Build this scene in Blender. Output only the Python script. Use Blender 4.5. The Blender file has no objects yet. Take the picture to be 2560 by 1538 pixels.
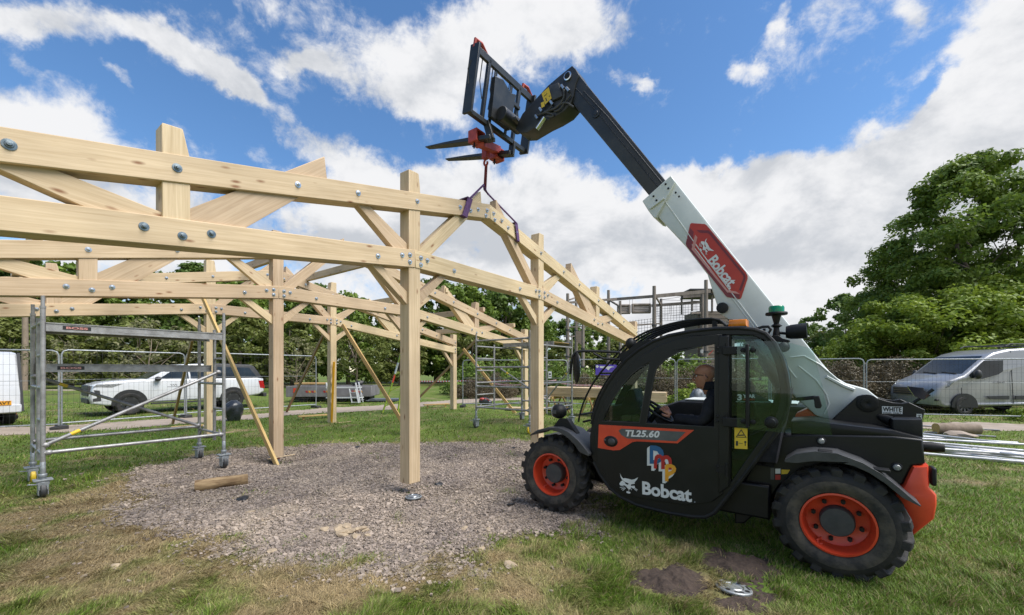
import bpy, bmesh, math, random
import numpy as np
from mathutils import Vector, Matrix, Euler
from mathutils.geometry import tessellate_polygon
R = math.radians
rnd = random.Random(7)
nrs = np.random.RandomState(11)
S = bpy.context.scene
COL = S.collection

# ------------------------------------------------------------------ camera
CZ = 1.6                       # eye height
F, CX, HZ = 1036.4, 1280.0, 927.6   # focal length, centre column and horizon row of the 2560 px photo
cam = bpy.data.cameras.new('camera'); camo = bpy.data.objects.new('camera', cam); COL.objects.link(camo)
camo.location = (0, 0, CZ); camo.rotation_euler = (R(90), 0, 0)
cam.sensor_width = 36; cam.lens = 36 * F / 2560; cam.shift_y = (HZ - 769) / 2560
cam.clip_start = 0.05; cam.clip_end = 3000
S.camera = camo

# ------------------------------------------------------------------ light
SUN_EL, SUN_AZ = R(56), R(112)       # azimuth clockwise from +Y: the sun stands high on the right
sun = bpy.data.lights.new('sun', 'SUN'); suno = bpy.data.objects.new('sun', sun); COL.objects.link(suno)
sun.energy = 2.7; sun.angle = R(40); sun.color = (1.0, 0.96, 0.9)
sd = Vector((math.sin(SUN_AZ) * math.cos(SUN_EL), math.cos(SUN_AZ) * math.cos(SUN_EL), math.sin(SUN_EL)))
suno.rotation_euler = sd.to_track_quat('Z', 'Y').to_euler()
S.view_settings.view_transform = 'Standard'; S.view_settings.look = 'None'
S.view_settings.exposure = 1.15; S.view_settings.gamma = 1

W = bpy.data.worlds.new('World'); S.world = W; W.use_nodes = True
def build_world():
    nt = W.node_tree; N = nt.nodes; Lk = nt.links
    for n in list(N): N.remove(n)
    def nd(t, **k):
        n = N.new(t)
        for a, v in k.items(): setattr(n, a, v)
        return n
    def mth(op, a, b=None, c=None, clamp=False):
        n = nd('ShaderNodeMath', operation=op); n.use_clamp = clamp
        for i, v in enumerate((a, b, c)):
            if v is None: continue
            if isinstance(v, (int, float)): n.inputs[i].default_value = v
            else: Lk.new(v, n.inputs[i])
        return n.outputs[0]
    out = nd('ShaderNodeOutputWorld'); bg = nd('ShaderNodeBackground'); bg.inputs[1].default_value = 0.1
    Lk.new(bg.outputs[0], out.inputs[0])
    sky = nd('ShaderNodeTexSky', sky_type='NISHITA'); sky.sun_disc = False
    sky.sun_elevation = SUN_EL; sky.sun_rotation = SUN_AZ; sky.air_density = 1.0; sky.dust_density = 0.3; sky.ozone_density = 3.0
    tc = nd('ShaderNodeTexCoord'); sep = nd('ShaderNodeSeparateXYZ'); Lk.new(tc.outputs['Generated'], sep.inputs[0])
    ay = mth('MAXIMUM', mth('ABSOLUTE', sep.outputs[1]), 0.12)
    a = mth('DIVIDE', sep.outputs[0], ay); b = mth('DIVIDE', sep.outputs[2], ay)
    ab = nd('ShaderNodeCombineXYZ'); Lk.new(a, ab.inputs[0]); Lk.new(b, ab.inputs[1])
    # swirl the cloud outlines a little
    def noise(scale, detail, rough, dist=0.0, vec=None, off=(0, 0, 0), sc=(1, 1, 1)):
        mp = nd('ShaderNodeMapping'); mp.inputs[1].default_value = off; mp.inputs[3].default_value = sc
        Lk.new(vec if vec is not None else tc.outputs['Generated'], mp.inputs[0])
        n = nd('ShaderNodeTexNoise'); n.inputs['Scale'].default_value = scale; n.inputs['Detail'].default_value = detail
        n.inputs['Roughness'].default_value = rough; n.inputs['Distortion'].default_value = dist
        Lk.new(mp.outputs[0], n.inputs['Vector']); return n
    wn = noise(4.5, 7, 0.6)
    sub = nd('ShaderNodeVectorMath', operation='SUBTRACT'); Lk.new(wn.outputs['Color'], sub.inputs[0]); sub.inputs[1].default_value = (.5, .5, .5)
    scl = nd('ShaderNodeVectorMath', operation='SCALE'); Lk.new(sub.outputs[0], scl.inputs[0]); scl.inputs['Scale'].default_value = 0.30
    add = nd('ShaderNodeVectorMath', operation='ADD'); Lk.new(ab.outputs[0], add.inputs[0]); Lk.new(scl.outputs[0], add.inputs[1])
    P = add.outputs[0]
    def blob(u, v, ru, rv, rot, wgt):
        mp = nd('ShaderNodeMapping', vector_type='TEXTURE')
        mp.inputs[1].default_value = ((u - CX) / F, (HZ - v) / F, 0)
        mp.inputs[2].default_value = (0, 0, -R(rot)); mp.inputs[3].default_value = (ru / F, rv / F, 1)
        Lk.new(P, mp.inputs[0])
        ln = nd('ShaderNodeVectorMath', operation='LENGTH'); Lk.new(mp.outputs[0], ln.inputs[0])
        mr = nd('ShaderNodeMapRange', interpolation_type='SMOOTHSTEP'); Lk.new(ln.outputs['Value'], mr.inputs[0])
        mr.inputs[1].default_value = 0.25; mr.inputs[2].default_value = 1.35; mr.inputs[3].default_value = wgt; mr.inputs[4].default_value = 0
        return mr.outputs[0]
    def total(lst):
        t = None
        for q in lst:
            o = blob(*q); t = o if t is None else mth('ADD', t, o)
        return t
    cov = total([(120, 45, 300, 62, 14, .95), (470, 160, 190, 55, 30, .9), (600, 230, 70, 38, 35, .7),
                 (60, 330, 330, 100, 22, 1.1), (90, 470, 420, 90, 5, .8),
                 (980, 160, 290, 120, 0, .75), (1180, 70, 260, 130, 0, .85), (1090, 230, 140, 70, 30, .5), (760, 165, 110, 30, 12, .5), (1420, 40, 120, 130, 0, .8),
                 (740, 325, 110, 45, 25, .6), (900, 380, 170, 60, 20, .6), (1000, 470, 430, 100, 5, .95), (800, 600, 900, 130, 0, 1.0),
                 (1390, 430, 120, 75, 0, .8), (1450, 560, 240, 90, 0, .8),
                 (1560, 165, 110, 30, 5, .5), (1625, 190, 50, 30, 5, .45), (1840, 170, 36, 40, 0, .6), (1930, 55, 90, 24, -55, .4), (2240, 50, 45, 40, 40, .4), (280, 230, 85, 22, 52, .5), (110, 205, 130, 30, 35, .35),
                 (1800, 470, 330, 85, -8, .95), (2150, 500, 460, 170, -10, 1.2), (2420, 330, 300, 150, -25, 1.1), (2520, 110, 170, 150, -20, 1.0), (2500, 240, 170, 90, 0, .8), (1620, 470, 170, 80, 0, .5),
                 (1950, 660, 700, 110, 0, .9), (2600, 500, 400, 500, 0, .8),
                 (300, 780, 1500, 130, 0, .6), (2300, 800, 1500, 110, 0, .7),
                 (970, 395, 55, 28, 10, -.6), (1480, 515, 70, 40, 20, -.55), (2330, 200, 110, 30, -45, -.5), (1560, 690, 120, 45, 0, -.6), (640, 660, 120, 30, 0, -.5), (2040, 655, 120, 26, 0, -.4)])
    # behind the camera the same broken cover carries on
    nz = noise(4.2, 9, 0.62, 0.25, sc=(1, 1, 1.5)); nz2 = noise(16, 10, 0.68, 0.3, off=(3, 1, 2))
    dens = mth('ADD', cov, mth('MULTIPLY', mth('SUBTRACT', nz.outputs[0], .5), 2.6))
    dens = mth('ADD', dens, mth('MULTIPLY', mth('SUBTRACT', nz2.outputs[0], .5), 1.6))
    mr = nd('ShaderNodeMapRange', interpolation_type='SMOOTHSTEP'); Lk.new(dens, mr.inputs[0])
    mr.inputs[1].default_value = 0.08; mr.inputs[2].default_value = 0.86
    alpha = mr.outputs[0]
    # light and dark in the clouds: density now against density a little higher up
    up = noise(4.2, 7, 0.6, 0.25, off=(0, 0, 0.09), sc=(1, 1, 1.5))
    dif = mth('SUBTRACT', nz.outputs[0], up.outputs[0])
    dark = total([(2150, 570, 520, 110, -5, .45), (1900, 650, 300, 30, 0, .25), (800, 600, 800, 70, 0, .45), (1150, 560, 250, 60, 0, .3), (2450, 430, 200, 60, 0, .3), (80, 420, 250, 40, 10, .3), (1120, 120, 120, 60, 30, .2)])
    nz3 = noise(6.5, 5, 0.55, 0.2, off=(5, 2, 7), sc=(1, 1, 2.0))
    sh = mth('ADD', mth('MULTIPLY', dif, 3.0), mth('MULTIPLY', mth('SUBTRACT', nz3.outputs[0], .5), 1.1))
    sh = mth('SUBTRACT', sh, dark)
    lum = nd('ShaderNodeMapRange', interpolation_type='SMOOTHSTEP'); Lk.new(sh, lum.inputs[0])
    lum.inputs[1].default_value = -0.75; lum.inputs[2].default_value = 0.3; lum.inputs[3].default_value = 0; lum.inputs[4].default_value = 1
    cc = nd('ShaderNodeMix', data_type='RGBA'); Lk.new(lum.outputs[0], cc.inputs[0])
    cc.inputs[6].default_value = (2.65, 2.78, 3.0, 1); cc.inputs[7].default_value = (4.1, 4.12, 4.2, 1)
    hs = nd('ShaderNodeHueSaturation'); Lk.new(sky.outputs[0], hs.inputs['Color']); hs.inputs['Saturation'].default_value = 1.16; hs.inputs['Value'].default_value = 0.84
    mx = nd('ShaderNodeMix', data_type='RGBA'); Lk.new(alpha, mx.inputs[0]); Lk.new(hs.outputs[0], mx.inputs[6]); Lk.new(cc.outputs[2], mx.inputs[7])
    Lk.new(mx.outputs[2], bg.inputs[0])
build_world()

# ------------------------------------------------------------------ measuring helpers (photo pixel <-> place)
def ray(u, v): return Vector(((u - CX) / F, 1, -(v - HZ) / F))
def at(u, v, d): return ray(u, v) * d + Vector((0, 0, CZ))
def smooth(a, b, x):
    t = min(1, max(0, (x - a) / (b - a))); return t * t * (3 - 2 * t)
DIPS = [(-4.22, 7.62, .42, .16), (-1.28, 4.05, .7, .07), (.9, 2.35, .3, .03)]
def ground_h(x, y):
    h = 0.1 * smooth(7.5, 11.5, y) + .012 * math.sin(x * 1.3 + y * .7) + .01 * math.sin(x * .6 - y * 1.9)
    for (a, b, r, k) in DIPS:
        q = ((x - a) ** 2 + (y - b) ** 2) / (r * r)
        if q < 9: h -= k * math.exp(-q)
    return h
def on_ground(u, v, dz=0.0):
    r = ray(u, v); t = 5.0
    for _ in range(12):
        p = r * t; t = max(.3, (CZ - ground_h(p.x, p.y) - dz) / max(1e-4, -r.z))
    p = r * t; return Vector((p.x, p.y, ground_h(p.x, p.y) + dz))
def zz(Z, pts): return [(Z[0] + x * Z[2], Z[1] + y * Z[2]) for x, y in pts]
def z1(Z, x, y): return (Z[0] + x * Z[2], Z[1] + y * Z[2])
class Plane:
    """upright plane through O running along f: photo pixel -> (distance along f, height)"""
    def __init__(s, O, f):
        s.O = Vector((O[0], O[1], 0)); s.f = Vector((f[0], f[1], 0)).normalized(); s.n = Vector((-s.f.y, s.f.x, 0))
    def __call__(s, u, v, off=0.0):
        r = ray(u, v); t = ((s.O + s.n * off).dot(s.n)) / r.dot(s.n); q = r * t
        return ((q - s.O).dot(s.f), q.z + CZ)
    def many(s, Z, pts, off=0.0): return [s(*z1(Z, x, y), off) for x, y in pts]

# ------------------------------------------------------------------ mesh builder
class MB:
    def __init__(s): s.v = []; s.f = []; s.m = []; s.mi = 0
    def add(s, vs, fs):
        o = len(s.v); s.v += [tuple(q) for q in vs]; s.f += [tuple(i + o for i in f) for f in fs]; s.m += [s.mi] * len(fs); return s
    def box(s, c, d, M=None):
        x, y, z = d[0] / 2, d[1] / 2, d[2] / 2
        vs = [Vector((a * x, b * y, e * z)) for a in (-1, 1) for b in (-1, 1) for e in (-1, 1)]
        if M is not None: vs = [M @ q for q in vs]
        c = Vector(c); vs = [q + c for q in vs]
        return s.add(vs, [(0, 1, 3, 2), (4, 6, 7, 5), (0, 4, 5, 1), (2, 3, 7, 6), (0, 2, 6, 4), (1, 5, 7, 3)])
    def bar(s, p, q, w, h, up=(0, 0, 1)):
        p, q = Vector(p), Vector(q); x = (q - p); L = x.length; x.normalize(); up = Vector(up)
        if abs(x.dot(up)) > .98: up = Vector((1, 0, 0)) if abs(x.x) < .9 else Vector((0, 1, 0))
        y = up.cross(x).normalized(); z = x.cross(y); M = Matrix((x, y, z)).transposed()
        return s.box((p + q) / 2, (L, w, h), M)
    def tube(s, pts, r, n=8, cap=True, closed=False):
        pts = [Vector(q) for q in pts]; k = len(pts); rs = r if isinstance(r, (list, tuple)) else [r] * k
        vs = []; prev = None
        for i, q in enumerate(pts):
            t = (pts[(i + 1) % k] - pts[i - 1]) if closed else (pts[min(i + 1, k - 1)] - pts[max(i - 1, 0)])
            if t.length < 1e-9: t = Vector((0, 0, 1))
            t.normalize()
            if prev is None:
                a = Vector((0, 0, 1)) if abs(t.z) < .9 else Vector((1, 0, 0)); prev = (a - t * a.dot(t)).normalized()
            else:
                prev = prev - t * prev.dot(t)
                prev = prev.normalized() if prev.length > 1e-6 else Vector((1, 0, 0))
            b = t.cross(prev)
            for j in range(n):
                g = 2 * math.pi * j / n; vs.append(q + (prev * math.cos(g) + b * math.sin(g)) * rs[i])
        fs = []
        for i in range(k if closed else k - 1):
            for j in range(n):
                i2 = (i + 1) % k; fs.append((i * n + j, i * n + (j + 1) % n, i2 * n + (j + 1) % n, i2 * n + j))
        if cap and not closed: fs += [tuple(range(n))[::-1], tuple((k - 1) * n + j for j in range(n))]
        return s.add(vs, fs)
    def cyl(s, p, q, r, n=16): return s.tube([p, q], r, n)
    def lathe(s, prof, c, axis='y', n=24, sgn=1, caps=True):
        """prof: (radius, along-axis)"""
        vs = []
        for r_, h in prof:
            for j in range(n):
                g = 2 * math.pi * j / n; a, b = r_ * math.cos(g), r_ * math.sin(g)
                q = {'x': (h * sgn, a, b), 'y': (a, h * sgn, b), 'z': (a, b, h * sgn)}[axis]
                vs.append(Vector(q) + Vector(c))
        fs = [(i * n + j, i * n + (j + 1) % n, (i + 1) * n + (j + 1) % n, (i + 1) * n + j) for i in range(len(prof) - 1) for j in range(n)]
        if caps: fs += [tuple(range(n)), tuple((len(prof) - 1) * n + j for j in range(n))[::-1]]
        return s.add(vs, fs)
    def ball(s, c, r, n=12, m=8, M=None):
        r = r if isinstance(r, (tuple, list)) else (r, r, r); vs = []
        for i in range(m + 1):
            t = math.pi * i / m
            for j in range(n):
                g = 2 * math.pi * j / n
                q = Vector((r[0] * math.sin(t) * math.cos(g), r[1] * math.sin(t) * math.sin(g), r[2] * math.cos(t)))
                vs.append((M @ q if M is not None else q) + Vector(c))
        return s.add(vs, [(i * n + j, (i + 1) * n + j, (i + 1) * n + (j + 1) % n, i * n + (j + 1) % n) for i in range(m) for j in range(n)])
    def plate(s, loops, t0, t1, to3):
        """2-D polygon (first loop) with holes (others), extruded from t0 to t1; to3(a,b,t) -> point"""
        if not isinstance(loops[0][0], (tuple, list)): loops = [loops]
        flat = [q for lp in loops for q in lp]; k = len(flat)
        tris = tessellate_polygon([[Vector((a, b, 0)) for a, b in lp] for lp in loops])
        vs = [to3(a, b, t0) for a, b in flat] + [to3(a, b, t1) for a, b in flat]
        fs = [tuple(t) for t in tris] + [tuple(i + k for i in t[::-1]) for t in tris]
        o = 0
        for lp in loops:
            m = len(lp)
            for i in range(m): fs.append((o + i, o + (i + 1) % m, o + (i + 1) % m + k, o + i + k))
            o += m
        return s.add(vs, fs)
    def xz(s, loops, y0, y1): return s.plate(loops, y0, y1, lambda a, b, t: (a, t, b))
    def strip(s, A, B):
        n = len(A); return s.add(list(A) + list(B), [(i, i + 1, n + i + 1, n + i) for i in range(n - 1)])
    def loft(s, rings, caps=True):
        n = len(rings[0]); vs = [q for r_ in rings for q in r_]
        fs = [(i * n + j, i * n + (j + 1) % n, (i + 1) * n + (j + 1) % n, (i + 1) * n + j) for i in range(len(rings) - 1) for j in range(n)]
        if caps:
            for base in (0, (len(rings) - 1) * n):
                pl = [Vector(vs[base + j]) for j in range(n)]
                for t in tessellate_polygon([pl]): fs.append(tuple(base + i for i in t))
        return s.add(vs, fs)
    def build(s, name, mat, parent=None, bevel=0, smooth=True, angle=38, seg=2, kind=None):
        me = bpy.data.meshes.new(name); me.from_pydata(s.v, [], s.f); me.validate(verbose=False)
        bm = bmesh.new(); bm.from_mesh(me); bmesh.ops.recalc_face_normals(bm, faces=bm.faces); bm.to_mesh(me); bm.free()
        ms = mat if isinstance(mat, (list, tuple)) else [mat]
        for m in ms: me.materials.append(m)
        if len(ms) > 1 and len(s.m) == len(me.polygons): me.polygons.foreach_set('material_index', s.m)
        if smooth:
            me.polygons.foreach_set('use_smooth', [True] * len(me.polygons)); me.set_sharp_from_angle(angle=R(angle))
        o = bpy.data.objects.new(name, me); COL.objects.link(o)
        if parent is not None: o.parent = parent
        if bevel:
            b = o.modifiers.new('bevel', 'BEVEL'); b.width = bevel; b.segments = seg; b.limit_method = 'ANGLE'; b.angle_limit = R(35)
            b.harden_normals = False
        if kind: o['kind'] = kind
        return o
def tag(o, label=None, cat=None, group=None, kind=None):
    if label: o['label'] = label
    if cat: o['category'] = cat; o['kind'] = o.get('kind', 'thing')
    if group: o['group'] = group
    if kind: o['kind'] = kind
    return o
def thing(name, label, cat, loc=(0, 0, 0), rz=0.0, group=None):
    o = bpy.data.objects.new(name, None); COL.objects.link(o); o.location = loc; o.rotation_euler = (0, 0, rz); o.empty_display_size = .2
    return tag(o, label, cat, group)
def copy_tree(o, parent=None):
    c = o.copy(); COL.objects.link(c)
    if parent is not None: c.parent = parent
    for ch in [q for q in bpy.data.objects if q.parent == o]: copy_tree(ch, c)
    return c
def offset_poly(P, d):
    n = len(P); out = []; area = sum(P[i][0] * P[(i + 1) % n][1] - P[(i + 1) % n][0] * P[i][1] for i in range(n)); sg = 1 if area > 0 else -1
    for i in range(n):
        a, b, c = Vector(P[i - 1]), Vector(P[i]), Vector(P[(i + 1) % n])
        e1 = (b - a).normalized(); e2 = (c - b).normalized()
        n1 = Vector((-e1.y, e1.x)) * sg; n2 = Vector((-e2.y, e2.x)) * sg; m = n1 + n2
        m = m / max(.5, m.dot(n1)) if m.length > 1e-6 else n1
        out.append((b.x + m.x * d, b.y + m.y * d))
    return out
def rounded(mb, P, y0, y1, r):
    """side profile P (x,z) swept across y0..y1 with rolled edges of radius r"""
    rings = []
    for (k, t) in ((.0, 1.0), (.3, .3), (1.0, .0)): rings.append([(a, y0 + (y1 - y0 > 0 and 1 or -1) * r * k, b) for a, b in offset_poly(P, r * t)])
    for (k, t) in ((1.0, .0), (.3, .3), (.0, 1.0)): rings.append([(a, y1 - (y1 - y0 > 0 and 1 or -1) * r * k, b) for a, b in offset_poly(P, r * t)])
    return mb.loft(rings)
def chaikin(P, it=2, closed=True):
    P = [tuple(p) for p in P]
    for _ in range(it):
        Q = [] if closed else [P[0]]
        n = len(P)
        for i in range(n if closed else n - 1):
            a, b = P[i], P[(i + 1) % n]
            Q.append(tuple(.75 * x + .25 * y for x, y in zip(a, b))); Q.append(tuple(.25 * x + .75 * y for x, y in zip(a, b)))
        if not closed: Q.append(P[-1])
        P = Q
    return P
# ------------------------------------------------------------------ materials
def new_mat(name):
    m = bpy.data.materials.new(name); m.use_nodes = True; return m, m.node_tree.nodes, m.node_tree.links, m.node_tree.nodes['Principled BSDF']
def pm(name, c1, c2=None, scale=8, rough=.5, metal=0.0, bump=0.0, bscale=None, stretch=(1, 1, 1), detail=5, rvar=.12, coat=0.0, spec=.5, thr=(.35, .65), island=0.0):
    m, N, L, B = new_mat(name)
    c2 = c2 or tuple(x * .8 for x in c1)
    tc = N.new('ShaderNodeTexCoord'); mp = N.new('ShaderNodeMapping'); mp.inputs[3].default_value = stretch
    oi = N.new('ShaderNodeObjectInfo'); ad = N.new('ShaderNodeVectorMath'); ad.operation = 'ADD'
    L.new(tc.outputs['Object'], mp.inputs[0]); L.new(mp.outputs[0], ad.inputs[0]); L.new(oi.outputs['Random'], ad.inputs[1])
    nz = N.new('ShaderNodeTexNoise'); nz.inputs['Scale'].default_value = scale; nz.inputs['Detail'].default_value = detail; nz.inputs['Roughness'].default_value = .62
    L.new(ad.outputs[0], nz.inputs['Vector'])
    mr = N.new('ShaderNodeMapRange'); mr.inputs[1].default_value, mr.inputs[2].default_value = thr; L.new(nz.outputs[0], mr.inputs[0])
    mx = N.new('ShaderNodeMix'); mx.data_type = 'RGBA'; L.new(mr.outputs[0], mx.inputs[0])
    mx.inputs[6].default_value = (*c1, 1); mx.inputs[7].default_value = (*c2, 1); col = mx.outputs[2]
    if island:
        ge = N.new('ShaderNodeNewGeometry'); hs = N.new('ShaderNodeHueSaturation'); L.new(col, hs.inputs['Color'])
        r2 = N.new('ShaderNodeMapRange'); r2.inputs[3].default_value = 1 - island; r2.inputs[4].default_value = 1 + island
        L.new(ge.outputs['Random Per Island'], r2.inputs[0]); L.new(r2.outputs[0], hs.inputs['Value']); col = hs.outputs[0]
    L.new(col, B.inputs['Base Color'])
    B.inputs['Metallic'].default_value = metal; B.inputs['Specular IOR Level'].default_value = spec
    rr = N.new('ShaderNodeMapRange'); rr.inputs[3].default_value = max(.03, rough - rvar); rr.inputs[4].default_value = min(1, rough + rvar); L.new(nz.outputs[0], rr.inputs[0]); L.new(rr.outputs[0], B.inputs['Roughness'])
    if coat: B.inputs['Coat Weight'].default_value = coat; B.inputs['Coat Roughness'].default_value = .08
    if bump:
        n2 = N.new('ShaderNodeTexNoise'); n2.inputs['Scale'].default_value = bscale or scale * 4; n2.inputs['Detail'].default_value = 6; L.new(ad.outputs[0], n2.inputs['Vector'])
        bp = N.new('ShaderNodeBump'); bp.inputs['Strength'].default_value = bump; bp.inputs['Distance'].default_value = .01; L.new(n2.outputs[0], bp.inputs['Height']); L.new(bp.outputs[0], B.inputs['Normal'])
    return m
def timber_mat(name, c_light, c_dark, knots=True):
    m, N, L, B = new_mat(name)
    tc = N.new('ShaderNodeTexCoord'); oi = N.new('ShaderNodeObjectInfo')
    mul = N.new('ShaderNodeMath'); mul.operation = 'MULTIPLY'; mul.inputs[1].default_value = 37.0; L.new(oi.outputs['Random'], mul.inputs[0])
    ad = N.new('ShaderNodeVectorMath'); ad.operation = 'ADD'; L.new(tc.outputs['Object'], ad.inputs[0]); L.new(mul.outputs[0], ad.inputs[1])
    wv = N.new('ShaderNodeTexNoise'); wv.inputs['Scale'].default_value = 1.0; wv.inputs['Detail'].default_value = 8; wv.inputs['Distortion'].default_value = .9; wv.inputs['Roughness'].default_value = .6
    mp = N.new('ShaderNodeMapping'); mp.inputs[3].default_value = (1.3, 42, 42); L.new(ad.outputs[0], mp.inputs[0]); L.new(mp.outputs[0], wv.inputs['Vector'])
    lo = N.new('ShaderNodeTexNoise'); lo.inputs['Scale'].default_value = 1.3; lo.inputs['Detail'].default_value = 3; L.new(ad.outputs[0], lo.inputs['Vector'])
    rp = N.new('ShaderNodeValToRGB'); rp.color_ramp.elements[0].position = .33; rp.color_ramp.elements[0].color = (*c_dark, 1); rp.color_ramp.elements[1].position = .68; rp.color_ramp.elements[1].color = (*c_light, 1); L.new(wv.outputs[0], rp.inputs[0])
    hs = N.new('ShaderNodeHueSaturation'); L.new(rp.outputs[0], hs.inputs['Color'])
    m1 = N.new('ShaderNodeMapRange'); m1.inputs[1].default_value = .3; m1.inputs[2].default_value = .7; m1.inputs[3].default_value = .84; m1.inputs[4].default_value = 1.1; L.new(lo.outputs[0], m1.inputs[0])
    m2 = N.new('ShaderNodeMapRange'); m2.inputs[3].default_value = .9; m2.inputs[4].default_value = 1.08; L.new(oi.outputs['Random'], m2.inputs[0])
    mm = N.new('ShaderNodeMath'); mm.operation = 'MULTIPLY'; L.new(m1.outputs[0], mm.inputs[0]); L.new(m2.outputs[0], mm.inputs[1]); L.new(mm.outputs[0], hs.inputs['Value'])
    h2 = N.new('ShaderNodeMapRange'); h2.inputs[3].default_value = .49; h2.inputs[4].default_value = .506; L.new(oi.outputs['Random'], h2.inputs[0]); L.new(h2.outputs[0], hs.inputs['Hue'])
    col = hs.outputs[0]
    if knots:
        mpk = N.new('ShaderNodeMapping'); mpk.inputs[3].default_value = (3.6, 10.5, 10.5); L.new(ad.outputs[0], mpk.inputs[0])
        vo = N.new('ShaderNodeTexVoronoi'); vo.inputs['Scale'].default_value = 1.0; L.new(mpk.outputs[0], vo.inputs['Vector'])
        # only some cells carry a knot
        gt = N.new('ShaderNodeSeparateColor'); L.new(vo.outputs['Color'], gt.inputs[0])
        sel = N.new('ShaderNodeMath'); sel.operation = 'GREATER_THAN'; sel.inputs[1].default_value = .38; L.new(gt.outputs[0], sel.inputs[0])
        kr = N.new('ShaderNodeMapRange'); kr.inputs[1].default_value = .06; kr.inputs[2].default_value = .19; kr.inputs[3].default_value = .9; kr.inputs[4].default_value = 0; L.new(vo.outputs['Distance'], kr.inputs[0])
        km = N.new('ShaderNodeMath'); km.operation = 'MULTIPLY'; L.new(kr.outputs[0], km.inputs[0]); L.new(sel.outputs[0], km.inputs[1])
        mk = N.new('ShaderNodeMix'); mk.data_type = 'RGBA'; L.new(km.outputs[0], mk.inputs[0]); L.new(col, mk.inputs[6]); mk.inputs[7].default_value = (.2, .085, .035, 1); col = mk.outputs[2]
    L.new(col, B.inputs['Base Color']); B.inputs['Roughness'].default_value = .62; B.inputs['Specular IOR Level'].default_value = .3
    bp = N.new('ShaderNodeBump'); bp.inputs['Strength'].default_value = .25; bp.inputs['Distance'].default_value = .004; L.new(wv.outputs[0], bp.inputs['Height']); L.new(bp.outputs[0], B.inputs['Normal'])
    return m
def glass_mat(name, tint, refl=.5, rough=.02):
    m, N, L, B = new_mat(name); N.remove(B); out = N['Material Output']
    tr = N.new('ShaderNodeBsdfTransparent'); tr.inputs[0].default_value = (*tint, 1)
    gl = N.new('ShaderNodeBsdfGlossy'); gl.inputs['Roughness'].default_value = rough; gl.inputs[0].default_value = (.9, .95, .95, 1)
    fr = N.new('ShaderNodeFresnel'); fr.inputs[0].default_value = 1.5
    nz = N.new('ShaderNodeTexNoise'); nz.inputs['Scale'].default_value = 3; tc = N.new('ShaderNodeTexCoord'); L.new(tc.outputs['Object'], nz.inputs['Vector'])
    mu = N.new('ShaderNodeMath'); mu.operation = 'MULTIPLY_ADD'; L.new(fr.outputs[0], mu.inputs[0]); mu.inputs[1].default_value = refl; 
    m3 = N.new('ShaderNodeMath'); m3.operation = 'MULTIPLY'; L.new(nz.outputs[0], m3.inputs[0]); m3.inputs[1].default_value = .02; L.new(m3.outputs[0], mu.inputs[2])
    mx = N.new('ShaderNodeMixShader'); L.new(mu.outputs[0], mx.inputs[0]); L.new(tr.outputs[0], mx.inputs[1]); L.new(gl.outputs[0], mx.inputs[2]); L.new(mx.outputs[0], out.inputs[0])
    return m
def leaf_mat(name, c1, c2, trans=.35):
    m, N, L, B = new_mat(name); out = N['Material Output']
    ge = N.new('ShaderNodeNewGeometry'); tc = N.new('ShaderNodeTexCoord')
    nz = N.new('ShaderNodeTexNoise'); nz.inputs['Scale'].default_value = .55; nz.inputs['Detail'].default_value = 3; L.new(tc.outputs['Object'], nz.inputs['Vector'])
    av = N.new('ShaderNodeMath'); av.operation = 'MULTIPLY_ADD'; L.new(ge.outputs['Random Per Island'], av.inputs[0]); av.inputs[1].default_value = .55
    sb = N.new('ShaderNodeMapRange'); sb.inputs[1].default_value = .3; sb.inputs[2].default_value = .7; sb.inputs[3].default_value = -.05; sb.inputs[4].default_value = .5; L.new(nz.outputs[0], sb.inputs[0]); L.new(sb.outputs[0], av.inputs[2])
    mx = N.new('ShaderNodeMix'); mx.data_type = 'RGBA'; mx.clamp_factor = True; L.new(av.outputs[0], mx.inputs[0]); mx.inputs[6].default_value = (*c1, 1); mx.inputs[7].default_value = (*c2, 1)
    L.new(mx.outputs[2], B.inputs['Base Color']); B.inputs['Roughness'].default_value = .55; B.inputs['Specular IOR Level'].default_value = .35
    tl = N.new('ShaderNodeBsdfTranslucent'); L.new(mx.outputs[2], tl.inputs[0]); ms = N.new('ShaderNodeMixShader'); ms.inputs[0].default_value = trans
    L.new(B.outputs[0], ms.inputs[1]); L.new(tl.outputs[0], ms.inputs[2]); L.new(ms.outputs[0], out.inputs[0])
    return m
def attr_mat(name, attr, rough=.6, trans=0.0):
    m, N, L, B = new_mat(name); out = N['Material Output']
    a = N.new('ShaderNodeAttribute'); a.attribute_name = attr
    nz = N.new('ShaderNodeTexNoise'); nz.inputs['Scale'].default_value = 40; tc = N.new('ShaderNodeTexCoord'); L.new(tc.outputs['Object'], nz.inputs['Vector'])
    hs = N.new('ShaderNodeHueSaturation'); L.new(a.outputs['Color'], hs.inputs['Color']); mr = N.new('ShaderNodeMapRange'); mr.inputs[3].default_value = .8; mr.inputs[4].default_value = 1.2; L.new(nz.outputs[0], mr.inputs[0]); L.new(mr.outputs[0], hs.inputs['Value'])
    L.new(hs.outputs[0], B.inputs['Base Color']); B.inputs['Roughness'].default_value = rough; B.inputs['Specular IOR Level'].default_value = .3
    if trans:
        tl = N.new('ShaderNodeBsdfTranslucent'); L.new(hs.outputs[0], tl.inputs[0]); ms = N.new('ShaderNodeMixShader'); ms.inputs[0].default_value = trans
        L.new(B.outputs[0], ms.inputs[1]); L.new(tl.outputs[0], ms.inputs[2]); L.new(ms.outputs[0], out.inputs[0])
    return m
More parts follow.
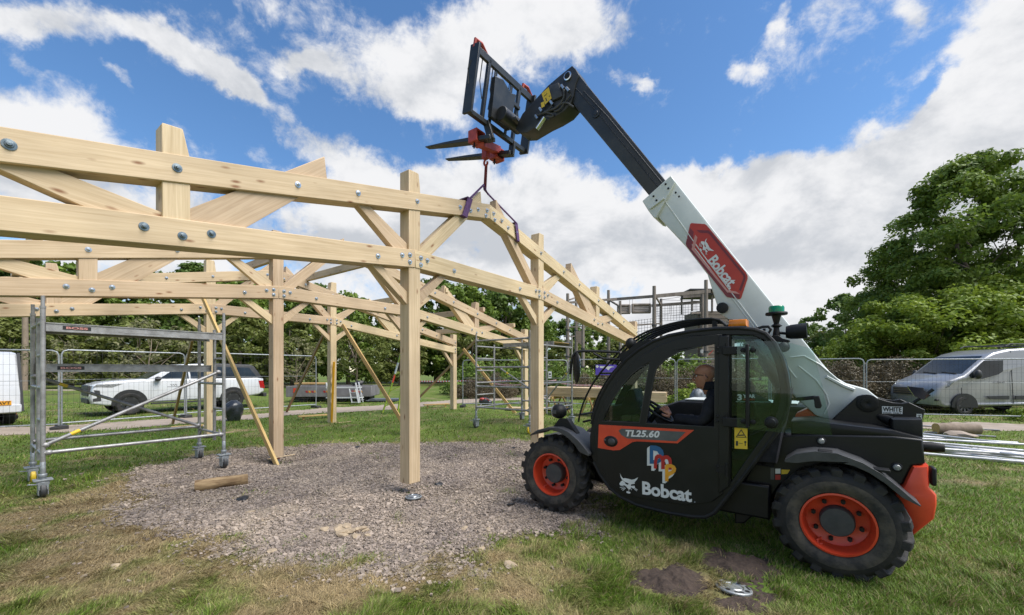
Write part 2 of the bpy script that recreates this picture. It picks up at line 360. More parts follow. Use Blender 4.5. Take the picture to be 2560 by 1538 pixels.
def lamp_mat(name, col, emit=.0):
    m, N, L, B = new_mat(name); B.inputs['Base Color'].default_value = (*col, 1); B.inputs['Roughness'].default_value = .15; B.inputs['Transmission Weight'].default_value = .25
    nz = N.new('ShaderNodeTexNoise'); nz.inputs['Scale'].default_value = 60; bp = N.new('ShaderNodeBump'); bp.inputs['Strength'].default_value = .2; L.new(nz.outputs[0], bp.inputs['Height']); L.new(bp.outputs[0], B.inputs['Normal'])
    return m
M = {}
M['timber'] = timber_mat('fresh_timber', (.615, .48, .31), (.465, .345, .205))
M['plank'] = timber_mat('sawn_plank', (.56, .40, .17), (.42, .26, .095), False)
M['oldplank'] = timber_mat('weathered_plank', (.36, .24, .11), (.24, .15, .06), False)
M['zinc'] = pm('zinc_bolt', (.62, .64, .65), (.35, .37, .38), 30, .32, 1.0)
M['darkbolt'] = pm('dull_bolt', (.10, .13, .14), (.2, .23, .24), 30, .38, .9)
M['alu'] = pm('scaffold_aluminium', (.37, .365, .36), (.22, .215, .21), 9, .48, .5, .15, 60)
M['alubright'] = pm('bright_aluminium', (.60, .60, .61), (.42, .42, .43), 9, .45, .35)
M['galv'] = pm('galvanised_steel', (.36, .38, .39), (.22, .24, .25), 25, .55, .6)
M['black'] = pm('black_paint', (.0045, .0052, .0065), (.0115, .0113, .011), 3.5, .40, 0, .05, 40, spec=.35, thr=(.48, .85))
M['plastic'] = pm('black_plastic', (.0065, .007, .008), (.022, .021, .020), 7, .55, 0, .15, 90, spec=.3, thr=(.45, .8))
M['dustyplastic'] = pm('dusty_grey_plastic', (.026, .028, .032), (.052, .054, .058), 7, .5, 0, .12, 70)
M['steelblack'] = pm('black_boom_steel', (.013, .0145, .017), (.030, .031, .033), 6, .42, 0, .12, 25)
M['white'] = pm('white_machine_paint', (.64, .665, .635), (.55, .58, .55), 3, .38, 0, .04, 20, rvar=.08)
M['orange'] = pm('orange_red_paint', (.66, .066, .024), (.52, .045, .018), 4, .36, 0, .04, 20)
M['red'] = pm('red_paint', (.46, .055, .035), (.30, .04, .03), 14, .5, 0, .1, 40)
M['signred'] = pm('sign_red', (.50, .035, .012), (.40, .022, .010), 2.2, .35)
M['signdark'] = pm('sign_dark_red', (.20, .015, .02), (.14, .01, .018), 3, .35)
M['signpale'] = pm('sign_pale_red', (.55, .28, .25), (.48, .2, .17), 3, .35)
M['decalwhite'] = pm('white_decal', (.66, .68, .68), (.58, .6, .6), 10, .4)
M['decalgrey'] = pm('grey_decal', (.10, .105, .11), (.05, .055, .06), 4, .4)
M['decalyellow'] = pm('yellow_decal', (.72, .50, .03), (.6, .41, .03), 10, .45)
M['decalblue'] = pm('blue_decal', (.012, .10, .25), (.01, .085, .2), 10, .4)
M['decalred'] = pm('red_decal', (.40, .015, .015), (.34, .012, .012), 10, .4)
M['decalamber'] = pm('amber_decal', (.72, .33, .02), (.62, .28, .02), 10, .4)
M['decalblack'] = pm('black_decal', (.012, .012, .013), (.02, .02, .02), 10, .5)
M['rubber'] = pm('tyre_rubber', (.010, .010, .0105), (.042, .037, .030), 6, .75, 0, .35, 50, thr=(.45, .75))
M['rubberdusty'] = pm('dusty_sidewall', (.078, .066, .050), (.022, .021, .020), 11, .8, 0, .3, 60)
M['hub'] = pm('hub_cap_grey', (.035, .037, .04), (.06, .06, .06), 10, .6)
M['chrome'] = pm('polished_rod', (.7, .71, .72), (.6, .6, .6), 10, .15, 1)
M['glass'] = glass_mat('cab_glass', (.66, .76, .76), .28)
M['openglass'] = glass_mat('tinted_window_glass', (.80, .885, .875), .5)
M['carglass'] = pm('car_glass', (.010, .013, .015), (.02, .026, .03), 2, .10, 0, spec=.5)
M['lampglass'] = pm('lamp_lens', (.34, .35, .35), (.14, .145, .15), 25, .18, .2)
M['amber'] = lamp_mat('amber_lens', (.85, .26, .01)); M['green'] = lamp_mat('green_lens', (.0, .24, .11)); M['redlamp'] = lamp_mat('red_lens', (.45, .01, .01))
M['mirror'] = pm('mirror_glass', (.8, .8, .8), (.75, .75, .75), 3, .05, 1.0)
M['carwhite'] = pm('white_car_paint', (.60, .61, .62), (.54, .55, .56), 1.5, .28, 0, coat=.6, rvar=.05)
M['carsilver'] = pm('silver_car_paint', (.31, .315, .325), (.26, .265, .275), 1.5, .32, .35, coat=.5, rvar=.05)
M['cartrim'] = pm('car_black_trim', (.02, .02, .021), (.035, .035, .035), 8, .55)
M['alloy'] = pm('alloy_wheel', (.20, .20, .21), (.09, .09, .095), 8, .35, .8)
M['fabric'] = pm('black_jacket', (.011, .012, .016), (.02, .021, .027), 14, .85, 0, .4, 60, spec=.2)
M['sling'] = pm('purple_webbing', (.12, .055, .16), (.075, .03, .10), 30, .8, 0, .3, 120)
M['slingred'] = pm('faded_red_webbing', (.22, .035, .05), (.13, .025, .045), 30, .8, 0, .3, 120)
M['soil'] = pm('dug_soil', (.030, .019, .014), (.062, .042, .030), 30, .95, 0, .9, 60, detail=8)
M['stone'] = pm('sandstone', (.32, .25, .165), (.22, .17, .115), 12, .9, 0, .5, 40, island=.25)
M['gravelbase'] = pm('gravel_bed', (.195, .156, .116), (.30, .245, .178), 34, .95, 0, .9, 70, detail=9)
M['chip'] = pm('gravel_stone', (.32, .258, .20), (.20, .162, .135), 1.6, .9, 0, 0, island=.5)
M['path'] = pm('path_gravel', (.34, .275, .215), (.26, .21, .16), 2.5, .95, 0, .5, 60, detail=9)
M['bark'] = pm('tree_bark', (.075, .058, .042), (.13, .10, .075), 7, .9, 0, .8, 14, stretch=(1, 1, .25))
M['palebark'] = pm('pale_bark', (.26, .20, .15), (.18, .14, .10), 7, .9, 0, .6, 14, stretch=(1, 1, .25))
M['log'] = pm('debarked_log', (.36, .25, .13), (.17, .105, .05), 9, .85, 0, .9, 26, stretch=(.35, 1.5, 1.5), thr=(.4, .58))
M['polewood'] = pm('grey_pole_wood', (.25, .215, .18), (.16, .135, .115), 4, .85, 0, .4, 14, stretch=(1, 1, .2))
M['clad'] = pm('grey_cladding', (.23, .19, .15), (.15, .125, .10), 3, .85, 0, .6, 7, stretch=(.3, .3, 6))
M['wire'] = pm('dark_wire', (.05, .052, .055), (.09, .09, .09), 8, .6, .5)
M['purple'] = pm('purple_banner', (.10, .065, .42), (.085, .05, .36), 4, .7)
M['tapered'] = pm('barrier_red', (.55, .07, .07), (.5, .05, .05), 6, .6); M['tapewhite'] = pm('barrier_white', (.7, .68, .66), (.62, .6, .6), 6, .6)
M['bin'] = pm('black_bin_bag', (.02, .024, .03), (.035, .04, .048), 9, .3, 0, .9, 10)
M['tarp'] = pm('grey_sheeting', (.07, .08, .09), (.17, .19, .21), 6, .35, 0, .7, 6)
M['ladyellow'] = pm('yellow_fibreglass', (.72, .36, .012), (.6, .3, .012), 8, .45)
M['ladgreen'] = pm('lime_fibreglass', (.24, .33, .025), (.18, .26, .02), 8, .5)
M['truckgrey'] = pm('faded_flatbed_grey', (.20, .19, .19), (.14, .13, .13), 3, .6)
M['skin'] = pm('skin', (.42, .20, .135), (.36, .16, .105), 18, .5, 0, .12, 120)
M['stubble'] = pm('shaved_scalp', (.34, .175, .125), (.29, .145, .10), 40, .55, 0, .1, 150)
M['grassblade'] = attr_mat('grass_blade', 'tint', .55, .3)
LEAF = {'dark': leaf_mat('leaf_dark', (.070, .125, .024), (.155, .23, .040)),
        'mid': leaf_mat('leaf_mid', (.090, .155, .024), (.20, .275, .040)),
        'bright': leaf_mat('leaf_bright', (.12, .19, .020), (.27, .345, .040)),
        'olive': leaf_mat('leaf_olive', (.11, .135, .030), (.21, .235, .058)),
        'brown': leaf_mat('bramble_dry', (.075, .062, .034), (.15, .115, .06), .2),
        'pale': leaf_mat('leaf_pale', (.15, .145, .07), (.24, .23, .11))}
# ------------------------------------------------------------------ ground
def vnoise(x, y, seed=0):
    xi = np.floor(x).astype(np.int64); yi = np.floor(y).astype(np.int64); fx = x - xi; fy = y - yi
    fx = fx * fx * (3 - 2 * fx); fy = fy * fy * (3 - 2 * fy)
    def h(a, b):
        n = (a * 374761393 + b * 668265263 + seed * 974634777) & 0xffffffff
        n = ((n ^ (n >> 13)) * 1274126177) & 0xffffffff
        return ((n ^ (n >> 16)) & 0xffff) / 65535.0
    return (h(xi, yi) * (1 - fx) + h(xi + 1, yi) * fx) * (1 - fy) + (h(xi, yi + 1) * (1 - fx) + h(xi + 1, yi + 1) * fx) * fy
def fbm(x, y, s, seed=0, o=4):
    t = 0; a = .5; n = 0
    for i in range(o): t = t + a * vnoise(x / s, y / s, seed + i); n += a; a *= .55; s *= .5
    return t / n
def ss(a, b, x): t = np.clip((x - a) / (b - a), 0, 1); return t * t * (3 - 2 * t)
def gh(x, y):
    h = .1 * ss(7.5, 11.5, y) + .012 * np.sin(x * 1.3 + y * .7) + .01 * np.sin(x * .6 - y * 1.9)
    for (a, b, r, k) in DIPS: h = h - k * np.exp(-((x - a) ** 2 + (y - b) ** 2) / (r * r)) * (((x - a) ** 2 + (y - b) ** 2) < 9 * r * r)
    return h
def poly_sd(px, py, P):
    d = np.full(px.shape, 1e9); ins = np.zeros(px.shape, bool); n = len(P)
    for i in range(n):
        ax, ay = P[i]; bx, by = P[(i + 1) % n]; ex, ey = bx - ax, by - ay
        t = np.clip(((px - ax) * ex + (py - ay) * ey) / (ex * ex + ey * ey + 1e-12), 0, 1)
        d = np.minimum(d, np.hypot(px - ax - ex * t, py - ay - ey * t))
        c = (ay > py) != (by > py); ins ^= c & (px < (bx - ax) * (py - ay) / (by - ay + 1e-12) + ax)
    return np.where(ins, -d, d)
def line_d(px, py, P):
    d = np.full(px.shape, 1e9)
    for i in range(len(P) - 1):
        ax, ay = P[i]; bx, by = P[i + 1]; ex, ey = bx - ax, by - ay
        t = np.clip(((px - ax) * ex + (py - ay) * ey) / (ex * ex + ey * ey + 1e-12), 0, 1)
        d = np.minimum(d, np.hypot(px - ax - ex * t, py - ay - ey * t))
    return d
def wpts(L): return [tuple(on_ground(u, v).xy) for u, v in L]
GRAV = wpts([(315, 1223), (360, 1171), (497, 1142), (642, 1120), (840, 1112), (1036, 1110), (1200, 1106), (1340, 1104), (1460, 1126), (1520, 1200), (1500, 1290), (1400, 1345), (1244, 1375), (1130, 1412), (1036, 1432), (900, 1430), (725, 1430), (600, 1400), (497, 1368), (414, 1322), (342, 1275)])
PATH = wpts([(-260, 1092), (0, 1079), (300, 1064), (600, 1043), (800, 1028), (1010, 1014), (1183, 1001), (1420, 992), (1700, 990), (2100, 996)])
PATH2 = wpts([(-500, 977), (0, 976), (300, 975), (520, 974)])
WORN = wpts([(2290, 1058), (2440, 1056), (2580, 1062), (2600, 1075), (2420, 1078), (2290, 1072)])
SOILS = [wpts([(1578, 1462), (1620, 1425), (1700, 1412), (1765, 1430), (1790, 1470), (1740, 1492), (1640, 1486)]), wpts([(1722, 1400), (1790, 1376), (1880, 1392), (1945, 1432), (1900, 1452), (1800, 1432)]), wpts([(1760, 1470), (1900, 1440), (1960, 1500), (1900, 1545), (1790, 1520)])]
def straw(x, y):
    n = fbm(x, y, .75, 3); n2 = fbm(x, y, .16, 9)
    w = np.full(x.shape, .05)
    def area(cx, cy, rx, ry, k):
        return k * np.exp(-(((x - cx) / rx) ** 2 + ((y - cy) / ry) ** 2))
    w = w + area(-4.0, 4.4, 1.6, 1.5, .62) + area(-1.4, 3.0, 1.6, .55, .42) + area(-3.0, 3.0, 1.2, .7, .3) + area(.6, 3.4, .9, .5, .38) + area(1.2, 2.75, .8, .4, .30) + area(-4.7, 5.8, 1.2, .8, .3) - area(3.4, 3.2, 1.8, 2.2, .2)
    g = poly_sd(x, y, GRAV); w = w + .32 * np.exp(-(g / .35) ** 2)
    return np.clip(ss(.40, .68, n * .60 + n2 * .40 + (w - .3) * .42), 0, 1)
def grass_tint(x, y, rs=None):
    s = straw(x, y)[:, None]; n = fbm(x, y, 3.0, 21)[:, None]; n2 = fbm(x, y, .5, 33)[:, None]
    g = np.array([.105, .185, .020]) * (1 - n) + np.array([.20, .265, .042]) * n
    g = g * (.75 + .5 * n2)
    t = np.array([.36, .275, .145]) * (.8 + .4 * n2)
    return g * (1 - s) + t * s, s[:, 0]
def set_tint(me, c):
    a = me.color_attributes.new('tint', 'FLOAT_COLOR', 'POINT'); q = np.ones((len(c), 4), np.float32); q[:, :3] = c; a.data.foreach_set('color', q.ravel())
def np_mesh(name, V, loops, starts, totals):
    me = bpy.data.meshes.new(name); me.vertices.add(len(V)); me.vertices.foreach_set('co', np.asarray(V, np.float32).ravel())
    me.loops.add(len(loops)); me.loops.foreach_set('vertex_index', np.asarray(loops, np.int32))
    me.polygons.add(len(starts)); me.polygons.foreach_set('loop_start', np.asarray(starts, np.int32)); me.polygons.foreach_set('loop_total', np.asarray(totals, np.int32))
    me.update(calc_edges=True); return me
def grid_mesh(name, xs, ys, keep=None, dz=0.0, extra=None):
    X, Y = np.meshgrid(xs, ys); x = X.ravel(); y = Y.ravel(); z = gh(x, y) + dz
    if extra is not None: z = z + extra(x, y)
    nx, ny = len(xs), len(ys); i, j = np.meshgrid(np.arange(nx - 1), np.arange(ny - 1)); i = i.ravel(); j = j.ravel()
    q = np.stack([j * nx + i, j * nx + i + 1, (j + 1) * nx + i + 1, (j + 1) * nx + i], 1)
    if keep is not None: q = q[keep((x[q].mean(1)), (y[q].mean(1)))]
    used = np.unique(q); rem = np.full(len(x), -1); rem[used] = np.arange(len(used)); q = rem[q]
    V = np.stack([x, y, z], 1)[used]
    me = np_mesh(name, V, q.ravel(), np.arange(len(q)) * 4, np.full(len(q), 4)); return me, V
def put(me, mat, name, kind=None):
    me.materials.append(mat); o = bpy.data.objects.new(name, me); COL.objects.link(o)
    if kind: o['kind'] = kind
    me.polygons.foreach_set('use_smooth', [True] * len(me.polygons)); return o
M['lawn'] = attr_mat('lawn', 'tint', .9)
def lawn():
    nt = M['lawn'].node_tree; N = nt.nodes; B = N['Principled BSDF']
    tc = N.new('ShaderNodeTexCoord'); nz = N.new('ShaderNodeTexNoise'); nz.inputs['Scale'].default_value = 28; nz.inputs['Detail'].default_value = 8
    nt.links.new(tc.outputs['Object'], nz.inputs['Vector']); bp = N.new('ShaderNodeBump'); bp.inputs['Strength'].default_value = .9; bp.inputs['Distance'].default_value = .03; nt.links.new(nz.outputs[0], bp.inputs['Height']); nt.links.new(bp.outputs[0], B.inputs['Normal'])
    xs = np.unique(np.concatenate([np.arange(-9, 9, .1), np.arange(-22, 24, .4), np.linspace(-400, 400, 60)])); ys = np.unique(np.concatenate([np.arange(1, 11, .1), np.arange(10, 34, .35), np.linspace(-20, 700, 60)]))
    me, V = grid_mesh('ground', xs, ys); c, s = grass_tint(V[:, 0], V[:, 1]); set_tint(me, c * .60); put(me, M['lawn'], 'ground', 'structure')
    def gk(x, y): return poly_sd(x, y, GRAV) + (fbm(x, y, .4, 5) - .5) * 1.1 < .0
    me, V = grid_mesh('gravel_patch', np.arange(-7.5, 3.0, .05), np.arange(2.8, 10.5, .05), gk, .006, lambda x, y: (fbm(x, y, .5, 8) - .5) * .03 * (poly_sd(x, y, GRAV) < -.3)); put(me, M['gravelbase'], 'gravel_patch', 'structure')
    me, V = grid_mesh('path', np.arange(-16, 22, .15), np.arange(9, 30, .15), lambda x, y: line_d(x, y, PATH) + (fbm(x, y, 1.2, 4) - .5) * .9 < .62 + .02 * y, .008); put(me, M['path'], 'path', 'structure')
    me, V = grid_mesh('path', np.arange(-60, -18, .6), np.arange(26, 38, .4), lambda x, y: line_d(x, y, PATH2) < .9, .008); put(me, M['path'], 'path', 'structure')
    me, V = grid_mesh('worn_earth', np.arange(9, 18, .15), np.arange(9, 16, .15), lambda x, y: poly_sd(x, y, WORN) + (fbm(x, y, .9, 14) - .5) * .8 < .0, .008); put(me, M['path'], 'worn_earth', 'structure')
lawn()
def stones(N=98000):
    r = np.random.RandomState(3); x = r.uniform(-7.2, 2.9, N * 5); y = r.uniform(2.7, 10.4, N * 5)
    sd = poly_sd(x, y, GRAV); pr = np.clip(.5 - (sd + (fbm(x, y, .4, 5) - .5) * 1.0) / .5, 0.0, 1) * (.3 + .7 * ss(.32, .55, fbm(x, y, .9, 71)))
    pr = np.where(sd > .12, pr * .35 + .006 * (sd < .9), pr)
    k = r.uniform(0, 1, len(x)) < pr; x = x[k][:N]; y = y[k][:N]; n = len(x)
    sz = r.uniform(.006, .0145, n) * np.where(r.uniform(0, 1, n) < .05, 1.9, 1)
    base = np.array([(a, b, c) for a in (-1, 1) for b in (-1, 1) for c in (-1, 1)], float) * .8
    J = r.uniform(.55, 1.15, (n, 8, 3)); P = base[None] * J * (sz[:, None, None] * np.stack([r.uniform(.8, 1.6, n), r.uniform(.7, 1.2, n), r.uniform(.35, .75, n)], 1)[:, None, :])
    a = r.uniform(0, 6.28, n); t = r.normal(0, .35, n); ca, sa, ct, st = np.cos(a), np.sin(a), np.cos(t), np.sin(t)
    X = P[:, :, 0] * ct[:, None] - P[:, :, 2] * st[:, None]; Z = P[:, :, 0] * st[:, None] + P[:, :, 2] * ct[:, None]; Y = P[:, :, 1]
    X, Y = X * ca[:, None] - Y * sa[:, None], X * sa[:, None] + Y * ca[:, None]
    V = np.stack([X + x[:, None], Y + y[:, None], Z + (gh(x, y) + .010 + sz * .25)[:, None]], 2).reshape(-1, 3)
    fs = np.array([(0, 1, 3, 2), (4, 6, 7, 5), (0, 4, 5, 1), (2, 3, 7, 6), (0, 2, 6, 4), (1, 5, 7, 3)])
    q = (np.arange(n) * 8)[:, None, None] + fs[None]; q = q.reshape(-1)
    me = np_mesh('gravel', V, q, np.arange(n * 6) * 4, np.full(n * 6, 4)); o = put(me, M['chip'], 'gravel', 'stuff')
    me.polygons.foreach_set('use_smooth', [False] * len(me.polygons))
    tag(o, 'loose mauve grey stones covering the bare patch under the timber frames', 'gravel')
stones()
def blades(N=450000):
    r = np.random.RandomState(5); u = r.uniform(0, 1, N * 2); y0, y1, e = 2.1, 21.0, -1.3
    y = (y0 ** e + u * (y1 ** e - y0 ** e)) ** (1 / e); x = r.uniform(-1, 1, N * 2) * (1.55 * y + 1.0)
    sd = poly_sd(x, y, GRAV) + (fbm(x, y, .4, 5) - .5) * 1.1
    ok = (sd > r.uniform(-.22, .12, len(x))) | ((r.uniform(0, 1, len(x)) < .05 + .5 * (fbm(x, y, .3, 55) > .70)) & (sd > -1.4) & (fbm(x, y, .3, 55) > .62))
    ok &= (line_d(x, y, PATH) + (fbm(x, y, 1.2, 4) - .5) * .9 > .5 + .02 * y)
    for P in SOILS: ok &= (poly_sd(x, y, P) + (fbm(x, y, .25, 15) - .5) * .3 > 0) | (r.uniform(0, 1, len(x)) < .06)
    ok &= (poly_sd(x, y, WORN) > 0)
    x = x[ok][:N]; y = y[ok][:N]; n = len(x)
    c, s = grass_tint(x, y); tuft = ss(.55, .75, fbm(x, y, .22, 44))
    # each blade its own shade
    c = c * r.uniform(.5, 1.5, (n, 1)); flip = r.uniform(0, 1, n) < .08 * (1 - s) + .10; c[flip] = np.array([.34, .265, .135]) * r.uniform(.7, 1.2, (flip.sum(), 1))
    h = (.026 + .062 * tuft ** 1.5 + r.uniform(0, .030, n)) * (1 - .35 * s) * np.where(y > 9, 1.1, 1); w = np.maximum(.0022, .00075 * y) * r.uniform(.7, 1.4, n)
    lean = r.uniform(.25, 1.3, n) * (1 + 1.1 * s); az = r.uniform(0, 6.28, n) * .55 + fbm(x, y, .6, 61) * 9
    fa = r.uniform(0, 6.28, n); dx, dy = np.cos(fa) * w, np.sin(fa) * w; lx, ly = np.cos(az) * lean * h, np.sin(az) * lean * h; z = gh(x, y) - .004
    V = np.empty((n, 5, 3), np.float32)
    V[:, 0] = np.stack([x - dx, y - dy, z], 1); V[:, 1] = np.stack([x + dx, y + dy, z], 1)
    V[:, 2] = np.stack([x + dx * .7 + lx * .4, y + dy * .7 + ly * .4, z + h * .6], 1); V[:, 3] = np.stack([x - dx * .7 + lx * .4, y - dy * .7 + ly * .4, z + h * .6], 1)
    V[:, 4] = np.stack([x + lx, y + ly, z + h * np.clip(1.05 - lean * .22, .45, 1)], 1)
    b = np.arange(n)[:, None] * 5; L = np.concatenate([b + np.array([0, 1, 2, 3]), b + np.array([3, 2, 4])], 1).ravel()
    st = (np.arange(n)[:, None] * 7 + np.array([0, 4])).ravel(); tt = np.tile([4, 3], n)
    me = np_mesh('grass', V.reshape(-1, 3), L, st, tt); set_tint(me, np.repeat(c, 5, 0)); o = put(me, M['grassblade'], 'grass', 'stuff')
    tag(o, 'short mown grass with dry straw coloured patches', 'grass')
blades()
# ------------------------------------------------------------------ trees and shrubs
def leaf_mesh(C, n_per, size, spread, rs, up=.5):
    """leaf quads gathered round the clump centres C (k,4: x,y,z,radius)"""
    C = np.asarray(C); k = len(C); idx = np.repeat(np.arange(k), n_per); n = len(idx)
    d = rs.normal(0, 1, (n, 3)); d /= np.linalg.norm(d, axis=1)[:, None]; rad = rs.uniform(.25, 1, n) ** .6
    P = C[idx, :3] + d * rad[:, None] * C[idx, 3:4] * np.array([1, 1, .72])
    nrm = d * .7 + rs.normal(0, .55, (n, 3)) + np.array([0, 0, up]); nrm /= np.linalg.norm(nrm, axis=1)[:, None]
    a = np.cross(nrm, rs.normal(0, 1, (n, 3))); a /= np.linalg.norm(a, axis=1)[:, None] + 1e-9; b = np.cross(nrm, a)
    s = (size * rs.uniform(.6, 1.35, n))[:, None]
    V = np.empty((n, 4, 3), np.float32); V[:, 0] = P - a * s; V[:, 1] = P + b * s * .55 + nrm * s * .12; V[:, 2] = P + a * s; V[:, 3] = P - b * s * .55 + nrm * s * .12
    return V.reshape(-1, 3)
def leaves_obj(name, V, mat, parent):
    n = len(V) // 4; me = np_mesh(name, V, np.arange(n * 4), np.arange(n) * 4, np.full(n, 4)); me.materials.append(mat)
    o = bpy.data.objects.new(name, me); COL.objects.link(o); o.parent = parent; return o
def crown_clumps(h, r, base, k, rs, top=.5, lean=(0, 0), clump=.16):
    out = []
    for i in range(k):
        t = rs.uniform(0, 1); z = base + (h - base) * t
        prof = math.sin(math.pi * min(1, (t * .86 + .14))) ** .6 if t < .55 else max(.05, math.cos((t - .55) / .45 * math.pi / 2)) ** top
        prof *= rs.uniform(.78, 1.15); a = rs.uniform(0, 6.283); q = r * prof * (rs.uniform(.35, 1) ** .45)
        q *= 1 + .18 * math.sin(a * 3 + z)
        out.append((q * math.cos(a) + lean[0] * t, q * math.sin(a) + lean[1] * t, z, r * clump * rs.uniform(.7, 1.35)))
    return out
def trunk_mb(h, r, clumps, rs, nb=14, base=0.0):
    mb = MB(); pts = [(rs.normal(0, .02 * h) * i / 5, rs.normal(0, .02 * h) * i / 5, -.1 + h * .82 * i / 5) for i in range(6)]
    mb.tube(pts, [r * (1.25 if i == 0 else 1 - .15 * i) for i in range(6)], 9)
    for i in range(min(nb, len(clumps))):
        c = clumps[rs.randint(len(clumps))]; z0 = min(h * .8, max(h * .15, c[2] * rs.uniform(.45, .8))); f = z0 / h / .82
        p0 = Vector(pts[0]).lerp(Vector(pts[-1]), min(1, f)); p2 = Vector(c[:3]); p1 = p0.lerp(p2, .5) + Vector((0, 0, -.05 * h * rs.uniform(-.3, 1)))
        mb.tube([p0, p0.lerp(p1, .6), p1, p2], [r * .42 * (1 - .5 * f), r * .3 * (1 - .5 * f), r * .2 * (1 - .4 * f), r * .05], 6)
    return mb
PROTO = {}
def make_tree(key, h, r, base, k, n_per, leaf, size, seed, bark='bark', top=.5, clump=.16, name='tree', crown='crown', trunk_r=None):
    rs = np.random.RandomState(seed); cl = crown_clumps(h, r, base, k, rs, top, clump=clump); root = bpy.data.objects.new(name, None); COL.objects.link(root)
    trunk_mb(h, trunk_r or h * .02, cl, rs).build('trunk', M[bark], root)
    leaves_obj(crown, leaf_mesh(cl, n_per, size, 1, rs), LEAF[leaf], root); PROTO[key] = [root, False]; return root
def place_tree(key, x, y, sc, rz, label, group=None, cat='tree', sz=None):
    root, used = PROTO[key]; o = root if not used else copy_tree(root); PROTO[key][1] = True
    if used:
        for a in ('group',):
            if a in o: del o[a]
    o.location = (x, y, ground_h(x, y)); o.scale = (sc, sc, sz or sc); o.rotation_euler = (0, 0, rz); return tag(o, label, cat, group)
def px(u, d): return (u - CX) / F * d
# far wood behind the frames
make_tree('wa', 12, 4.3, 1.2, 150, 62, 'dark', .26, 1); make_tree('wb', 11, 4.6, .8, 150, 62, 'mid', .26, 2); make_tree('wc', 13, 4.0, 1.5, 150, 62, 'dark', .25, 3, top=.7); make_tree('wd', 9, 3.6, .6, 110, 62, 'olive', .24, 4)
WOODL = {'wa': 'dark leafy woodland tree in the row behind the timber frames', 'wb': 'mid green rounded woodland tree in the row behind the timber frames', 'wc': 'tall dark narrow topped woodland tree behind the timber frames', 'wd': 'low olive green tree at the edge of the wood behind the frames'}
# (u, depth, kind, top row v)
wood = [(-60, 46, 'wa', 655), (60, 44, 'wc', 640), (130, 50, 'wb', 650), (215, 45, 'wa', 715), (300, 47, 'wb', 715), (395, 50, 'wa', 680), (480, 44, 'wc', 660), (560, 47, 'wb', 690), (640, 52, 'wa', 690), (700, 45, 'wb', 730), (790, 50, 'wc', 712), (870, 46, 'wb', 735), (950, 52, 'wa', 760), (1030, 50, 'wc', 745),
        (1090, 55, 'wa', 700), (1150, 52, 'wb', 712), (1205, 58, 'wc', 698), (1262, 54, 'wa', 730), (1315, 56, 'wb', 770), (1365, 60, 'wc', 790), (1420, 60, 'wa', 800), (1480, 62, 'wb', 815), (1545, 64, 'wa', 830), (1610, 64, 'wb', 835), (1680, 60, 'wb', 850), (1760, 60, 'wa', 850),
        (20, 37, 'wd', 800), (180, 36, 'wd', 790), (350, 37, 'wd', 800), (520, 38, 'wd', 800), (600, 36, 'wd', 770), (730, 38, 'wd', 790), (1000, 42, 'wd', 830), (1180, 44, 'wd', 800), (1290, 46, 'wd', 840), (1420, 46, 'wd', 850), (1560, 46, 'wd', 850),
        (-140, 40, 'wb', 650), (1900, 66, 'wa', 820), (1850, 62, 'wb', 835)]
HT = {'wa': 12.3, 'wb': 11.3, 'wc': 13.2, 'wd': 9.2}
for i, (u, d, k, v) in enumerate(wood):
    h = CZ + (HZ - v) / F * d; place_tree(k, px(u, d), d, max(.75, h / HT[k] * 1.0), i * 1.7, WOODL[k], 'woodland trees of one kind: ' + {'wa': 'dark', 'wb': 'mid green', 'wc': 'narrow', 'wd': 'olive'}[k], sz=h / HT[k])
# right hand group, large and near
make_tree('big', 13.4, 4.8, 1.2, 330, 170, 'mid', .115, 11, top=.75, clump=.13, trunk_r=.2); make_tree('big2', 12.2, 4.6, 1.0, 300, 160, 'mid', .115, 12, clump=.13, top=.7, trunk_r=.2); make_tree('lowbright', 6.2, 3.6, .3, 190, 170, 'bright', .10, 13, clump=.17, trunk_r=.1)
place_tree('big', px(2425, 23.5), 23.5, 1, .4, 'tall airy tree at the right edge with its crown against the clouds')
place_tree('big2', px(2560, 25), 25, 1.02, 2.2, 'dark tree at the far right edge behind the silver van')
place_tree('big2', px(2265, 27), 27, .74, 4.0, 'dark green tree left of the tallest tree, behind the brown bracken')
place_tree('lowbright', px(2330, 20.5), 20.5, 1.0, .3, 'bright yellow green bushy tree just behind the silver van nose', sz=.86)
place_tree('lowbright', px(2530, 21), 21, 1.05, 2.6, 'bright green bushy tree behind the silver van roof', sz=1.0)
place_tree('lowbright', px(2205, 22), 22, .7, 4.1, 'low bright green bushy tree right of the white boom foot', sz=.60)
place_tree('wa', px(2120, 38), 38, .68, 1.1, 'dark round tree between the boom and the tall right hand trees', sz=.70)
place_tree('wc', px(2020, 62), 62, .62, .2, 'small distant blue green tree standing alone beside the white boom', sz=.72)
place_tree('wd', px(2075, 40), 40, .75, 2.0, 'olive tree just right of the green beacon', sz=.6)
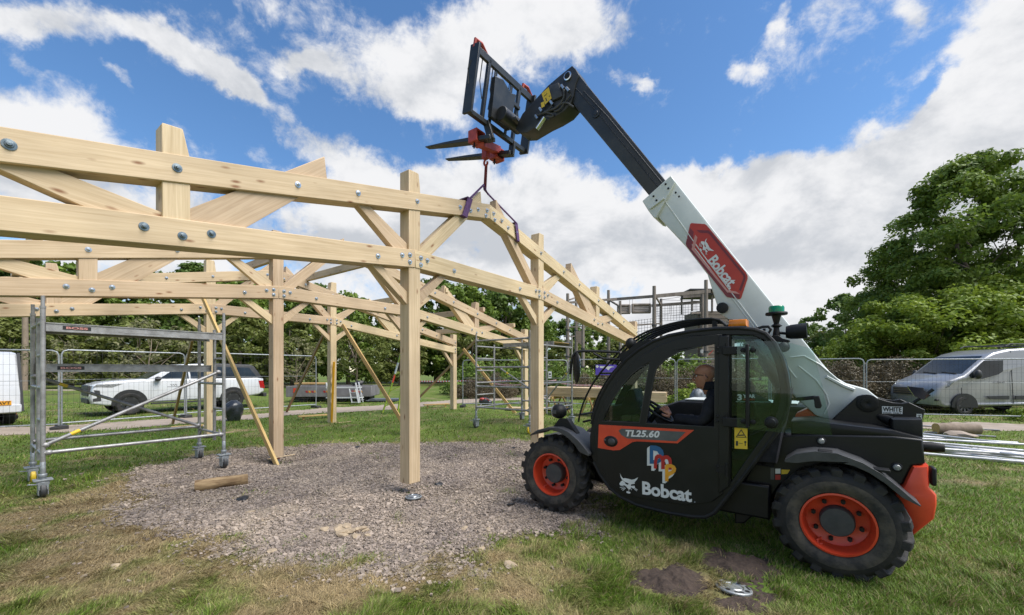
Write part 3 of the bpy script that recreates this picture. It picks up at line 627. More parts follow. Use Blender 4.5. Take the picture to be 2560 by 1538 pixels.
# small tree on the lawn, bare shrub, bushes
make_tree('young', 4.6, 2.3, 1.7, 70, 46, 'olive', .12, 21, 'palebark', top=.5, clump=.17, trunk_r=.07)
place_tree('young', px(890, 28), 28, 1, .5, 'small olive leaved tree on the lawn between the timber posts')
make_tree('sparse', 4.2, 2.2, 1.2, 46, 20, 'pale', .10, 22, 'palebark', clump=.15, trunk_r=.06)
place_tree('sparse', px(375, 23), 23, 1, 1.2, 'thin pale shrub with bare branches behind the white pickup'); place_tree('sparse', px(150, 26), 26, .8, 3.2, 'pale dry shrub behind the scaffold legs at far left')
place_tree('sparse', px(740, 30), 30, .9, 5.0, 'thin pale shrub seen behind the prop board and pickup canopy')
def make_bush(key, r, h, leaf, size, k, n_per, seed, name='bush'):
    rs = np.random.RandomState(seed); cl = []
    for i in range(k):
        a = rs.uniform(0, 6.283); q = r * math.sqrt(rs.uniform(0, 1)); z = h * rs.uniform(.1, 1) * max(.25, 1 - (q / r) ** 2 * .7) * rs.uniform(.7, 1.1); cl.append((q * math.cos(a), q * math.sin(a), z, .22 * h * rs.uniform(.7, 1.4)))
    root = bpy.data.objects.new(name, None); COL.objects.link(root); mb = MB()
    for c in cl[::3]: mb.tube([(c[0] * .2, c[1] * .2, -.05), (c[0] * .7, c[1] * .7, c[2] * .6), c[:3]], [.03, .02, .008], 5)
    mb.build('stems', M['bark'], root); leaves_obj('foliage', leaf_mesh(cl, n_per, size, 1, rs), LEAF[leaf], root); PROTO[key] = [root, False]
make_bush('gb', 2.4, 2.4, 'mid', .10, 90, 90, 31); make_bush('bb', 2.4, 1.9, 'brown', .045, 130, 190, 32, 'bramble_bush'); make_bush('lb', 1.8, 1.3, 'bright', .08, 60, 80, 33)
place_tree('gb', px(1225, 27), 27, 1.15, 0, 'rounded green bush behind the right scaffold tower', cat='bush'); place_tree('gb', px(1300, 29), 29, 1.1, 2, 'green bush right of the rounded bush behind the middle post', cat='bush')
place_tree('gb', px(1420, 27), 27, 1.0, 1, 'leafy green bush behind the purple banner', cat='bush'); place_tree('gb', px(1700, 26), 26, 1.1, 3, 'green bush seen through the cab window above the bracken', cat='bush')
place_tree('bb', px(1215, 23.5), 23.5, .75, 1, 'low brown bramble at the foot of the bush behind the right scaffold', cat='bush'); place_tree('bb', px(1500, 23), 23, .85, 2, 'brown bramble below the purple banner', cat='bush'); place_tree('bb', px(1660, 22), 22, .95, 4, 'tangled brown bracken seen through the cab window', cat='bush')
place_tree('bb', px(1790, 22), 22, .95, 5, 'brown bracken behind the driver', cat='bush'); place_tree('lb', px(1740, 18.5), 18.5, .7, 2, 'low bright green plants seen through the cab in front of the bracken', cat='bush')
for i, (u, d, s, t) in enumerate([(2070, 18.5, 1.0, 'brown bracken thicket beside the white boom foot'), (2170, 18.2, 1.05, 'brown bracken thicket behind the fence corner posts'), (2260, 18.6, 1.0, 'dark brown bracken behind the van bonnet'), (2340, 19, .8, 'brown bracken hidden mostly by the silver van')]): place_tree('bb', px(u, d), d, s, i * 1.3, t, cat='bush', sz=s * 1.05)
place_tree('lb', px(2590, 12.5), 12.5, .35, 0, 'small green weed clump at the right picture edge', cat='bush')
# ------------------------------------------------------------------ timber frames
YAW = R(36.717); FD = Vector((math.sin(YAW), math.cos(YAW), 0)); FN = Vector((-math.cos(YAW), math.sin(YAW), 0))
FK = Vector((-.342, 6.521, 0)); ROWW = [0, 3.764, 7.112]; SI, SK, SO = 1.5, 3.955, 6.464
ZK, SU, ZL, SL, TH = 4.221, .22, 3.152, .13, .226
def zu(s): return ZK - SU * abs(s)
def zl(s): return ZL - SL * max(0, abs(s) - SI)
def frame_world(row, s, w, z): 
    p = FK + FN * ROWW[row] + FD * s + FN * w; return Vector((p.x, p.y, z))
def timber(name, poly, w0, w1, axis, parent, mat='timber', bevel=.006):
    """polygon in the frame's own (s,z) plane, thickness w0..w1, grain along axis"""
    c = Vector((sum(q[0] for q in poly) / len(poly), 0, sum(q[1] for q in poly) / len(poly)))
    x = Vector((axis[0], 0, axis[1])).normalized(); y = Vector((0, 1, 0)); z = x.cross(y); Mx = Matrix((x, y, z)).transposed(); Mi = Mx.inverted()
    mb = MB(); mb.plate(list(poly), w0, w1, lambda a, b, t: Mi @ (Vector((a, t, b)) - c))
    o = mb.build(name, M[mat], parent, bevel=bevel, seg=1); o.matrix_basis = Matrix.Translation(c) @ Mx.to_4x4(); return o
def sym(P, g): return [(a * g, b) for a, b in P]
def make_frame(row, label, bottom, sides=(-1, 1)):
    o3 = FK + FN * ROWW[row]
    t = thing('roof_truss', label, 'timber frame', (o3.x, o3.y, 0), math.pi / 2 - YAW, 'bolted timber roof frames')
    T = .2; tv = TH
    for g in sides:
        # upper chord, tie and sloping lower chord
        e = SO + .06
        timber('upper_chord', sym([(0, zu(0)), (e, zu(e)), (e, zu(e) - tv), (0, zu(0) - tv)], g), 0, T, (g, -SU), t)
        timber('lower_chord', sym([(SI + .002, zl(SI)), (e, zl(e)), (e, zl(e) - tv), (SI + .002, zl(SI) - tv)], g), 0, T, (g, -SL), t)
        # posts
        hp = .092
        zt = zu(SI) + .27
        timber('post', sym([(SI - hp, bottom(g * SI)), (SI + hp, bottom(g * SI)), (SI + hp, zt), (SI - hp + .03, zt), (SI - hp, zt - .22)], g), .012, .196, (0, 1), t)
        zt = zu(SO) + .20
        timber('post', sym([(SO - hp, bottom(g * SO)), (SO + hp, bottom(g * SO)), (SO + hp, zt), (SO - hp, zt)], g), .013, .195, (0, 1), t)
        zt = zu(SK) + .20
        timber('king_post', sym([(SK - hp, zl(SK) - tv + .02), (SK + hp, zl(SK) - tv + .01), (SK + hp, zu(SK) - .02), (SK + hp, zt + .02), (SK - hp + .05, zt + .03), (SK - hp, zu(SK))], g), .014, .194, (0, 1), t)
        # knee braces below the lower chord
        timber('knee_brace', sym([(SI + hp - .01, 2.44), (SI + hp - .01, 2.60), (SI + .50, zl(SI + .5) - tv + .02), (SI + .63, zl(SI + .63) - tv + .02)], g), .05, .15, (.5 * g, .5), t)
        timber('knee_brace', sym([(SI - hp + .01, 2.44), (SI - hp + .01, 2.60), (SI - .50, zl(0) - tv + .02), (SI - .63, zl(0) - tv + .02)], g), .05, .15, (-.5, .5), t)
        timber('knee_brace', sym([(SO - hp + .01, 1.75), (SO - hp + .01, 1.90), (SO - .50, zl(SO - .5) - tv + .02), (SO - .62, zl(SO - .62) - tv + .02)], g), .05, .15, (-.5, .5), t)
        # struts between the chords, their cut ends standing above the upper chord
        timber('strut', sym([(SI - .06, zl(0) - .10), (SI - .02, zl(0) - .03), (.19, zu(.19) + .19), (.17, zu(.17) - .01), (SI - .26, zl(0) - .03), (SI - .2, zl(0) - .1)], g), .03, .17, (-1.2 * g, 1.15), t)
        timber('strut', sym([(SI + hp - .02, zl(SI) - .06), (SI + hp - .02, zl(SI) + .06), (SI + .80, zu(SI + .8) - .10), (SI + .92, zu(SI + .92) - .10), (SI + .24, zl(SI + .2) - .06)], g), .05, .15, (.7 * g, .42), t)
        timber('strut', sym([(SK - hp + .02, zl(SK) - .08), (SK - hp + .02, zl(SK) + .10), (SK - 1.26, zu(SK - 1.26) + .24), (SK - 1.29, zu(SK - 1.29) - .02), (SK - .40, zl(SK - .4) - .08)], g), .03, .17, (-1.1 * g, .95), t)
        timber('strut', sym([(SK + hp - .02, zl(SK) - .08), (SK + hp - .02, zl(SK) + .03), (SK + .95, zu(SK + .95) - .10), (SK + 1.2, zu(SK + 1.2) - .10), (SK + .38, zl(SK + .38) - .06)], g), .04, .16, (1.0 * g, .12), t)
        timber('strut', sym([(SO - hp + .02, zl(SO) - .02), (SO - hp + .02, zl(SO) + .10), (SO - .75, zu(SO - .75) - .08), (SO - .95, zu(SO - .95) - .08)], g), .05, .15, (-1.0 * g, .25), t)
    timber('lower_chord', [(-SI, zl(0)), (SI, zl(0)), (SI, zl(0) - tv), (-SI, zl(0) - tv)], .001, T - .001, (1, 0), t)
    # bolts
    B = [(.10, -.06), (.28, .0), (.02, -.0), (.11, -.15), (.2, -.1), (.29, -.19), (.46, -.12), (.68, -.2)]
    bm_mat = 'zinc'
    def bolt(s, z, k=1.0, m='zinc'):
        mb = MB(); mb.lathe([(.001, .0), (.03 * k, .0), (.03 * k, -.004), (.019 * k, -.005), (.017 * k, -.012), (.012 * k, -.013), (.011 * k, -.03), (.001, -.031)], (0, 0, 0), 'y', 14, 1, False)
        o = mb.build('bolt', M[m], t); o.location = (s, -.001, z); return o
    for g in sides:
        dk = 'darkbolt' if (row == 0 and g < 0) else 'zinc'
        for s, z in [(.11, 4.03), (.29, 4.07), (.46, 4.0), (.02 + .06, 4.12)]: bolt(g * s, z - .02 if s < .2 else z - .02)
        for s in (.68, 1.47, 2.32, 2.99): bolt(g * s, zu(s) - .11)
        bolt(g * SK, zu(SK) - .11, 1.15, dk); bolt(g * 4.82, zu(4.82) - .11, 1.2, dk); bolt(g * 5.5, zu(5.5) - .11); bolt(g * SO, zu(SO) - .11)
        for s, z in [(1.41, 3.08), (1.41, 2.99), (1.3, 3.07), (.8, 3.03), (1.59, 3.08), (1.59, 2.99), (1.71, 3.05), (2.06, 2.96)]: bolt(g * s, z - .01)
        bolt(g * 4.16, 2.73 - .02, 1.1, dk); bolt(g * 3.92, 2.70, 1.1, dk); bolt(g * 3.72, 2.77, 1.1, dk); bolt(g * (SO), zl(SO) - .06); bolt(g * SO, zl(SO) - .16)
    return t
f0 = make_frame(0, 'nearest timber roof frame hanging from the purple sling, its post above the gravel', lambda s: .16)
f1 = make_frame(1, 'second timber roof frame behind the lifted one, its post standing in the gravel', lambda s: .035 if abs(s) < 2 else .10)
f2 = make_frame(2, 'third and farthest timber roof frame standing on the grass by the path', lambda s: .10 if abs(s) < 2 else .12)
# steel feet under the posts
def steel_foot(row, s, label, dug=False):
    p = frame_world(row, s, .10, 0); p.z = ground_h(p.x, p.y)
    t = thing('post_foot', label, 'post foot', p, 0, 'steel feet of the posts'); mb = MB(); b = (.035 if dug else .1) - p.z
    mb.tube([(0, 0, -.15), (0, 0, b)], .055, 14); mb.build('pile_tube', M['galv'], t); m2 = MB(); m2.box((0, 0, b - .006), (.17, .17, .012)); m2.build('plate', M['galv'], t)
    if dug: m3 = MB(); m3.lathe([(.057, b - .05), (.057, b - .02)], (0, 0, 0), 'z', 14, 1, False); m3.build('rust_band', M['red'], t)
steel_foot(1, -SI, 'galvanised ground screw carrying the post beside the drying log', True)
steel_foot(2, -SI, 'steel foot under the far post left, next to the plank bench'); steel_foot(2, SI, 'steel foot under the far post beside the yellow ladder'); steel_foot(2, SO, 'steel foot under the rearmost post near the path'); steel_foot(1, SO, 'steel foot under the post inside the right scaffold')
def ground_disc(loc, label, r=.10, tilt=(0, 0)):
    t = thing('ground_screw_cap', label, 'ground screw', loc); t.rotation_euler = (tilt[0], tilt[1], .3)
    mb = MB(); mb.lathe([(.001, .0), (r * .95, .0), (r, -.006), (r, -.016), (r * .62, -.018), (r * .6, -.12), (.001, -.12)], (0, 0, .05), 'z', 28); mb.build('plate', M['galv'], t, angle=30)
    mh = MB()
    for i in range(4): a = i * 1.571 + .4; mh.lathe([(.001, 0), (r * .13, 0), (r * .13, .002), (.001, .002)], (r * .76 * math.cos(a), r * .76 * math.sin(a), .0515), 'z', 10)
    for i in range(4): a = i * 1.571 + 1.15; mh.box((r * .8 * math.cos(a), r * .8 * math.sin(a), .052), (r * .1, r * .5, .003), Matrix.Rotation(a, 3, 'Z'))
    mh.build('slots', M['decalblack'], t)
    mr = MB(); mr.lathe([(r * .5, .051), (r * .52, .055), (r * .55, .051)], (0, 0, 0), 'z', 24, 1, False); mr.build('rim', M['zinc'], t); return t
ground_disc(on_ground(1034, 1250), 'round galvanised ground screw cap under the hanging timber post')
ground_disc(on_ground(1833, 1484, -.03), 'round slotted steel ground screw cap in the dug soil', .125, (R(-3), R(6)))
# roof purlins lying across the second and third frames
def purlin(s, label, side='n', over0=.0, over1=.08, row=(1, 2), h=.17):
    a = frame_world(row[0], s, over0, zu(s) + .012); b = frame_world(row[1], s, .2 + over1, zu(s) + .012); x = (b - a).normalized(); L = (b - a).length
    mb = MB(); mb.plate([(-L / 2, h), (L / 2, h), (L / 2, .0), (L / 2 - .02, 0), (-L / 2 + .12, 0), (-L / 2, .05)], -.045, .045, lambda p, q, t: Vector((p, t, q)))
    o = mb.build('roof_purlin', M['timber'], None, bevel=.005, seg=1); c = (a + b) / 2; y = Vector((0, 0, 1)).cross(x); Mx = Matrix((x, y, Vector((0, 0, 1)))).transposed().to_4x4(); o.matrix_basis = Matrix.Translation(c) @ Mx
    return tag(o, label, 'purlin', 'timber purlins across the standing frames')
for s, l in [(.75, 'purlin nearest the ridge on the right slope of the standing frames'), (2.75, 'second purlin down from the ridge on the right slope'), (4.25, 'third purlin down the right slope, over the short king post'), (5.75, 'lowest purlin on the right slope, near the rearmost post'),
             (-.75, 'purlin nearest the ridge on the left slope of the standing frames'), (-2.75, 'second purlin down from the ridge on the left slope'), (-4.4, 'third purlin down the left slope of the standing frames')]: purlin(s, l)
# raking props and loose boards
def board(p, q, w, h, label, mat='plank', name='prop_board', cat='prop', group='temporary raking props', up=(0, 0, 1)):
    p, q = Vector(p), Vector(q); x = (q - p).normalized(); L = (q - p).length; u = Vector(up)
    y = u.cross(x).normalized(); z = x.cross(y); mb = MB(); mb.box((0, 0, 0), (L, w, h)); o = mb.build(name, M[mat], None, bevel=.004, seg=1)
    o.matrix_basis = Matrix.Translation((p + q) / 2) @ Matrix((x, y, z)).transposed().to_4x4(); return tag(o, label, cat, group)
board(at(503, 735, 9.25), at(697, 1174, 7.15), .045, .095, 'long pale prop from the far left post down to the dug hole')
board(at(480, 850, 10.2), at(430, 1066, 11.7), .05, .09, 'short dark prop behind the left scaffold', 'oldplank')
board(at(812, 830, 11.9), at(716, 1030, 15.2), .05, .10, 'dark prop leaning down to the left of the post with the yellow ladder', 'oldplank')
board(at(856, 812, 11.6), at(1016, 1072, 10.85), .045, .10, 'long pale prop passing left of the hanging post, down to the grass')
board(at(1158, 872, 15.6), at(1290, 1036, 14.9), .05, .10, 'pale prop slanting through the right scaffold tower')
board(at(1195, 845, 16.3), at(1040, 1002, 20.5), .05, .10, 'dark weathered prop behind the rearmost post', 'oldplank')
def bench(u0, v0, u1, v1, d0, d1, label):
    a, b = at(u0, v0, d0), at(u1, v1, d1); c = (a + b) / 2; g = ground_h(c.x, c.y); ax = (b - a); ax.z = 0; L = ax.length; rz = math.atan2(ax.y, ax.x)
    t = thing('sighting_rail', label, 'plank bench', (c.x, c.y, g), rz, 'low plank rails on stakes'); z = c.z - g
    mb = MB(); mb.box((0, 0, z), (L, .16, .04)); mb.build('plank', M['plank'], t, bevel=.003, seg=1)
    for s in (-1, 1): mb = MB(); mb.box((s * L * .36, 0, z / 2 - .03), (.05, .05, z)); mb.build('stake', M['plank'], t)
bench(745, 1043, 838, 1034, 12.6, 13.3, 'low plank rail on stakes left of the post with the yellow ladder'); bench(1060, 1013, 1122, 1009, 16.6, 17.2, 'low plank rail on stakes left of the rearmost post'); bench(428, 1068, 522, 1063, 10.8, 11.3, 'low plank rail on stakes behind the left scaffold')
for (u0, u1, v0, v1, l) in [(816, 878, 1060, 1054, 'thin marker batten nailed across the foot of the post with the yellow ladder'), (668, 738, 1148, 1136, 'thin marker batten across the foot of the post standing in the gravel'), (530, 585, 1086, 1080, 'thin marker batten at the foot of the far left post')]:
    d = {816: 11.75, 668: 7.35, 530: 9.3}[u0]; board(at(u0, v0, d), at(u1, v1, d + .35), .012, .02, l, 'timber', 'marker_batten', 'batten', 'thin battens at the post feet')
# log, dark lumps, pale stones on the gravel
def log(u, v, L, r, rz, label, mat='log', tilt=0.0):
    p = on_ground(u, v); t = thing('log', label, 'log', p, rz); mb = MB(); rs = np.random.RandomState(int(u)); n = 18; pts = []
    vs = []
    for i in range(9):
        for j in range(n):
            a = 6.283 * j / n; k = r * (1 + .04 * math.sin(3 * a + i) + rs.normal(0, .012)); vs.append((-L / 2 + L * i / 8 + rs.normal(0, .008) * (0 < i < 8), k * math.cos(a), r + k * math.sin(a) + math.sin(i / 8 * 3.1) * r * .05))
    fs = [(i * n + j, i * n + (j + 1) % n, (i + 1) * n + (j + 1) % n, (i + 1) * n + j) for i in range(8) for j in range(n)]; mb.add(vs, fs); mb.build('bark_side', M[mat], t)
    for s in (0, 8):
        m = MB(); m.add([vs[s * n + j] for j in range(n)] + [(vs[s * n][0] + (.004 if s else -.004), 0, r)], [(j, (j + 1) % n, n) for j in range(n)]); m.build('cut_end', M['plank'], t)
    return t
log(555, 1220, .60, .076, R(36), 'short debarked round log lying on the gravel')
def rock(u, v, r, label, mat='stone', name='stone', cat='stone', group='pale sandstone lumps on the gravel', flat=.6, dz=0.0, seed=0):
    p = on_ground(u, v); rs = np.random.RandomState(int(u * 7 + v + seed)); bm = bmesh.new(); bmesh.ops.create_icosphere(bm, subdivisions=2, radius=1)
    off = rs.uniform(-1, 1, 3) * 5
    for q in bm.verts:
        k = 1 + .28 * math.sin(q.co.x * 3.1 + off[0]) * math.cos(q.co.y * 2.7 + off[1]) + rs.normal(0, .07); q.co = Vector((q.co.x * k * r * rs.uniform(.98, 1.02) * 1.25, q.co.y * k * r, q.co.z * k * r * flat))
    me = bpy.data.meshes.new(name); bm.to_mesh(me); bm.free(); me.materials.append(M[mat]); o = bpy.data.objects.new(name, me); COL.objects.link(o); o.location = p + Vector((0, 0, r * flat * .45 + dz)); o.rotation_euler = (rs.normal(0, .15), rs.normal(0, .15), rs.uniform(0, 6)); return tag(o, label, cat, group)
for i in range(18):
    u = 872 + nrs.normal(0, 24); v = 1332 + nrs.normal(0, 9); rock(u, v, nrs.uniform(.02, .075) * (.6 + .4 * math.exp(-((u - 880) / 40) ** 2)), 'pale sandstone lump in the broken heap on the gravel', group='broken sandstone heap on the gravel', dz=.012, seed=i, flat=.38)
for (u, v, r, l) in [(680, 1380, .055, 'flat pale stone alone on the near gravel, below the heap'), (1160, 1325, .05, 'pale stone to the right of the sandstone heap'), (1178, 1343, .03, 'small pale stone right of the heap, beside a larger one'), (1220, 1326, .04, 'pale stone on the gravel nearest the front wheel'), (1205, 1376, .05, 'pale stone at the gravel edge near the machine'), (1277, 1415, .06, 'large pale stone on the dry grass in front of the machine'), (640, 1264, .035, 'pale stone beside the black lump left of the heap'), (655, 1302, .035, 'pale stone left of the heap'), (625, 1282, .05, 'long pale stone left of the heap'), (570, 1500, .03, 'pale stone in the near dry grass'), (290, 1418, .05, 'pinkish stone in the dry grass at lower left'), (885, 1213, .03, 'pale stone behind the ground screw cap'), (953, 1236, .028, 'pale stone left of the ground screw cap')]: rock(u, v, r * .8, l, flat=.42)
for (u, v, r, l) in [(606, 1251, .075, 'black crumbled lump near the log'), (540, 1306, .035, 'small black lump left on the gravel'), (893, 1120, .06, 'black lump at the far gravel edge'), (1098, 1214, .06, 'flat black lump right of the hanging post'), (1275, 1264, .05, 'black lump left of the front wheel'), (1283, 1122, .05, 'black lump left of the post by the front wheel')]: rock(u, v, r, l, 'decalblack', 'black_lump', 'lump', 'black lumps on the gravel', .45)
# dug soil beside the ground screw
def mound(P, h, label, seed):
    w = P; cx = sum(a for a, b in w) / len(w); cy = sum(b for a, b in w) / len(w); x0, x1 = min(a for a, b in w) - .1, max(a for a, b in w) + .1; y0, y1 = min(b for a, b in w) - .1, max(b for a, b in w) + .1
    def ex(x, y):
        d = poly_sd(x, y, w) + (fbm(x, y, .25, seed) - .5) * .2; return h * .75 * ss(.02, -.16, d) + (fbm(x, y, .07, seed + 5) - .5) * .07
    me, V = grid_mesh('soil_mound', np.arange(x0, x1, .012), np.arange(y0, y1, .012), lambda x, y: poly_sd(x, y, w) + (fbm(x, y, .25, seed) - .5) * .2 < .03, .002, ex)
    o = put(me, M['soil'], 'soil_mound'); return tag(o, label, 'soil heap', 'dug soil heaps')
mound(SOILS[0], .075, 'dark crumbly soil heap left of the slotted screw cap', 1); mound(SOILS[1], .05, 'smooth brown soil heap between the slotted screw cap and the rear wheel', 2); mound(SOILS[2], .012, 'thin dark soil spread around the slotted screw cap', 3)
# ------------------------------------------------------------------ scaffold towers
def text_mesh(txt, parent, mat, origin, right, up, width=None, height=None, name='lettering', off=0.0, shear=0.0, depth=.0015, spacing=1.0):
    """letters built as real mesh: origin = left end of the base line, right/up unit vectors"""
    cu = bpy.data.curves.new('t', 'FONT'); cu.body = txt; cu.size = 1; cu.offset = off; cu.shear = shear; cu.extrude = .5; cu.resolution_u = 3; cu.space_character = spacing
    o = bpy.data.objects.new('t', cu); COL.objects.link(o); dg = bpy.context.evaluated_depsgraph_get(); me = bpy.data.meshes.new_from_object(o.evaluated_get(dg)); bpy.data.objects.remove(o); bpy.data.curves.remove(cu)
    v = np.empty(len(me.vertices) * 3); me.vertices.foreach_get('co', v); v = v.reshape(-1, 3); mn, mxx = v.min(0), v.max(0)
    capm = MB.cap if hasattr(MB, 'cap') else .69
    sx = width / (mxx[0] - mn[0]) if width else height / capm; sy = height / (mxx[1] - mn[1]) if height else sx
    v[:, 0] = (v[:, 0] - mn[0]) * sx; v[:, 1] = (v[:, 1] - mn[1]) * sy; v[:, 2] *= depth
    r, u = Vector(right), Vector(up); n = r.cross(u); Mx = np.array([[*r], [*u], [*n]]); v = v @ Mx; me.vertices.foreach_set('co', v.ravel()); me.materials.clear(); me.materials.append(M[mat]); me.name = name; me.update()
    ob = bpy.data.objects.new(name, me); COL.objects.link(ob); ob.location = origin; ob.parent = parent; return ob
def castor(t, x, y, top, yellow=False):
    g = bpy.data.objects.new('castor', None)
    mb = MB(); mb.box((x, y, .225), (.17, .15, .018)); mb.box((x, y, .19), (.11, .12, .05)); mb.box((x - .04, y, .125), (.012, .13, .17)); mb.box((x + .04, y, .125), (.012, .13, .17)); mb.box((x, y + .062, .145), (.09, .012, .12)); mb.box((x, y - .062, .155), (.09, .012, .10)); mb.tube([(x, y, .23), (x, y, top)], .027, 10); mb.lathe([(.04, .26), (.04, .30)], (x, y, 0), 'z', 10); mb.bar((x - .05, y - .05, .18), (x - .13, y - .1, .20), .03, .015)
    c = mb.build('castor', M['galv'], t, bevel=.003, seg=1); w = MB(); w.lathe([(.02, -.028), (.085, -.028), (.10, -.018), (.10, .018), (.085, .028), (.02, .028)], (x, y, .10), 'x', 18); w.build('wheel', M['decalyellow'] if yellow else M['hub'], c)
def tower(label, o, ax, ay, L, Wd, levels, H, n_rungs, diag, decks, yellow):
    """ax: long direction, ay: short direction; legs at the four corners"""
    rz = math.atan2(ax[1], ax[0]); g = ground_h(*o); t = thing('scaffold_tower', label, 'scaffold', (o[0], o[1], g), rz); sy = 1 if (ax[0] * ay[1] - ax[1] * ay[0]) > 0 else -1; Wd *= sy; r = .0254
    for i, x in enumerate((0, L)):
        for j, y in enumerate((0, Wd)):
            castor(t, x, y, .45, (i, j) == yellow); mb = MB(); mb.tube([(x, y, .38), (x, y, H)], r, 12); mb.tube([(x, y, H - .02), (x, y, H + .13)], r * .78, 10)
            mb.lathe([(r * 1.15, H - .03), (r * 1.15, H)], (x, y, 0), 'z', 12); mb.build('leg', M['alu'], t)
        for yy in (.36,) if n_rungs else ():
            mb = MB(); mb.tube([(x, Wd * yy, .42), (x, Wd * yy, H - .12)], r, 10); mb.build('ladder_rail', M['alu'], t)
        for k in range(n_rungs):
            z = .55 + k * (H - .75) / (n_rungs - 1); mb = MB(); mb.tube([(x, 0, z), (x, Wd * (1 if k in (0, n_rungs - 1, 2) else .36), z)], r * .85, 10); mb.build('rung', M['alu'], t)
        for y, d in ((0, sy), (Wd, -sy)): mb = MB(); mb.tube([(x, y, .42), (x, y + d * .22, .62)], .012, 6); mb.build('corner_brace', M['alu'], t)
    for (z, y) in levels:
        mb = MB(); mb.tube([(0, Wd * y, z), (L, Wd * y, z)], .024, 12)
        for x in (.05, L - .05): mb.ball((x, Wd * y, z), (.045, .036, .036), 8, 6)
        mb.build('ledger', M['alu'], t)
    for (x0, z0, x1, z1_, y) in diag:
        mb = MB(); mb.tube([(x0, Wd * y, z0), (x1, Wd * y, z1_)], .0235, 12)
        for q in ((x0, z0), (x1, z1_)): mb.ball((q[0], Wd * y, q[1]), (.045, .036, .036), 8, 6)
        d = mb.build('diagonal_brace', M['alu'], t); m2 = MB(); q = Vector((x0, Wd * y, z0)).lerp(Vector((x1, Wd * y, z1_)), .12); e = Vector((x0, Wd * y, z0)).lerp(Vector((x1, Wd * y, z1_)), .165); m2.tube([q, e], .0242, 12); m2.build('sticker', M['decalyellow'], d)
    for (z, y0, y1, txt) in decks:
        d = bpy.data.objects.new('d', None); bpy.data.objects.remove(d)
        mb = MB()
        for y in (y0, y1): mb.box((L / 2, Wd * y, z), (L - .05, .03, .11)); mb.box((L / 2, Wd * y, z + .05), (L - .05, .05, .012)); mb.box((L / 2, Wd * y, z - .05), (L - .05, .05, .012))
        dk = mb.build('deck_frame', M['alu'], t); m2 = MB(); m2.box((L / 2, Wd * (y0 + y1) / 2, z + .04), (L - .1, abs(Wd * (y1 - y0)) - .06, .016)); m2.build('deck_board', M['oldplank'], t)
        if txt:
            m3 = MB(); m3.box((.30, Wd * y0 - sy * .0165, z), (.26, .002, .05)); m3.build('label_plate', M['decalblack'], dk)
            text_mesh(txt, dk, 'signpale', (.2, Wd * y0 - sy * .019, z - .015), (1, 0, 0), (0, 0, 1), .20, .030, off=.03)
            m4 = MB(); m4.box((.95, Wd * y0 - sy * .0165, z), (.5, .002, .05)); m4.build('worn_label', M['alu'], dk)
    return t
SCA = on_ground(100, 1240); SCA = Vector((-5.93, 5.24, 0)); D2 = (.598, .8016); N2 = (-.8017, .5979)
tower('aluminium scaffold tower on castors at the left, in front of the white pickup', (SCA.x, SCA.y), D2, N2, 1.98, 1.15, [(.56, 0), (.60, .98)], 2.42, 5, [(0.02, .66, L_, 1.58, 0) for L_ in (1.9,)] + [(0.02, 1.52, 1.95, .62, .97)], [(2.16, 0, .5, 'BOSS'), (1.64, .42, .98, 'BOSS')], (0, 1))
tower('aluminium scaffold tower in the middle, behind the post by the front wheel', (-.95, 11.0), (.8017, -.5979), D2, 1.72, 2.1, [(.55, 0), (1.60, 0), (1.1, 0), (2.3, 0), (.6, 1), (2.3, 1), (1.2, 1)], 2.36, 6, [(0.02, 1.56, 1.6, .7, .5), (1.65, 1.55, .9, .7, 1)], [(2.24, .55, .98, None)], (1, 0))
# ------------------------------------------------------------------ telehandler
VO = Vector((2.9885, 3.8347, 0)); VF = Vector((-.7985, .6017, 0)); VL = Vector((-.6017, -.7985, 0))
VP = Plane(VO, VF)                       # n of this plane = left side of the machine
ZA = (1280, 740, 700 / 1791); ZB = (1860, 700, 700 / 1791); ZC = (1860, 1000, 700 / 1931); ZD = (1600, 400, 600 / 1781); ZE = (1150, 80, 350 / 1528); ZF = (1000, 60, 700 / 1998); ZG = (1530, 1090, 240 / 1875); ZH = (1820, 760, 300 / 1309); ZI = (1690, 540, 210 / 1417); ZP = (1600, 860, 300 / 1781)
TL = thing('telehandler', 'black and white compact telehandler with orange wheels and raised telescopic boom', 'telehandler', VO, math.atan2(VF.y, VF.x))
def vp(Z, pts, y): return VP.many(Z, pts, y)
def v1(Z, x, y, yy): a, b = VP(*z1(Z, x, y), yy); return Vector((a, yy, b))
YC = .80        # outer face of the cab
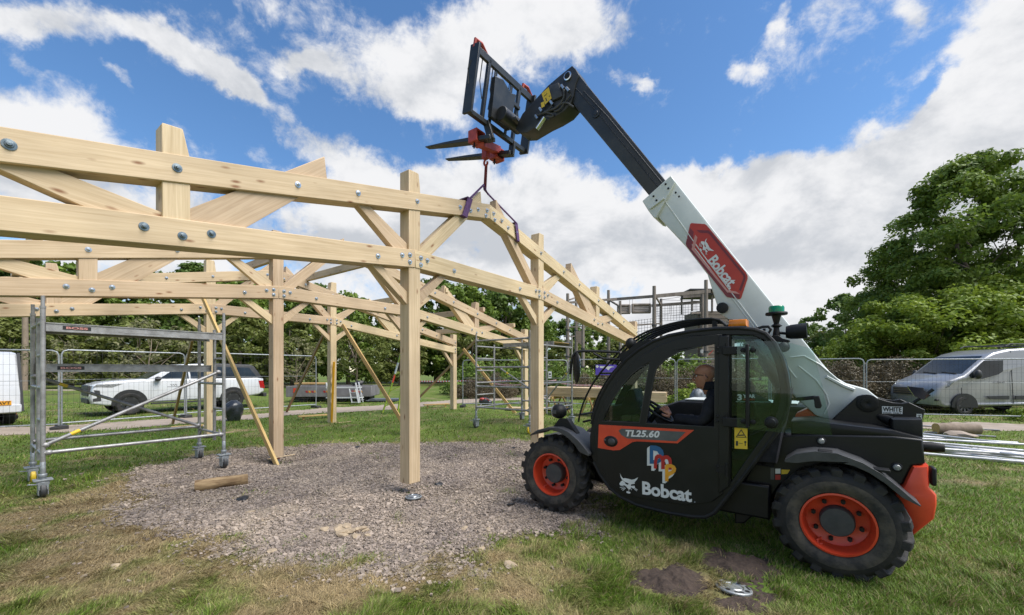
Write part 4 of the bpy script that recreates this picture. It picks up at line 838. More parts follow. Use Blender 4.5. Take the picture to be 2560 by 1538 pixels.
# --- wheels
def wheel(x, label):
    r0 = .398; R1 = .434; yo = .85; yi = .56; RR = .232
    t = MB(); t.lathe([(RR, yo - .03), (RR + .012, yo - .012), (RR + .05, yo - .004), (.315, yo), (.36, yo - .008), (.392, yo - .03), (r0, yo - .06), (r0, yi + .06), (.38, yi + .02), (.31, yi), (RR, yi + .03)], (0, 0, 0), 'y', 64, 1, False)
    w = t.build('wheel', M['rubber'], TL, angle=50); w.location = (x, 0, .425)
    sw = MB(); sw.lathe([(RR + .010, yo - .013), (RR + .045, yo + .002), (.305, yo + .006), (.33, yo + .002)], (0, 0, 0), 'y', 64, 1, False); sw.build('sidewall_band', M['rubberdusty'], w)
    lg = MB()
    for side in (1, -1):
        for i in range(18):
            a0 = 6.2832 * (i + (.5 if side < 0 else 0)) / 18
            ym = (yo + yi) / 2
            # a bar from the shoulder towards the middle of the tread, swept back
            def P(yy, a, r): return (r * math.sin(a), yy, r * math.cos(a))
            ya, yb = (yo - .012, ym - .02) if side > 0 else (yi + .012, ym + .02); sw_, wd = .30, .105
            vs = []
            for (yy, aa, ra, rb, hw) in ((ya, a0, .345, .418, wd * .95), (ya + (yb - ya) * .25, a0 + sw_ * .15, r0 - .01, R1, wd * .8), (yb, a0 + sw_, r0 - .01, R1 - .004, wd * .5)): vs += [P(yy, aa - hw, ra), P(yy, aa + hw, ra), P(yy, aa + hw * .85, rb), P(yy, aa - hw * .85, rb)]
            lg.add(vs, [(0, 1, 2, 3), (0, 1, 5, 4), (1, 2, 6, 5), (2, 3, 7, 6), (3, 0, 4, 7), (4, 5, 9, 8), (5, 6, 10, 9), (6, 7, 11, 10), (7, 4, 8, 11), (8, 9, 10, 11)])
    lg.build('tread_lugs', M['rubber'], w, smooth=False, bevel=.006, seg=1)
    rm = MB(); rm.lathe([(RR + .006, yo - .022), (RR + .006, yo - .008), (RR - .008, yo - .006), (RR - .014, yo - .03), (.212, yo - .09), (.200, yo - .145), (.175, yo - .16), (.09, yo - .16)], (0, 0, 0), 'y', 48, 1, False); rm.build('rim', M['orange'], w)
    hb = MB(); hb.lathe([(.115, yo - .16), (.112, yo - .085), (.104, yo - .072), (.06, yo - .068), (.001, yo - .067)], (0, 0, 0), 'y', 36, 1, False); hb.build('hub_cap', M['hub'], w)
    bt = MB()
    for i in range(8): a = 6.2832 * i / 8 + .25; bt.cyl((.155 * math.cos(a), yo - .16, .155 * math.sin(a)), (.155 * math.cos(a), yo - .12, .155 * math.sin(a)), .017, 6)
    bt.build('wheel_nuts', M['plastic'], w)
    vv = MB(); vv.tube([(.10, yo - .11, -.15), (.125, yo - .07, -.165), (.115, yo - .06, -.19), (.09, yo - .06, -.18)], .008, 6); vv.build('valve_guard', M['orange'], w)
    far = MB(); far.lathe([(RR, -yo + .03), (.315, -yo), (.392, -yo + .03), (r0 + .02, -yo + .06), (r0 + .02, -yi - .06), (.38, -yi - .02), (.001, -yi)], (0, 0, 0), 'y', 40, 1, False); fo = far.build('wheel', M['rubber'], TL); fo.location = (x, 0, .425)
    r2 = MB(); r2.lathe([(RR, -yo + .02), (.2, -yo + .1), (.001, -yo + .1)], (0, 0, 0), 'y', 32, 1, False); r2.build('rim', M['orange'], fo)
wheel(0, 'rear'); wheel(2.56, 'front')
# --- chassis and body
ch = MB(); ch.box((1.35, 0, .50), (3.3, .62, .42)); ch.box((1.2, .42, .46), (1.5, .5, .30)); ch.box((0, 0, .42), (.2, 1.2, .22)); ch.box((2.56, 0, .42), (.2, 1.2, .22)); ch.box((2.75, 0, .62), (.5, .6, .3)); ch.build('chassis', M['black'], TL, bevel=.02)
body = vp(ZB, [(150, 1010), (335, 990), (560, 992), (950, 1000), (1145, 1020), (1160, 1180), (1078, 1190), (1018, 1308), (900, 1300), (760, 1230), (560, 1190), (380, 1210), (240, 1300), (160, 1420), (0, 1560), (-60, 1560), (-60, 1400)], .60)
b = MB(); b.xz(body, .60, -.10); b.build('rear_body', M['black'], TL, bevel=.02)
b = MB(); rounded(b, vp(ZB, [(300, 905), (420, 895), (560, 915), (950, 960), (1145, 1010), (1145, 1060), (900, 1010), (300, 995)], .58), .58, .16, .02); b.build('body_shoulder', M['black'], TL)
eng = MB(); rounded(eng, [(-.42, .62), (-.45, 1.08), (-.2, 1.20), (.2, 1.25), (1.45, 1.25), (1.74, 1.14), (1.80, .62)], -.22, -.80, .05); eng.build('engine_hood', M['plastic'], TL)
eb = MB(); eb.box((.85, -.50, 1.262), (1.1, .44, .014)); eb.build('hood_top_sheen', M['white'], TL, bevel=.004)  # white plate imitates the light reflected off the hood top
b = MB(); rounded(b, vp(ZB, [(948, 890), (1143, 893), (1148, 1012), (1040, 1016), (990, 1012), (955, 985)], .52), .52, .30, .015); b.build('rear_light_box', M['plastic'], TL)
# boom carrier plates
car = vp(ZB, [(560, 895), (725, 745), (760, 735), (800, 735), (850, 755), (905, 772), (960, 786), (1010, 790), (1055, 782), (1160, 832), (1143, 892), (1146, 960), (1100, 1060), (560, 1000)], .26)
b = MB(); b.xz(car, .26, .21); b.xz(car, -.21, -.26); b.build('boom_carrier', M['black'], TL, bevel=.006)
pc = v1(ZB, 790, 790, .26); b = MB(); b.lathe([(.075, .0), (.075, .008), (.066, .012), (.045, .012), (.045, .024), (.022, .026), (.001, .018)], pc, 'y', 30, 1, False); b.build('pivot_pin', M['plastic'], TL)
b = MB(); b.tube([v1(ZB, 865, 875, .27), v1(ZB, 905, 890, .32), v1(ZB, 950, 905, .36)], [.02, .035, .04], 12); b.build('light_arm', M['plastic'], TL)
m = MB(); q = [v1(ZB, 1045, 680, .40), v1(ZB, 1130, 690, .42), v1(ZB, 1195, 740, .38), v1(ZB, 1150, 768, .34), v1(ZB, 1090, 745, .34)]
m.add([*q, *[p + Vector((0, -.02, 0)) for p in q]], [(0, 1, 2, 3, 4), (9, 8, 7, 6, 5)] + [(i, (i + 1) % 5, 5 + (i + 1) % 5, 5 + i) for i in range(5)]); mo = m.build('rear_mirror', M['mirror'], TL); m = MB(); m.tube([v1(ZB, 1085, 785, .33), v1(ZB, 1210, 700, .33)], .012, 8); m.build('mirror_stalk', M['plastic'], mo)
def plaque(Z, pts, yy, mat, name, parent=TL, th=.002):
    b = MB(); b.xz(vp(Z, pts, yy), yy + th, yy); return b.build(name, M[mat], parent)
def lettering(txt, Z, p0, p1, hpx, yy, mat, name, parent=TL, off=.03, shear=0.0, depth=.001, spacing=1.0):
    a, e = v1(Z, *p0, yy), v1(Z, *p1, yy); r = (e - a); w = r.length; r.normalize(); up = Vector((0, 1, 0)).cross(r); up = up if True else up
    h = (v1(Z, p0[0] + hpx[0], p0[1] + hpx[1], yy) - a).length; return text_mesh(txt, parent, mat, a, r, up, w, h, name, off, shear, depth, spacing)
s = plaque(ZB, [(882, 808), (1015, 812), (1013, 858), (884, 856)], .262, 'decalwhite', 'fuel_label'); s['label'] = 'white label reading WHITE DIESEL ONLY'
lettering('WHITE', ZB, (888, 841), (1009, 844), (0, -29), .265, 'decalblack', 'lettering', s, .035); lettering('DIESEL ONLY', ZB, (890, 855), (1008, 857), (0, -9), .265, 'decalblack', 'lettering', s, .02)
s = plaque(ZB, [(1103, 857), (1138, 858), (1138, 895), (1103, 894)], .262, 'decalwhite', 'symbol_label'); b = MB(); c = v1(ZB, 1121, 884, .265); b.lathe([(.008, 0), (.011, 0), (.011, .001), (.008, .001)], c, 'y', 14); b.box(c + Vector((0, 0, .022)), (.022, .001, .004)); b.box(c + Vector((0, 0, .014)), (.004, .001, .012)); b.build('symbol', M['decalblack'], s)
for (x, y) in ((495, 1030), (978, 1198)):
    c = v1(ZB, x, y, .602); b = MB(); b.lathe([(.034, 0), (.034, .012), (.027, .016)], c, 'y', 20, 1, False); o = b.build('reflector', M['plastic'], TL); b = MB(); b.lathe([(.025, .012), (.018, .02), (.001, .022)], c, 'y', 20, 1, False); b.build('lens', M['lampglass'], o)
cw = vp(ZC, [(1162, 452), (1272, 450), (1280, 600), (1328, 655), (1330, 720), (1312, 820), (1165, 938), (1128, 880), (1105, 770), (1010, 655), (1062, 618), (1098, 585)], .60)
b = MB(); rounded(b, cw, .63, -.78, .035); b.build('counterweight', M['orange'], TL)
b = MB(); q = v1(ZC, 1280, 520, .55); b.box(q + Vector((-.015, 0, 0)), (.03, .12, .13)); b.build('rear_lamp', M['plastic'], TL, bevel=.01)
b = MB(); q = v1(ZC, 1290, 325, .45); b.tube([q + Vector((.12, 0, 0)), q, q + Vector((-.07, 0, 0))], [.03, .04, .03], 12); b.build('tow_hitch', M['plastic'], TL)
s = plaque(ZC, [(183, 468), (210, 468), (208, 550), (183, 548)], .605, 'decalgrey', 'service_label'); plaque(ZC, [(216, 474), (252, 474), (252, 508), (216, 508)], .605, 'decalwhite', 'service_label'); plaque(ZC, [(216, 516), (252, 516), (252, 550), (216, 550)], .605, 'decalred', 'service_label'); plaque(ZC, [(258, 480), (318, 482), (300, 510), (258, 512)], .605, 'decalyellow', 'service_label')
b = MB(); b.xz(vp(ZH, [(745, 1195), (870, 1140), (930, 1190), (1010, 1300), (960, 1390), (690, 1345)], .12), .12, -.12); b.build('inner_cover', M['orange'], TL, bevel=.006)
# --- fenders
def fender(Z, outer, inner, y0, y1, name):
    O = vp(Z, outer, y0); I = vp(Z, inner, y0); b = MB(); b.xz(O + I[::-1], y0, y1); return b.build(name, M['dustyplastic'], TL, bevel=.008)
rf = fender(ZB, [(258, 1155), (330, 1112), (450, 1096), (600, 1110), (760, 1170), (880, 1240), (1000, 1335), (1080, 1405), (1135, 1447)], [(262, 1166), (340, 1172), (450, 1160), (580, 1165), (700, 1190), (800, 1235), (900, 1300), (1010, 1392), (1125, 1450)], .86, .52, 'rear_fender')
b = MB()
for (x, y) in ((520, 1097), (880, 1215)): q = v1(ZB, x, y, .80); b.box(q, (.09, .10, .02))
b.build('bracket', M['plastic'], rf, bevel=.004)
ff = fender(ZA, [(108, 892), (160, 858), (230, 840), (300, 842), (360, 868), (420, 920), (460, 965), (495, 1010)], [(116, 894), (170, 872), (240, 858), (300, 872), (350, 905), (400, 955), (430, 1000), (490, 1028)], .86, .50, 'front_fender')
b = MB(); b.xz(vp(ZA, [(265, 838), (305, 785), (360, 785), (420, 880), (400, 890), (300, 850)], .74), .76, .68); b.build('lamp_bracket', M['plastic'], TL, bevel=.006)
q = v1(ZA, 303, 738, .70); b = MB(); b.ball(q, (.085, .10, .085), 16, 10); hl = b.build('headlamp', M['plastic'], TL); b = MB(); b.lathe([(.078, 0), (.07, .02), (.001, .03)], q + Vector((.05, 0, 0)), 'x', 18, 1, False); b.build('lens', M['lampglass'], hl)
b = MB(); b.tube([v1(ZA, 350, 725, .70), v1(ZA, 372, 718, .70)], .012, 8); b.box(q + Vector((.01, .095, 0)), (.05, .012, .04)); b.build('lamp_pivot', M['dustyplastic'], hl)
# --- cab
OUT = vp(ZA, [(500, 1000), (497, 900), (508, 820), (528, 740), (560, 655), (605, 570), (660, 490), (730, 410), (810, 345), (900, 292), (1000, 255), (1150, 226), (1300, 210), (1450, 207), (1550, 216), (1620, 242), (1680, 305), (1725, 400), (1752, 500), (1766, 600), (1764, 700), (1735, 800), (1690, 875), (1500, 1130), (1340, 1330), (1290, 1390), (1235, 1415), (1150, 1412), (1000, 1388), (800, 1338), (690, 1285), (620, 1225), (560, 1140), (520, 1060)], YC)
DOORH = vp(ZA, [(545, 1010), (540, 890), (552, 815), (575, 735), (605, 665), (650, 590), (705, 510), (770, 440), (850, 375), (940, 322), (1040, 288), (1170, 262), (1340, 250), (1345, 1262), (1280, 1310), (1120, 1330), (900, 1300), (740, 1265), (660, 1215), (600, 1140), (560, 1070)], YC)
REARH = vp(ZA, [(1400, 252), (1540, 255), (1590, 275), (1640, 330), (1680, 420), (1706, 520), (1716, 620), (1710, 700), (1685, 780), (1640, 850), (1480, 1075), (1400, 1190)], YC)
b = MB(); b.xz([OUT, DOORH, REARH], YC, YC - .06); b.build('cab_frame', M['black'], TL, bevel=.012)
b = MB()                                     # rolled frame tube along the outline
edge = [Vector((a, YC - .01, z)) for a, z in OUT]; b.tube(edge[2:], .02, 8); b.build('cab_edge_tube', M['plastic'], TL)
DO = offset_poly(DOORH, -.006)
W1 = vp(ZA, [(583, 800), (820, 810), (888, 420), (830, 455), (770, 500), (715, 560), (660, 640), (615, 720)], YC)
W2 = vp(ZA, [(862, 815), (1300, 838), (1303, 308), (1180, 328), (1080, 352), (1000, 395), (935, 450), (915, 490), (885, 660)], YC)
b = MB(); b.xz([DO, W1, W2], YC + .018, YC - .02); dr = b.build('cab_door', M['black'], TL, bevel=.008)
for Wn, nm in ((W1, 'quarter_window'), (W2, 'door_window')):
    if nm == 'quarter_window':
        b = MB(); b.xz(Wn, YC + .004, YC); b.build(nm, M['glass'], dr)
    b = MB(); b.tube([Vector((a, YC + .012, z)) for a, z in Wn], .008, 6, closed=True); b.build('window_seal', M['decalblack'], dr)
b = MB(); b.xz(vp(ZA, [(1325, 255), (1392, 255), (1392, 1215), (1325, 1262)], YC), YC + .03, YC - .03); b.build('door_pillar', M['black'], TL, bevel=.008)
for y in (345, 790, 1115):                    # hinges
    q = v1(ZA, 1372, y, YC + .035); b = MB(); b.cyl(q + Vector((0, 0, -.055)), q + Vector((0, 0, .055)), .012, 10); b.box(q + Vector((.04, -.008, 0)), (.10, .012, .07))
    for d in (-.02, .02): b.ball(q + Vector((.07, .002, d)), .009, 8, 5)
    b.build('hinge', M['plastic'], TL)
# lettering panel on the door
st = plaque(ZA, [(556, 823), (1165, 858), (1060, 943), (800, 930), (770, 935), (690, 985), (650, 988), (550, 972)], YC + .020, 'orange', 'model_stripe', dr, .003)
plaque(ZA, [(682, 862), (700, 848), (1112, 870), (1052, 930), (738, 912), (700, 890)], YC + .0235, 'decalgrey', 'name_plate', st, .002)
lettering('TL25.60', ZA, (728, 899), (946, 908), (0, -43), YC + .026, 'decalwhite', 'lettering', st, .035, .25, spacing=1.05)
q = v1(ZA, 632, 930, YC + .022); b = MB(); b.ball(q, (.078, .014, .058), 20, 8); b.build('door_handle', M['plastic'], dr); b = MB(); b.ball(q + Vector((-.012, .012, 0)), (.04, .012, .035), 14, 6); b.ball(q + Vector((.06, .008, .008)), .012, 8, 5); b.build('handle_grip', M['dustyplastic'], dr)
CATW = [[(158, 732), (185, 795), (215, 830), (260, 826), (320, 838), (385, 856), (440, 845), (510, 808), (490, 850), (465, 880), (440, 908), (445, 935), (372, 945), (368, 978), (440, 972), (452, 1015), (430, 1030), (400, 1020), (372, 1000), (368, 1030), (350, 1045), (330, 1040), (300, 1018), (275, 985), (240, 962), (200, 975), (160, 965), (146, 935), (175, 885), (205, 872), (250, 905), (265, 935), (300, 955), (330, 940), (322, 925), (250, 895), (200, 862), (170, 800)],
        [(290, 1078), (330, 1085), (360, 1100), (352, 1125), (310, 1122), (280, 1105)], [(155, 1000), (235, 992), (240, 998), (160, 1012)], [(178, 1035), (255, 1005), (262, 1012), (186, 1045)], [(205, 1060), (262, 1020), (270, 1026), (212, 1070)], [(452, 1022), (500, 1050), (497, 1058), (446, 1032)], [(440, 1034), (488, 1072), (482, 1078), (434, 1042)], [(372, 1040), (388, 1030), (378, 1065)], [(318, 1042), (338, 1056), (330, 1072)]]
b = MB()
for P in CATW: b.xz(vp(ZG, P, YC + .019), YC + .021, YC + .019)
em = b.build('cat_head_emblem', M['decalwhite'], dr, smooth=False)
lettering('Bobcat', ZG, (592, 1142), (1562, 1302), (-2, -258), YC + .019, 'decalwhite', 'maker_lettering', dr, .035, spacing=.98)
q = v1(ZG, 1618, 1291, YC + .019); b = MB(); b.lathe([(.002, 0), (.0035, 0), (.0035, .001), (.002, .001)], q, 'y', 12); b.build('registered_mark', M['decalwhite'], dr)
# three interlocked letters
LD = [[(752, 185), (860, 190), (940, 220), (995, 280), (1012, 350), (1000, 440), (950, 510), (890, 545), (735, 545), (735, 215)], [(805, 285), (880, 300), (915, 350), (925, 390), (905, 450), (860, 470), (805, 470)]]
Lm = [[(815, 635), (820, 500), (838, 400), (880, 362), (945, 362), (985, 395), (1040, 378), (1100, 385), (1150, 430), (1168, 490), (1168, 660), (1105, 660), (1105, 520), (1090, 465), (1050, 450), (1030, 475), (1030, 650), (960, 650), (960, 480), (935, 430), (900, 440), (878, 500), (878, 640)]]
LP = [[(1035, 885), (1035, 610), (1045, 560), (1080, 548), (1160, 552), (1225, 585), (1255, 640), (1240, 700), (1190, 750), (1110, 790), (1098, 888)], [(1100, 620), (1150, 618), (1180, 645), (1160, 680), (1105, 700)]]
def shift(P, dx, dy): return [[(x + dx, y + dy) for x, y in lp] for lp in P]
b = MB()
for i, (P, dx, dy) in enumerate(((LD, -50, 35), (LD, -25, 18), (Lm, -48, 42), (Lm, -24, 22), (LP, -50, 38), (LP, -25, 20))): yy = YC + .0190 + i * .0004; b.xz([vp(ZG, lp, yy) for lp in shift(P[:1], dx, dy)], yy + .0003, yy)
yy = YC + .0216; b.xz(vp(ZG, [(1100, 800), (1225, 730), (1180, 790), (1105, 840)], yy), yy + .0003, yy)
lg = b.build('letter_shadow', M['decalwhite'], dr, smooth=False)
for P, mt, k in ((LD, 'decalblue', 0), (Lm, 'decalred', 1), (LP, 'decalamber', 2)): yy = YC + .0222 + k * .0006; b = MB(); b.xz([vp(ZG, lp, yy) for lp in P], yy + .0004, yy); b.build('club_letter', M[mt], dr, smooth=False)
s = plaque(ZA, [(1423, 843), (1506, 846), (1506, 980), (1424, 976)], YC + .004, 'decalyellow', 'warning_label')
T3 = vp(ZA, [(1430, 905), (1466, 852), (1502, 907)], YC + .0065); b = MB(); b.xz([T3, offset_poly(T3, .007)], YC + .0075, YC + .0065); yy = YC + .0065
for P in ([(1432, 928), (1446, 928), (1446, 958), (1432, 958)], [(1449, 941), (1476, 942), (1476, 945), (1449, 944)], [(1486, 928), (1499, 928), (1499, 940), (1495, 942), (1495, 960), (1489, 960), (1489, 942), (1486, 940)], [(1448, 888), (1484, 886), (1486, 894), (1446, 896)]): b.xz(vp(ZA, P, yy), yy + .001, yy)
b.build('warning_symbols', M['decalblack'], s)
plaque(ZP, [(815, 38), (918, 30), (918, 55), (815, 65)], YC - .03, 'decalwhite', 'roof_sticker')
plaque(ZA, [(700, 762), (764, 760), (765, 800), (702, 802)], YC + .006, 'openglass', 'window_sticker', dr); plaque(ZA, [(770, 758), (816, 758), (815, 806), (770, 803)], YC + .006, 'openglass', 'window_sticker', dr)
# opened side window with its grab bar
OW = vp(ZH, [(98, 418), (300, 404), (480, 402), (700, 430), (915, 488), (940, 540), (1030, 900), (1138, 1432), (560, 1400), (98, 1352)], YC + .09)
b = MB(); b.xz(OW, YC + .094, YC + .09); ow = b.build('opened_side_window', M['openglass'], TL)
b = MB(); b.bar(v1(ZH, 212, 440, YC + .115), v1(ZH, 212, 1350, YC + .115), .025, .05, (0, 1, 0)); b.build('grab_bar', M['plastic'], ow, bevel=.006)
for (x, y) in ((165, 505), (268, 505), (168, 1285), (272, 1290)): q = v1(ZH, x, y, YC + .10); b = MB(); b.lathe([(.022, 0), (.020, .012), (.001, .016)], q, 'y', 14, 1, False); b.build('fixing', M['plastic'], ow)
for y in (510, 1290):
    b = MB(); b.box((v1(ZH, 170, y, YC) + v1(ZH, 20, y, YC)) / 2 + Vector((0, .05, 0)), ((v1(ZH, 300, y, YC) - v1(ZH, 10, y, YC)).length, .02, .07 if y < 900 else .08)); b.build('window_arm', M['plastic'], TL, bevel=.006)
q = v1(ZH, 472, 1295, YC + .1); b = MB(); b.lathe([(.05, 0), (.048, .01), (.036, .016), (.03, .03), (.001, .036)], q, 'y', 24, 1, False); b.build('window_knob', M['plastic'], ow)
b = MB(); b.bar(v1(ZH, 750, 1040, YC + .06), v1(ZH, 960, 1020, YC + .10), .03, .03); hd = [(925, 1010), (995, 1000), (1025, 1110), (1010, 1140), (960, 1140), (945, 1120), (940, 1060)]; b.xz(vp(ZH, hd, YC + .12), YC + .135, YC + .10); b.build('window_handle', M['plastic'], ow, bevel=.006)
b = MB(); b.xz(offset_poly(REARH, -.005), YC - .028, YC - .034); b.build('rear_side_glass', M['glass'], TL)
b = MB(); b.xz(vp(ZA, [(1396, 850), (1560, 838), (1672, 800), (1600, 905), (1480, 1075), (1396, 1190)], .70), .70, .66); b.build('dark_glass_backing', M['plastic'], TL)  # dark panel added behind the rear side glass so its lower corner looks dark
b = MB(); rounded(b, vp(ZA, [(1420, 560), (1520, 545), (1560, 640), (1590, 800), (1450, 850), (1400, 700)], .55), .68, .40, .03); b.build('seat_headrest', M['fabric'], TL)
# far side of the cab, roof, screens, floor
YI = .27
b = MB(); RH = vp(ZA, [(545, 1010), (540, 890), (575, 735), (650, 590), (770, 440), (940, 322), (1170, 262), (1540, 255), (1640, 330), (1706, 520), (1710, 700), (1640, 850), (1500, 905), (560, 880)], YC)
b.xz([OUT, [p for p in RH]], YI, YI + .05); b.build('cab_far_frame', M['black'], TL, bevel=.01)
top = [p for p in OUT[2:21]]
def skin(P, y0, y1, name, mat, th=.0):
    b = MB(); b.strip([Vector((a, y0, z)) for a, z in P], [Vector((a, y1, z)) for a, z in P]); o = b.build(name, M[mat], TL)
    if th: s_ = o.modifiers.new('solid', 'SOLIDIFY'); s_.thickness = th; s_.offset = 0
    return o
skin(OUT[8:17], YC - .02, YI + .02, 'cab_roof', 'plastic', .03); skin(OUT[1:9], YC - .05, YI + .05, 'windscreen', 'glass', .005); skin(OUT[16:22], YC - .05, YI + .05, 'rear_window', 'glass', .005)
fl = [p for p in OUT[22:] + OUT[:2]]; skin(fl, YC - .03, YI, 'cab_floor_pan', 'black', .02)
skin(vp(ZA, [(1730, 800), (1500, 905), (1400, 1000)], YC), YC - .03, YI, 'cab_rear_bulkhead', 'black', .02)
# curved guard bars above roof and windscreen
gp = vp(ZA, [(455, 805), (462, 760), (490, 670), (535, 580), (590, 500), (640, 445), (690, 385), (760, 315), (850, 255), (950, 215), (1060, 185), (1180, 165), (1330, 158), (1385, 205)], .62)
for i, yy in enumerate((.73, .62, .51, .41, .31)):
    b = MB(); pts = [Vector((a, yy, z + .01)) for a, z in (gp[5:] if i not in (0, 3) else gp)]; pts = [Vector(p) for p in chaikin(pts, 1, False)]; b.tube(pts, .011, 8); b.build('guard_bar', M['plastic'], TL)
b = MB()
for k in (1, 4, 7): b.tube([Vector((gp[k][0], yy, gp[k][1] + .01)) for yy in (.73, .31)], .012, 8)
b.tube([v1(ZA, 455, 805, .73), v1(ZA, 500, 795, .76)], .012, 8); b.build('guard_cross_bar', M['plastic'], TL)
b = MB(); b.xz(vp(ZA, [(684, 372), (740, 350), (800, 300), (880, 275), (910, 290), (830, 345), (740, 430), (700, 430)], .76), .775, .755); b.build('guard_bracket', M['plastic'], TL, bevel=.004)
b = MB(); b.xz(vp(ZA, [(1280, 158), (1310, 155), (1312, 205), (1282, 208)], .62), .63, .60); b.build('guard_clamp', M['plastic'], TL)
b = MB(); q = v1(ZA, 760, 305, .72); b.ball(q, (.055, .06, .06), 16, 10); b.tube([q, q + Vector((-.06, .0, -.07))], .015, 8); b.build('roof_lamp', M['plastic'], TL)
# front mirror
ma = [v1(ZA, 690, 362, .77), v1(ZA, 620, 358, .82), v1(ZA, 480, 352, .92), v1(ZA, 420, 355, .96), v1(ZA, 388, 378, .98), v1(ZA, 378, 450, .98), v1(ZA, 372, 500, .98)]
b = MB(); b.tube(chaikin(ma, 2, False), .014, 8); b.tube([v1(ZA, 520, 365, .90), v1(ZA, 580, 400, .85), v1(ZA, 690, 408, .78)], .012, 8); mm_ = b.build('mirror_arm', M['plastic'], TL)
b = MB(); q = v1(ZA, 414, 458, .96); Rm = Matrix.Rotation(R(131), 3, 'Z'); b.ball(q, (.10, .035, .165), 16, 10, Rm); mo = b.build('front_mirror', M['plastic'], TL); b = MB(); b.ball(q + Rm @ Vector((0, .006, 0)), (.09, .035, .152), 16, 10, Rm); b.build('mirror_face', M['mirror'], mo)
# beacons and rear lamp
q0, q1 = v1(ZA, 1390, 200, .60), v1(ZA, 1508, 200, .60); c = (q0 + q1) / 2; hw = (q0 - q1).length / 2; hh = (v1(ZA, 1450, 160, .6) - v1(ZA, 1450, 204, .6)).length
b = MB(); rounded(b, [(c.x - hw, c.z), (c.x + hw, c.z), (c.x + hw * .88, c.z + hh), (c.x - hw * .95, c.z + hh)], .68, .50, .015); ab = b.build('amber_beacon', M['amber'], TL); b = MB(); b.box((c.x, .59, c.z - .012), (hw * 2, .19, .025)); b.build('beacon_base', M['plastic'], ab)
q = v1(ZH, 528, 110, .50); b = MB(); s_ = (v1(ZH, 403, 110, .5) - v1(ZH, 653, 110, .5)).length / 2
zf = lambda y: v1(ZH, 528, y, .50).z
b.lathe([(.001, zf(350)), (.03, zf(350)), (.022, zf(260)), (.045, zf(240)), (.02, zf(215)), (s_ * .32, zf(180)), (s_ * .42, zf(128)), (s_ * .95, zf(122)), (s_, zf(108)), (s_ * .95, zf(94)), (.001, zf(92))], (q.x, .50, 0), 'z', 28, 1, False); gb = b.build('beacon_dish', M['plastic'], TL)
b = MB(); b.lathe([(s_ * .70, zf(93)), (s_ * .70, zf(40)), (s_ * .62, zf(25)), (.001, zf(22))], (q.x, .50, 0), 'z', 28, 1, False); b.build('green_beacon', M['green'], gb)
b = MB(); b.xz(vp(ZH, [(465, 350), (560, 345), (600, 380), (680, 400), (655, 425), (520, 410)], .52), .56, .46); b.build('lamp_mount', M['plastic'], TL, bevel=.006)
b = MB(); q = v1(ZH, 745, 303, .50); b.tube([q + Vector((.075, 0, 0)), q + Vector((.04, 0, .0)), q + Vector((-.075, 0, .005))], [.05, .062, .068], 18); b.tube([v1(ZH, 560, 315, .5), v1(ZH, 690, 330, .5)], .012, 8); b.build('rear_work_lamp', M['plastic'], TL)
b = MB(); q = v1(ZH, 610, 470, .6); b.ball(q, .045, 14, 8); b.build('rear_horn', M['plastic'], TL)
b = MB(); b.tube([v1(ZH, 300, 275, .6), v1(ZH, 380, 250, .6), v1(ZH, 440, 248, .6), v1(ZH, 468, 280, .6), v1(ZH, 440, 322, .6), v1(ZH, 395, 310, .6), v1(ZH, 395, 270, .6)], .012, 6); b.build('lifting_eye', M['plastic'], TL)
# inside the cab
b = MB(); q = v1(ZA, 935, 735, .50); Rw = Matrix.Rotation(R(-38), 3, 'Y'); ring = [q + Rw @ Vector((.0 + .17 * math.cos(a), .17 * math.sin(a), 0)) for a in [6.2832 * i / 28 for i in range(28)]]
b.tube(ring, .014, 8, closed=True); b.tube([q + Rw @ Vector((.17, 0, 0)), q + Rw @ Vector((-.17, 0, 0))], .014, 8); b.tube([q, q + Rw @ Vector((0, 0, -.35))], .03, 10); b.ball(q, .045, 12, 8); b.build('steering_wheel', M['plastic'], TL)
b = MB(); rounded(b, vp(ZA, [(600, 810), (640, 700), (720, 690), (760, 600), (800, 590), (830, 700), (900, 820)], .5), .60, .34, .03); b.build('dashboard', M['plastic'], TL)
b = MB(); rounded(b, [(1.02, .80), (1.06, .90), (.62, .92), (.52, .95), (.40, 1.45), (.30, 1.45), (.40, .82)], .76, .32, .03); b.build('driver_seat', M['fabric'], TL)
b = MB(); b.box((.95, .33, .90), (.9, .10, .24)); b.tube([(1.12, .36, 1.0), (1.16, .36, 1.10)], .018, 8); b.ball((1.165, .36, 1.12), (.03, .03, .04), 10, 6); b.build('side_console', M['plastic'], TL, bevel=.01)
yy = YC - .024; s = plaque(ZH, [(85, 1062), (470, 1066), (468, 1074), (85, 1070)], yy - .012, 'decalwhite', 'hood_edge_glint');  # white strip imitates the reflection along the hood edge; the lettering hangs on it
lettering('3', ZH, (103, 1052), (152, 1053), (0, -68), yy, 'decalwhite', 'lettering', s, .04); lettering('YEAR', ZH, (165, 1026), (298, 1026), (0, -40), yy, 'decalwhite', 'lettering', s, .04); lettering('WARRANTY', ZH, (165, 1052), (296, 1054), (0, -18), yy, 'decalred', 'lettering', s, .03)
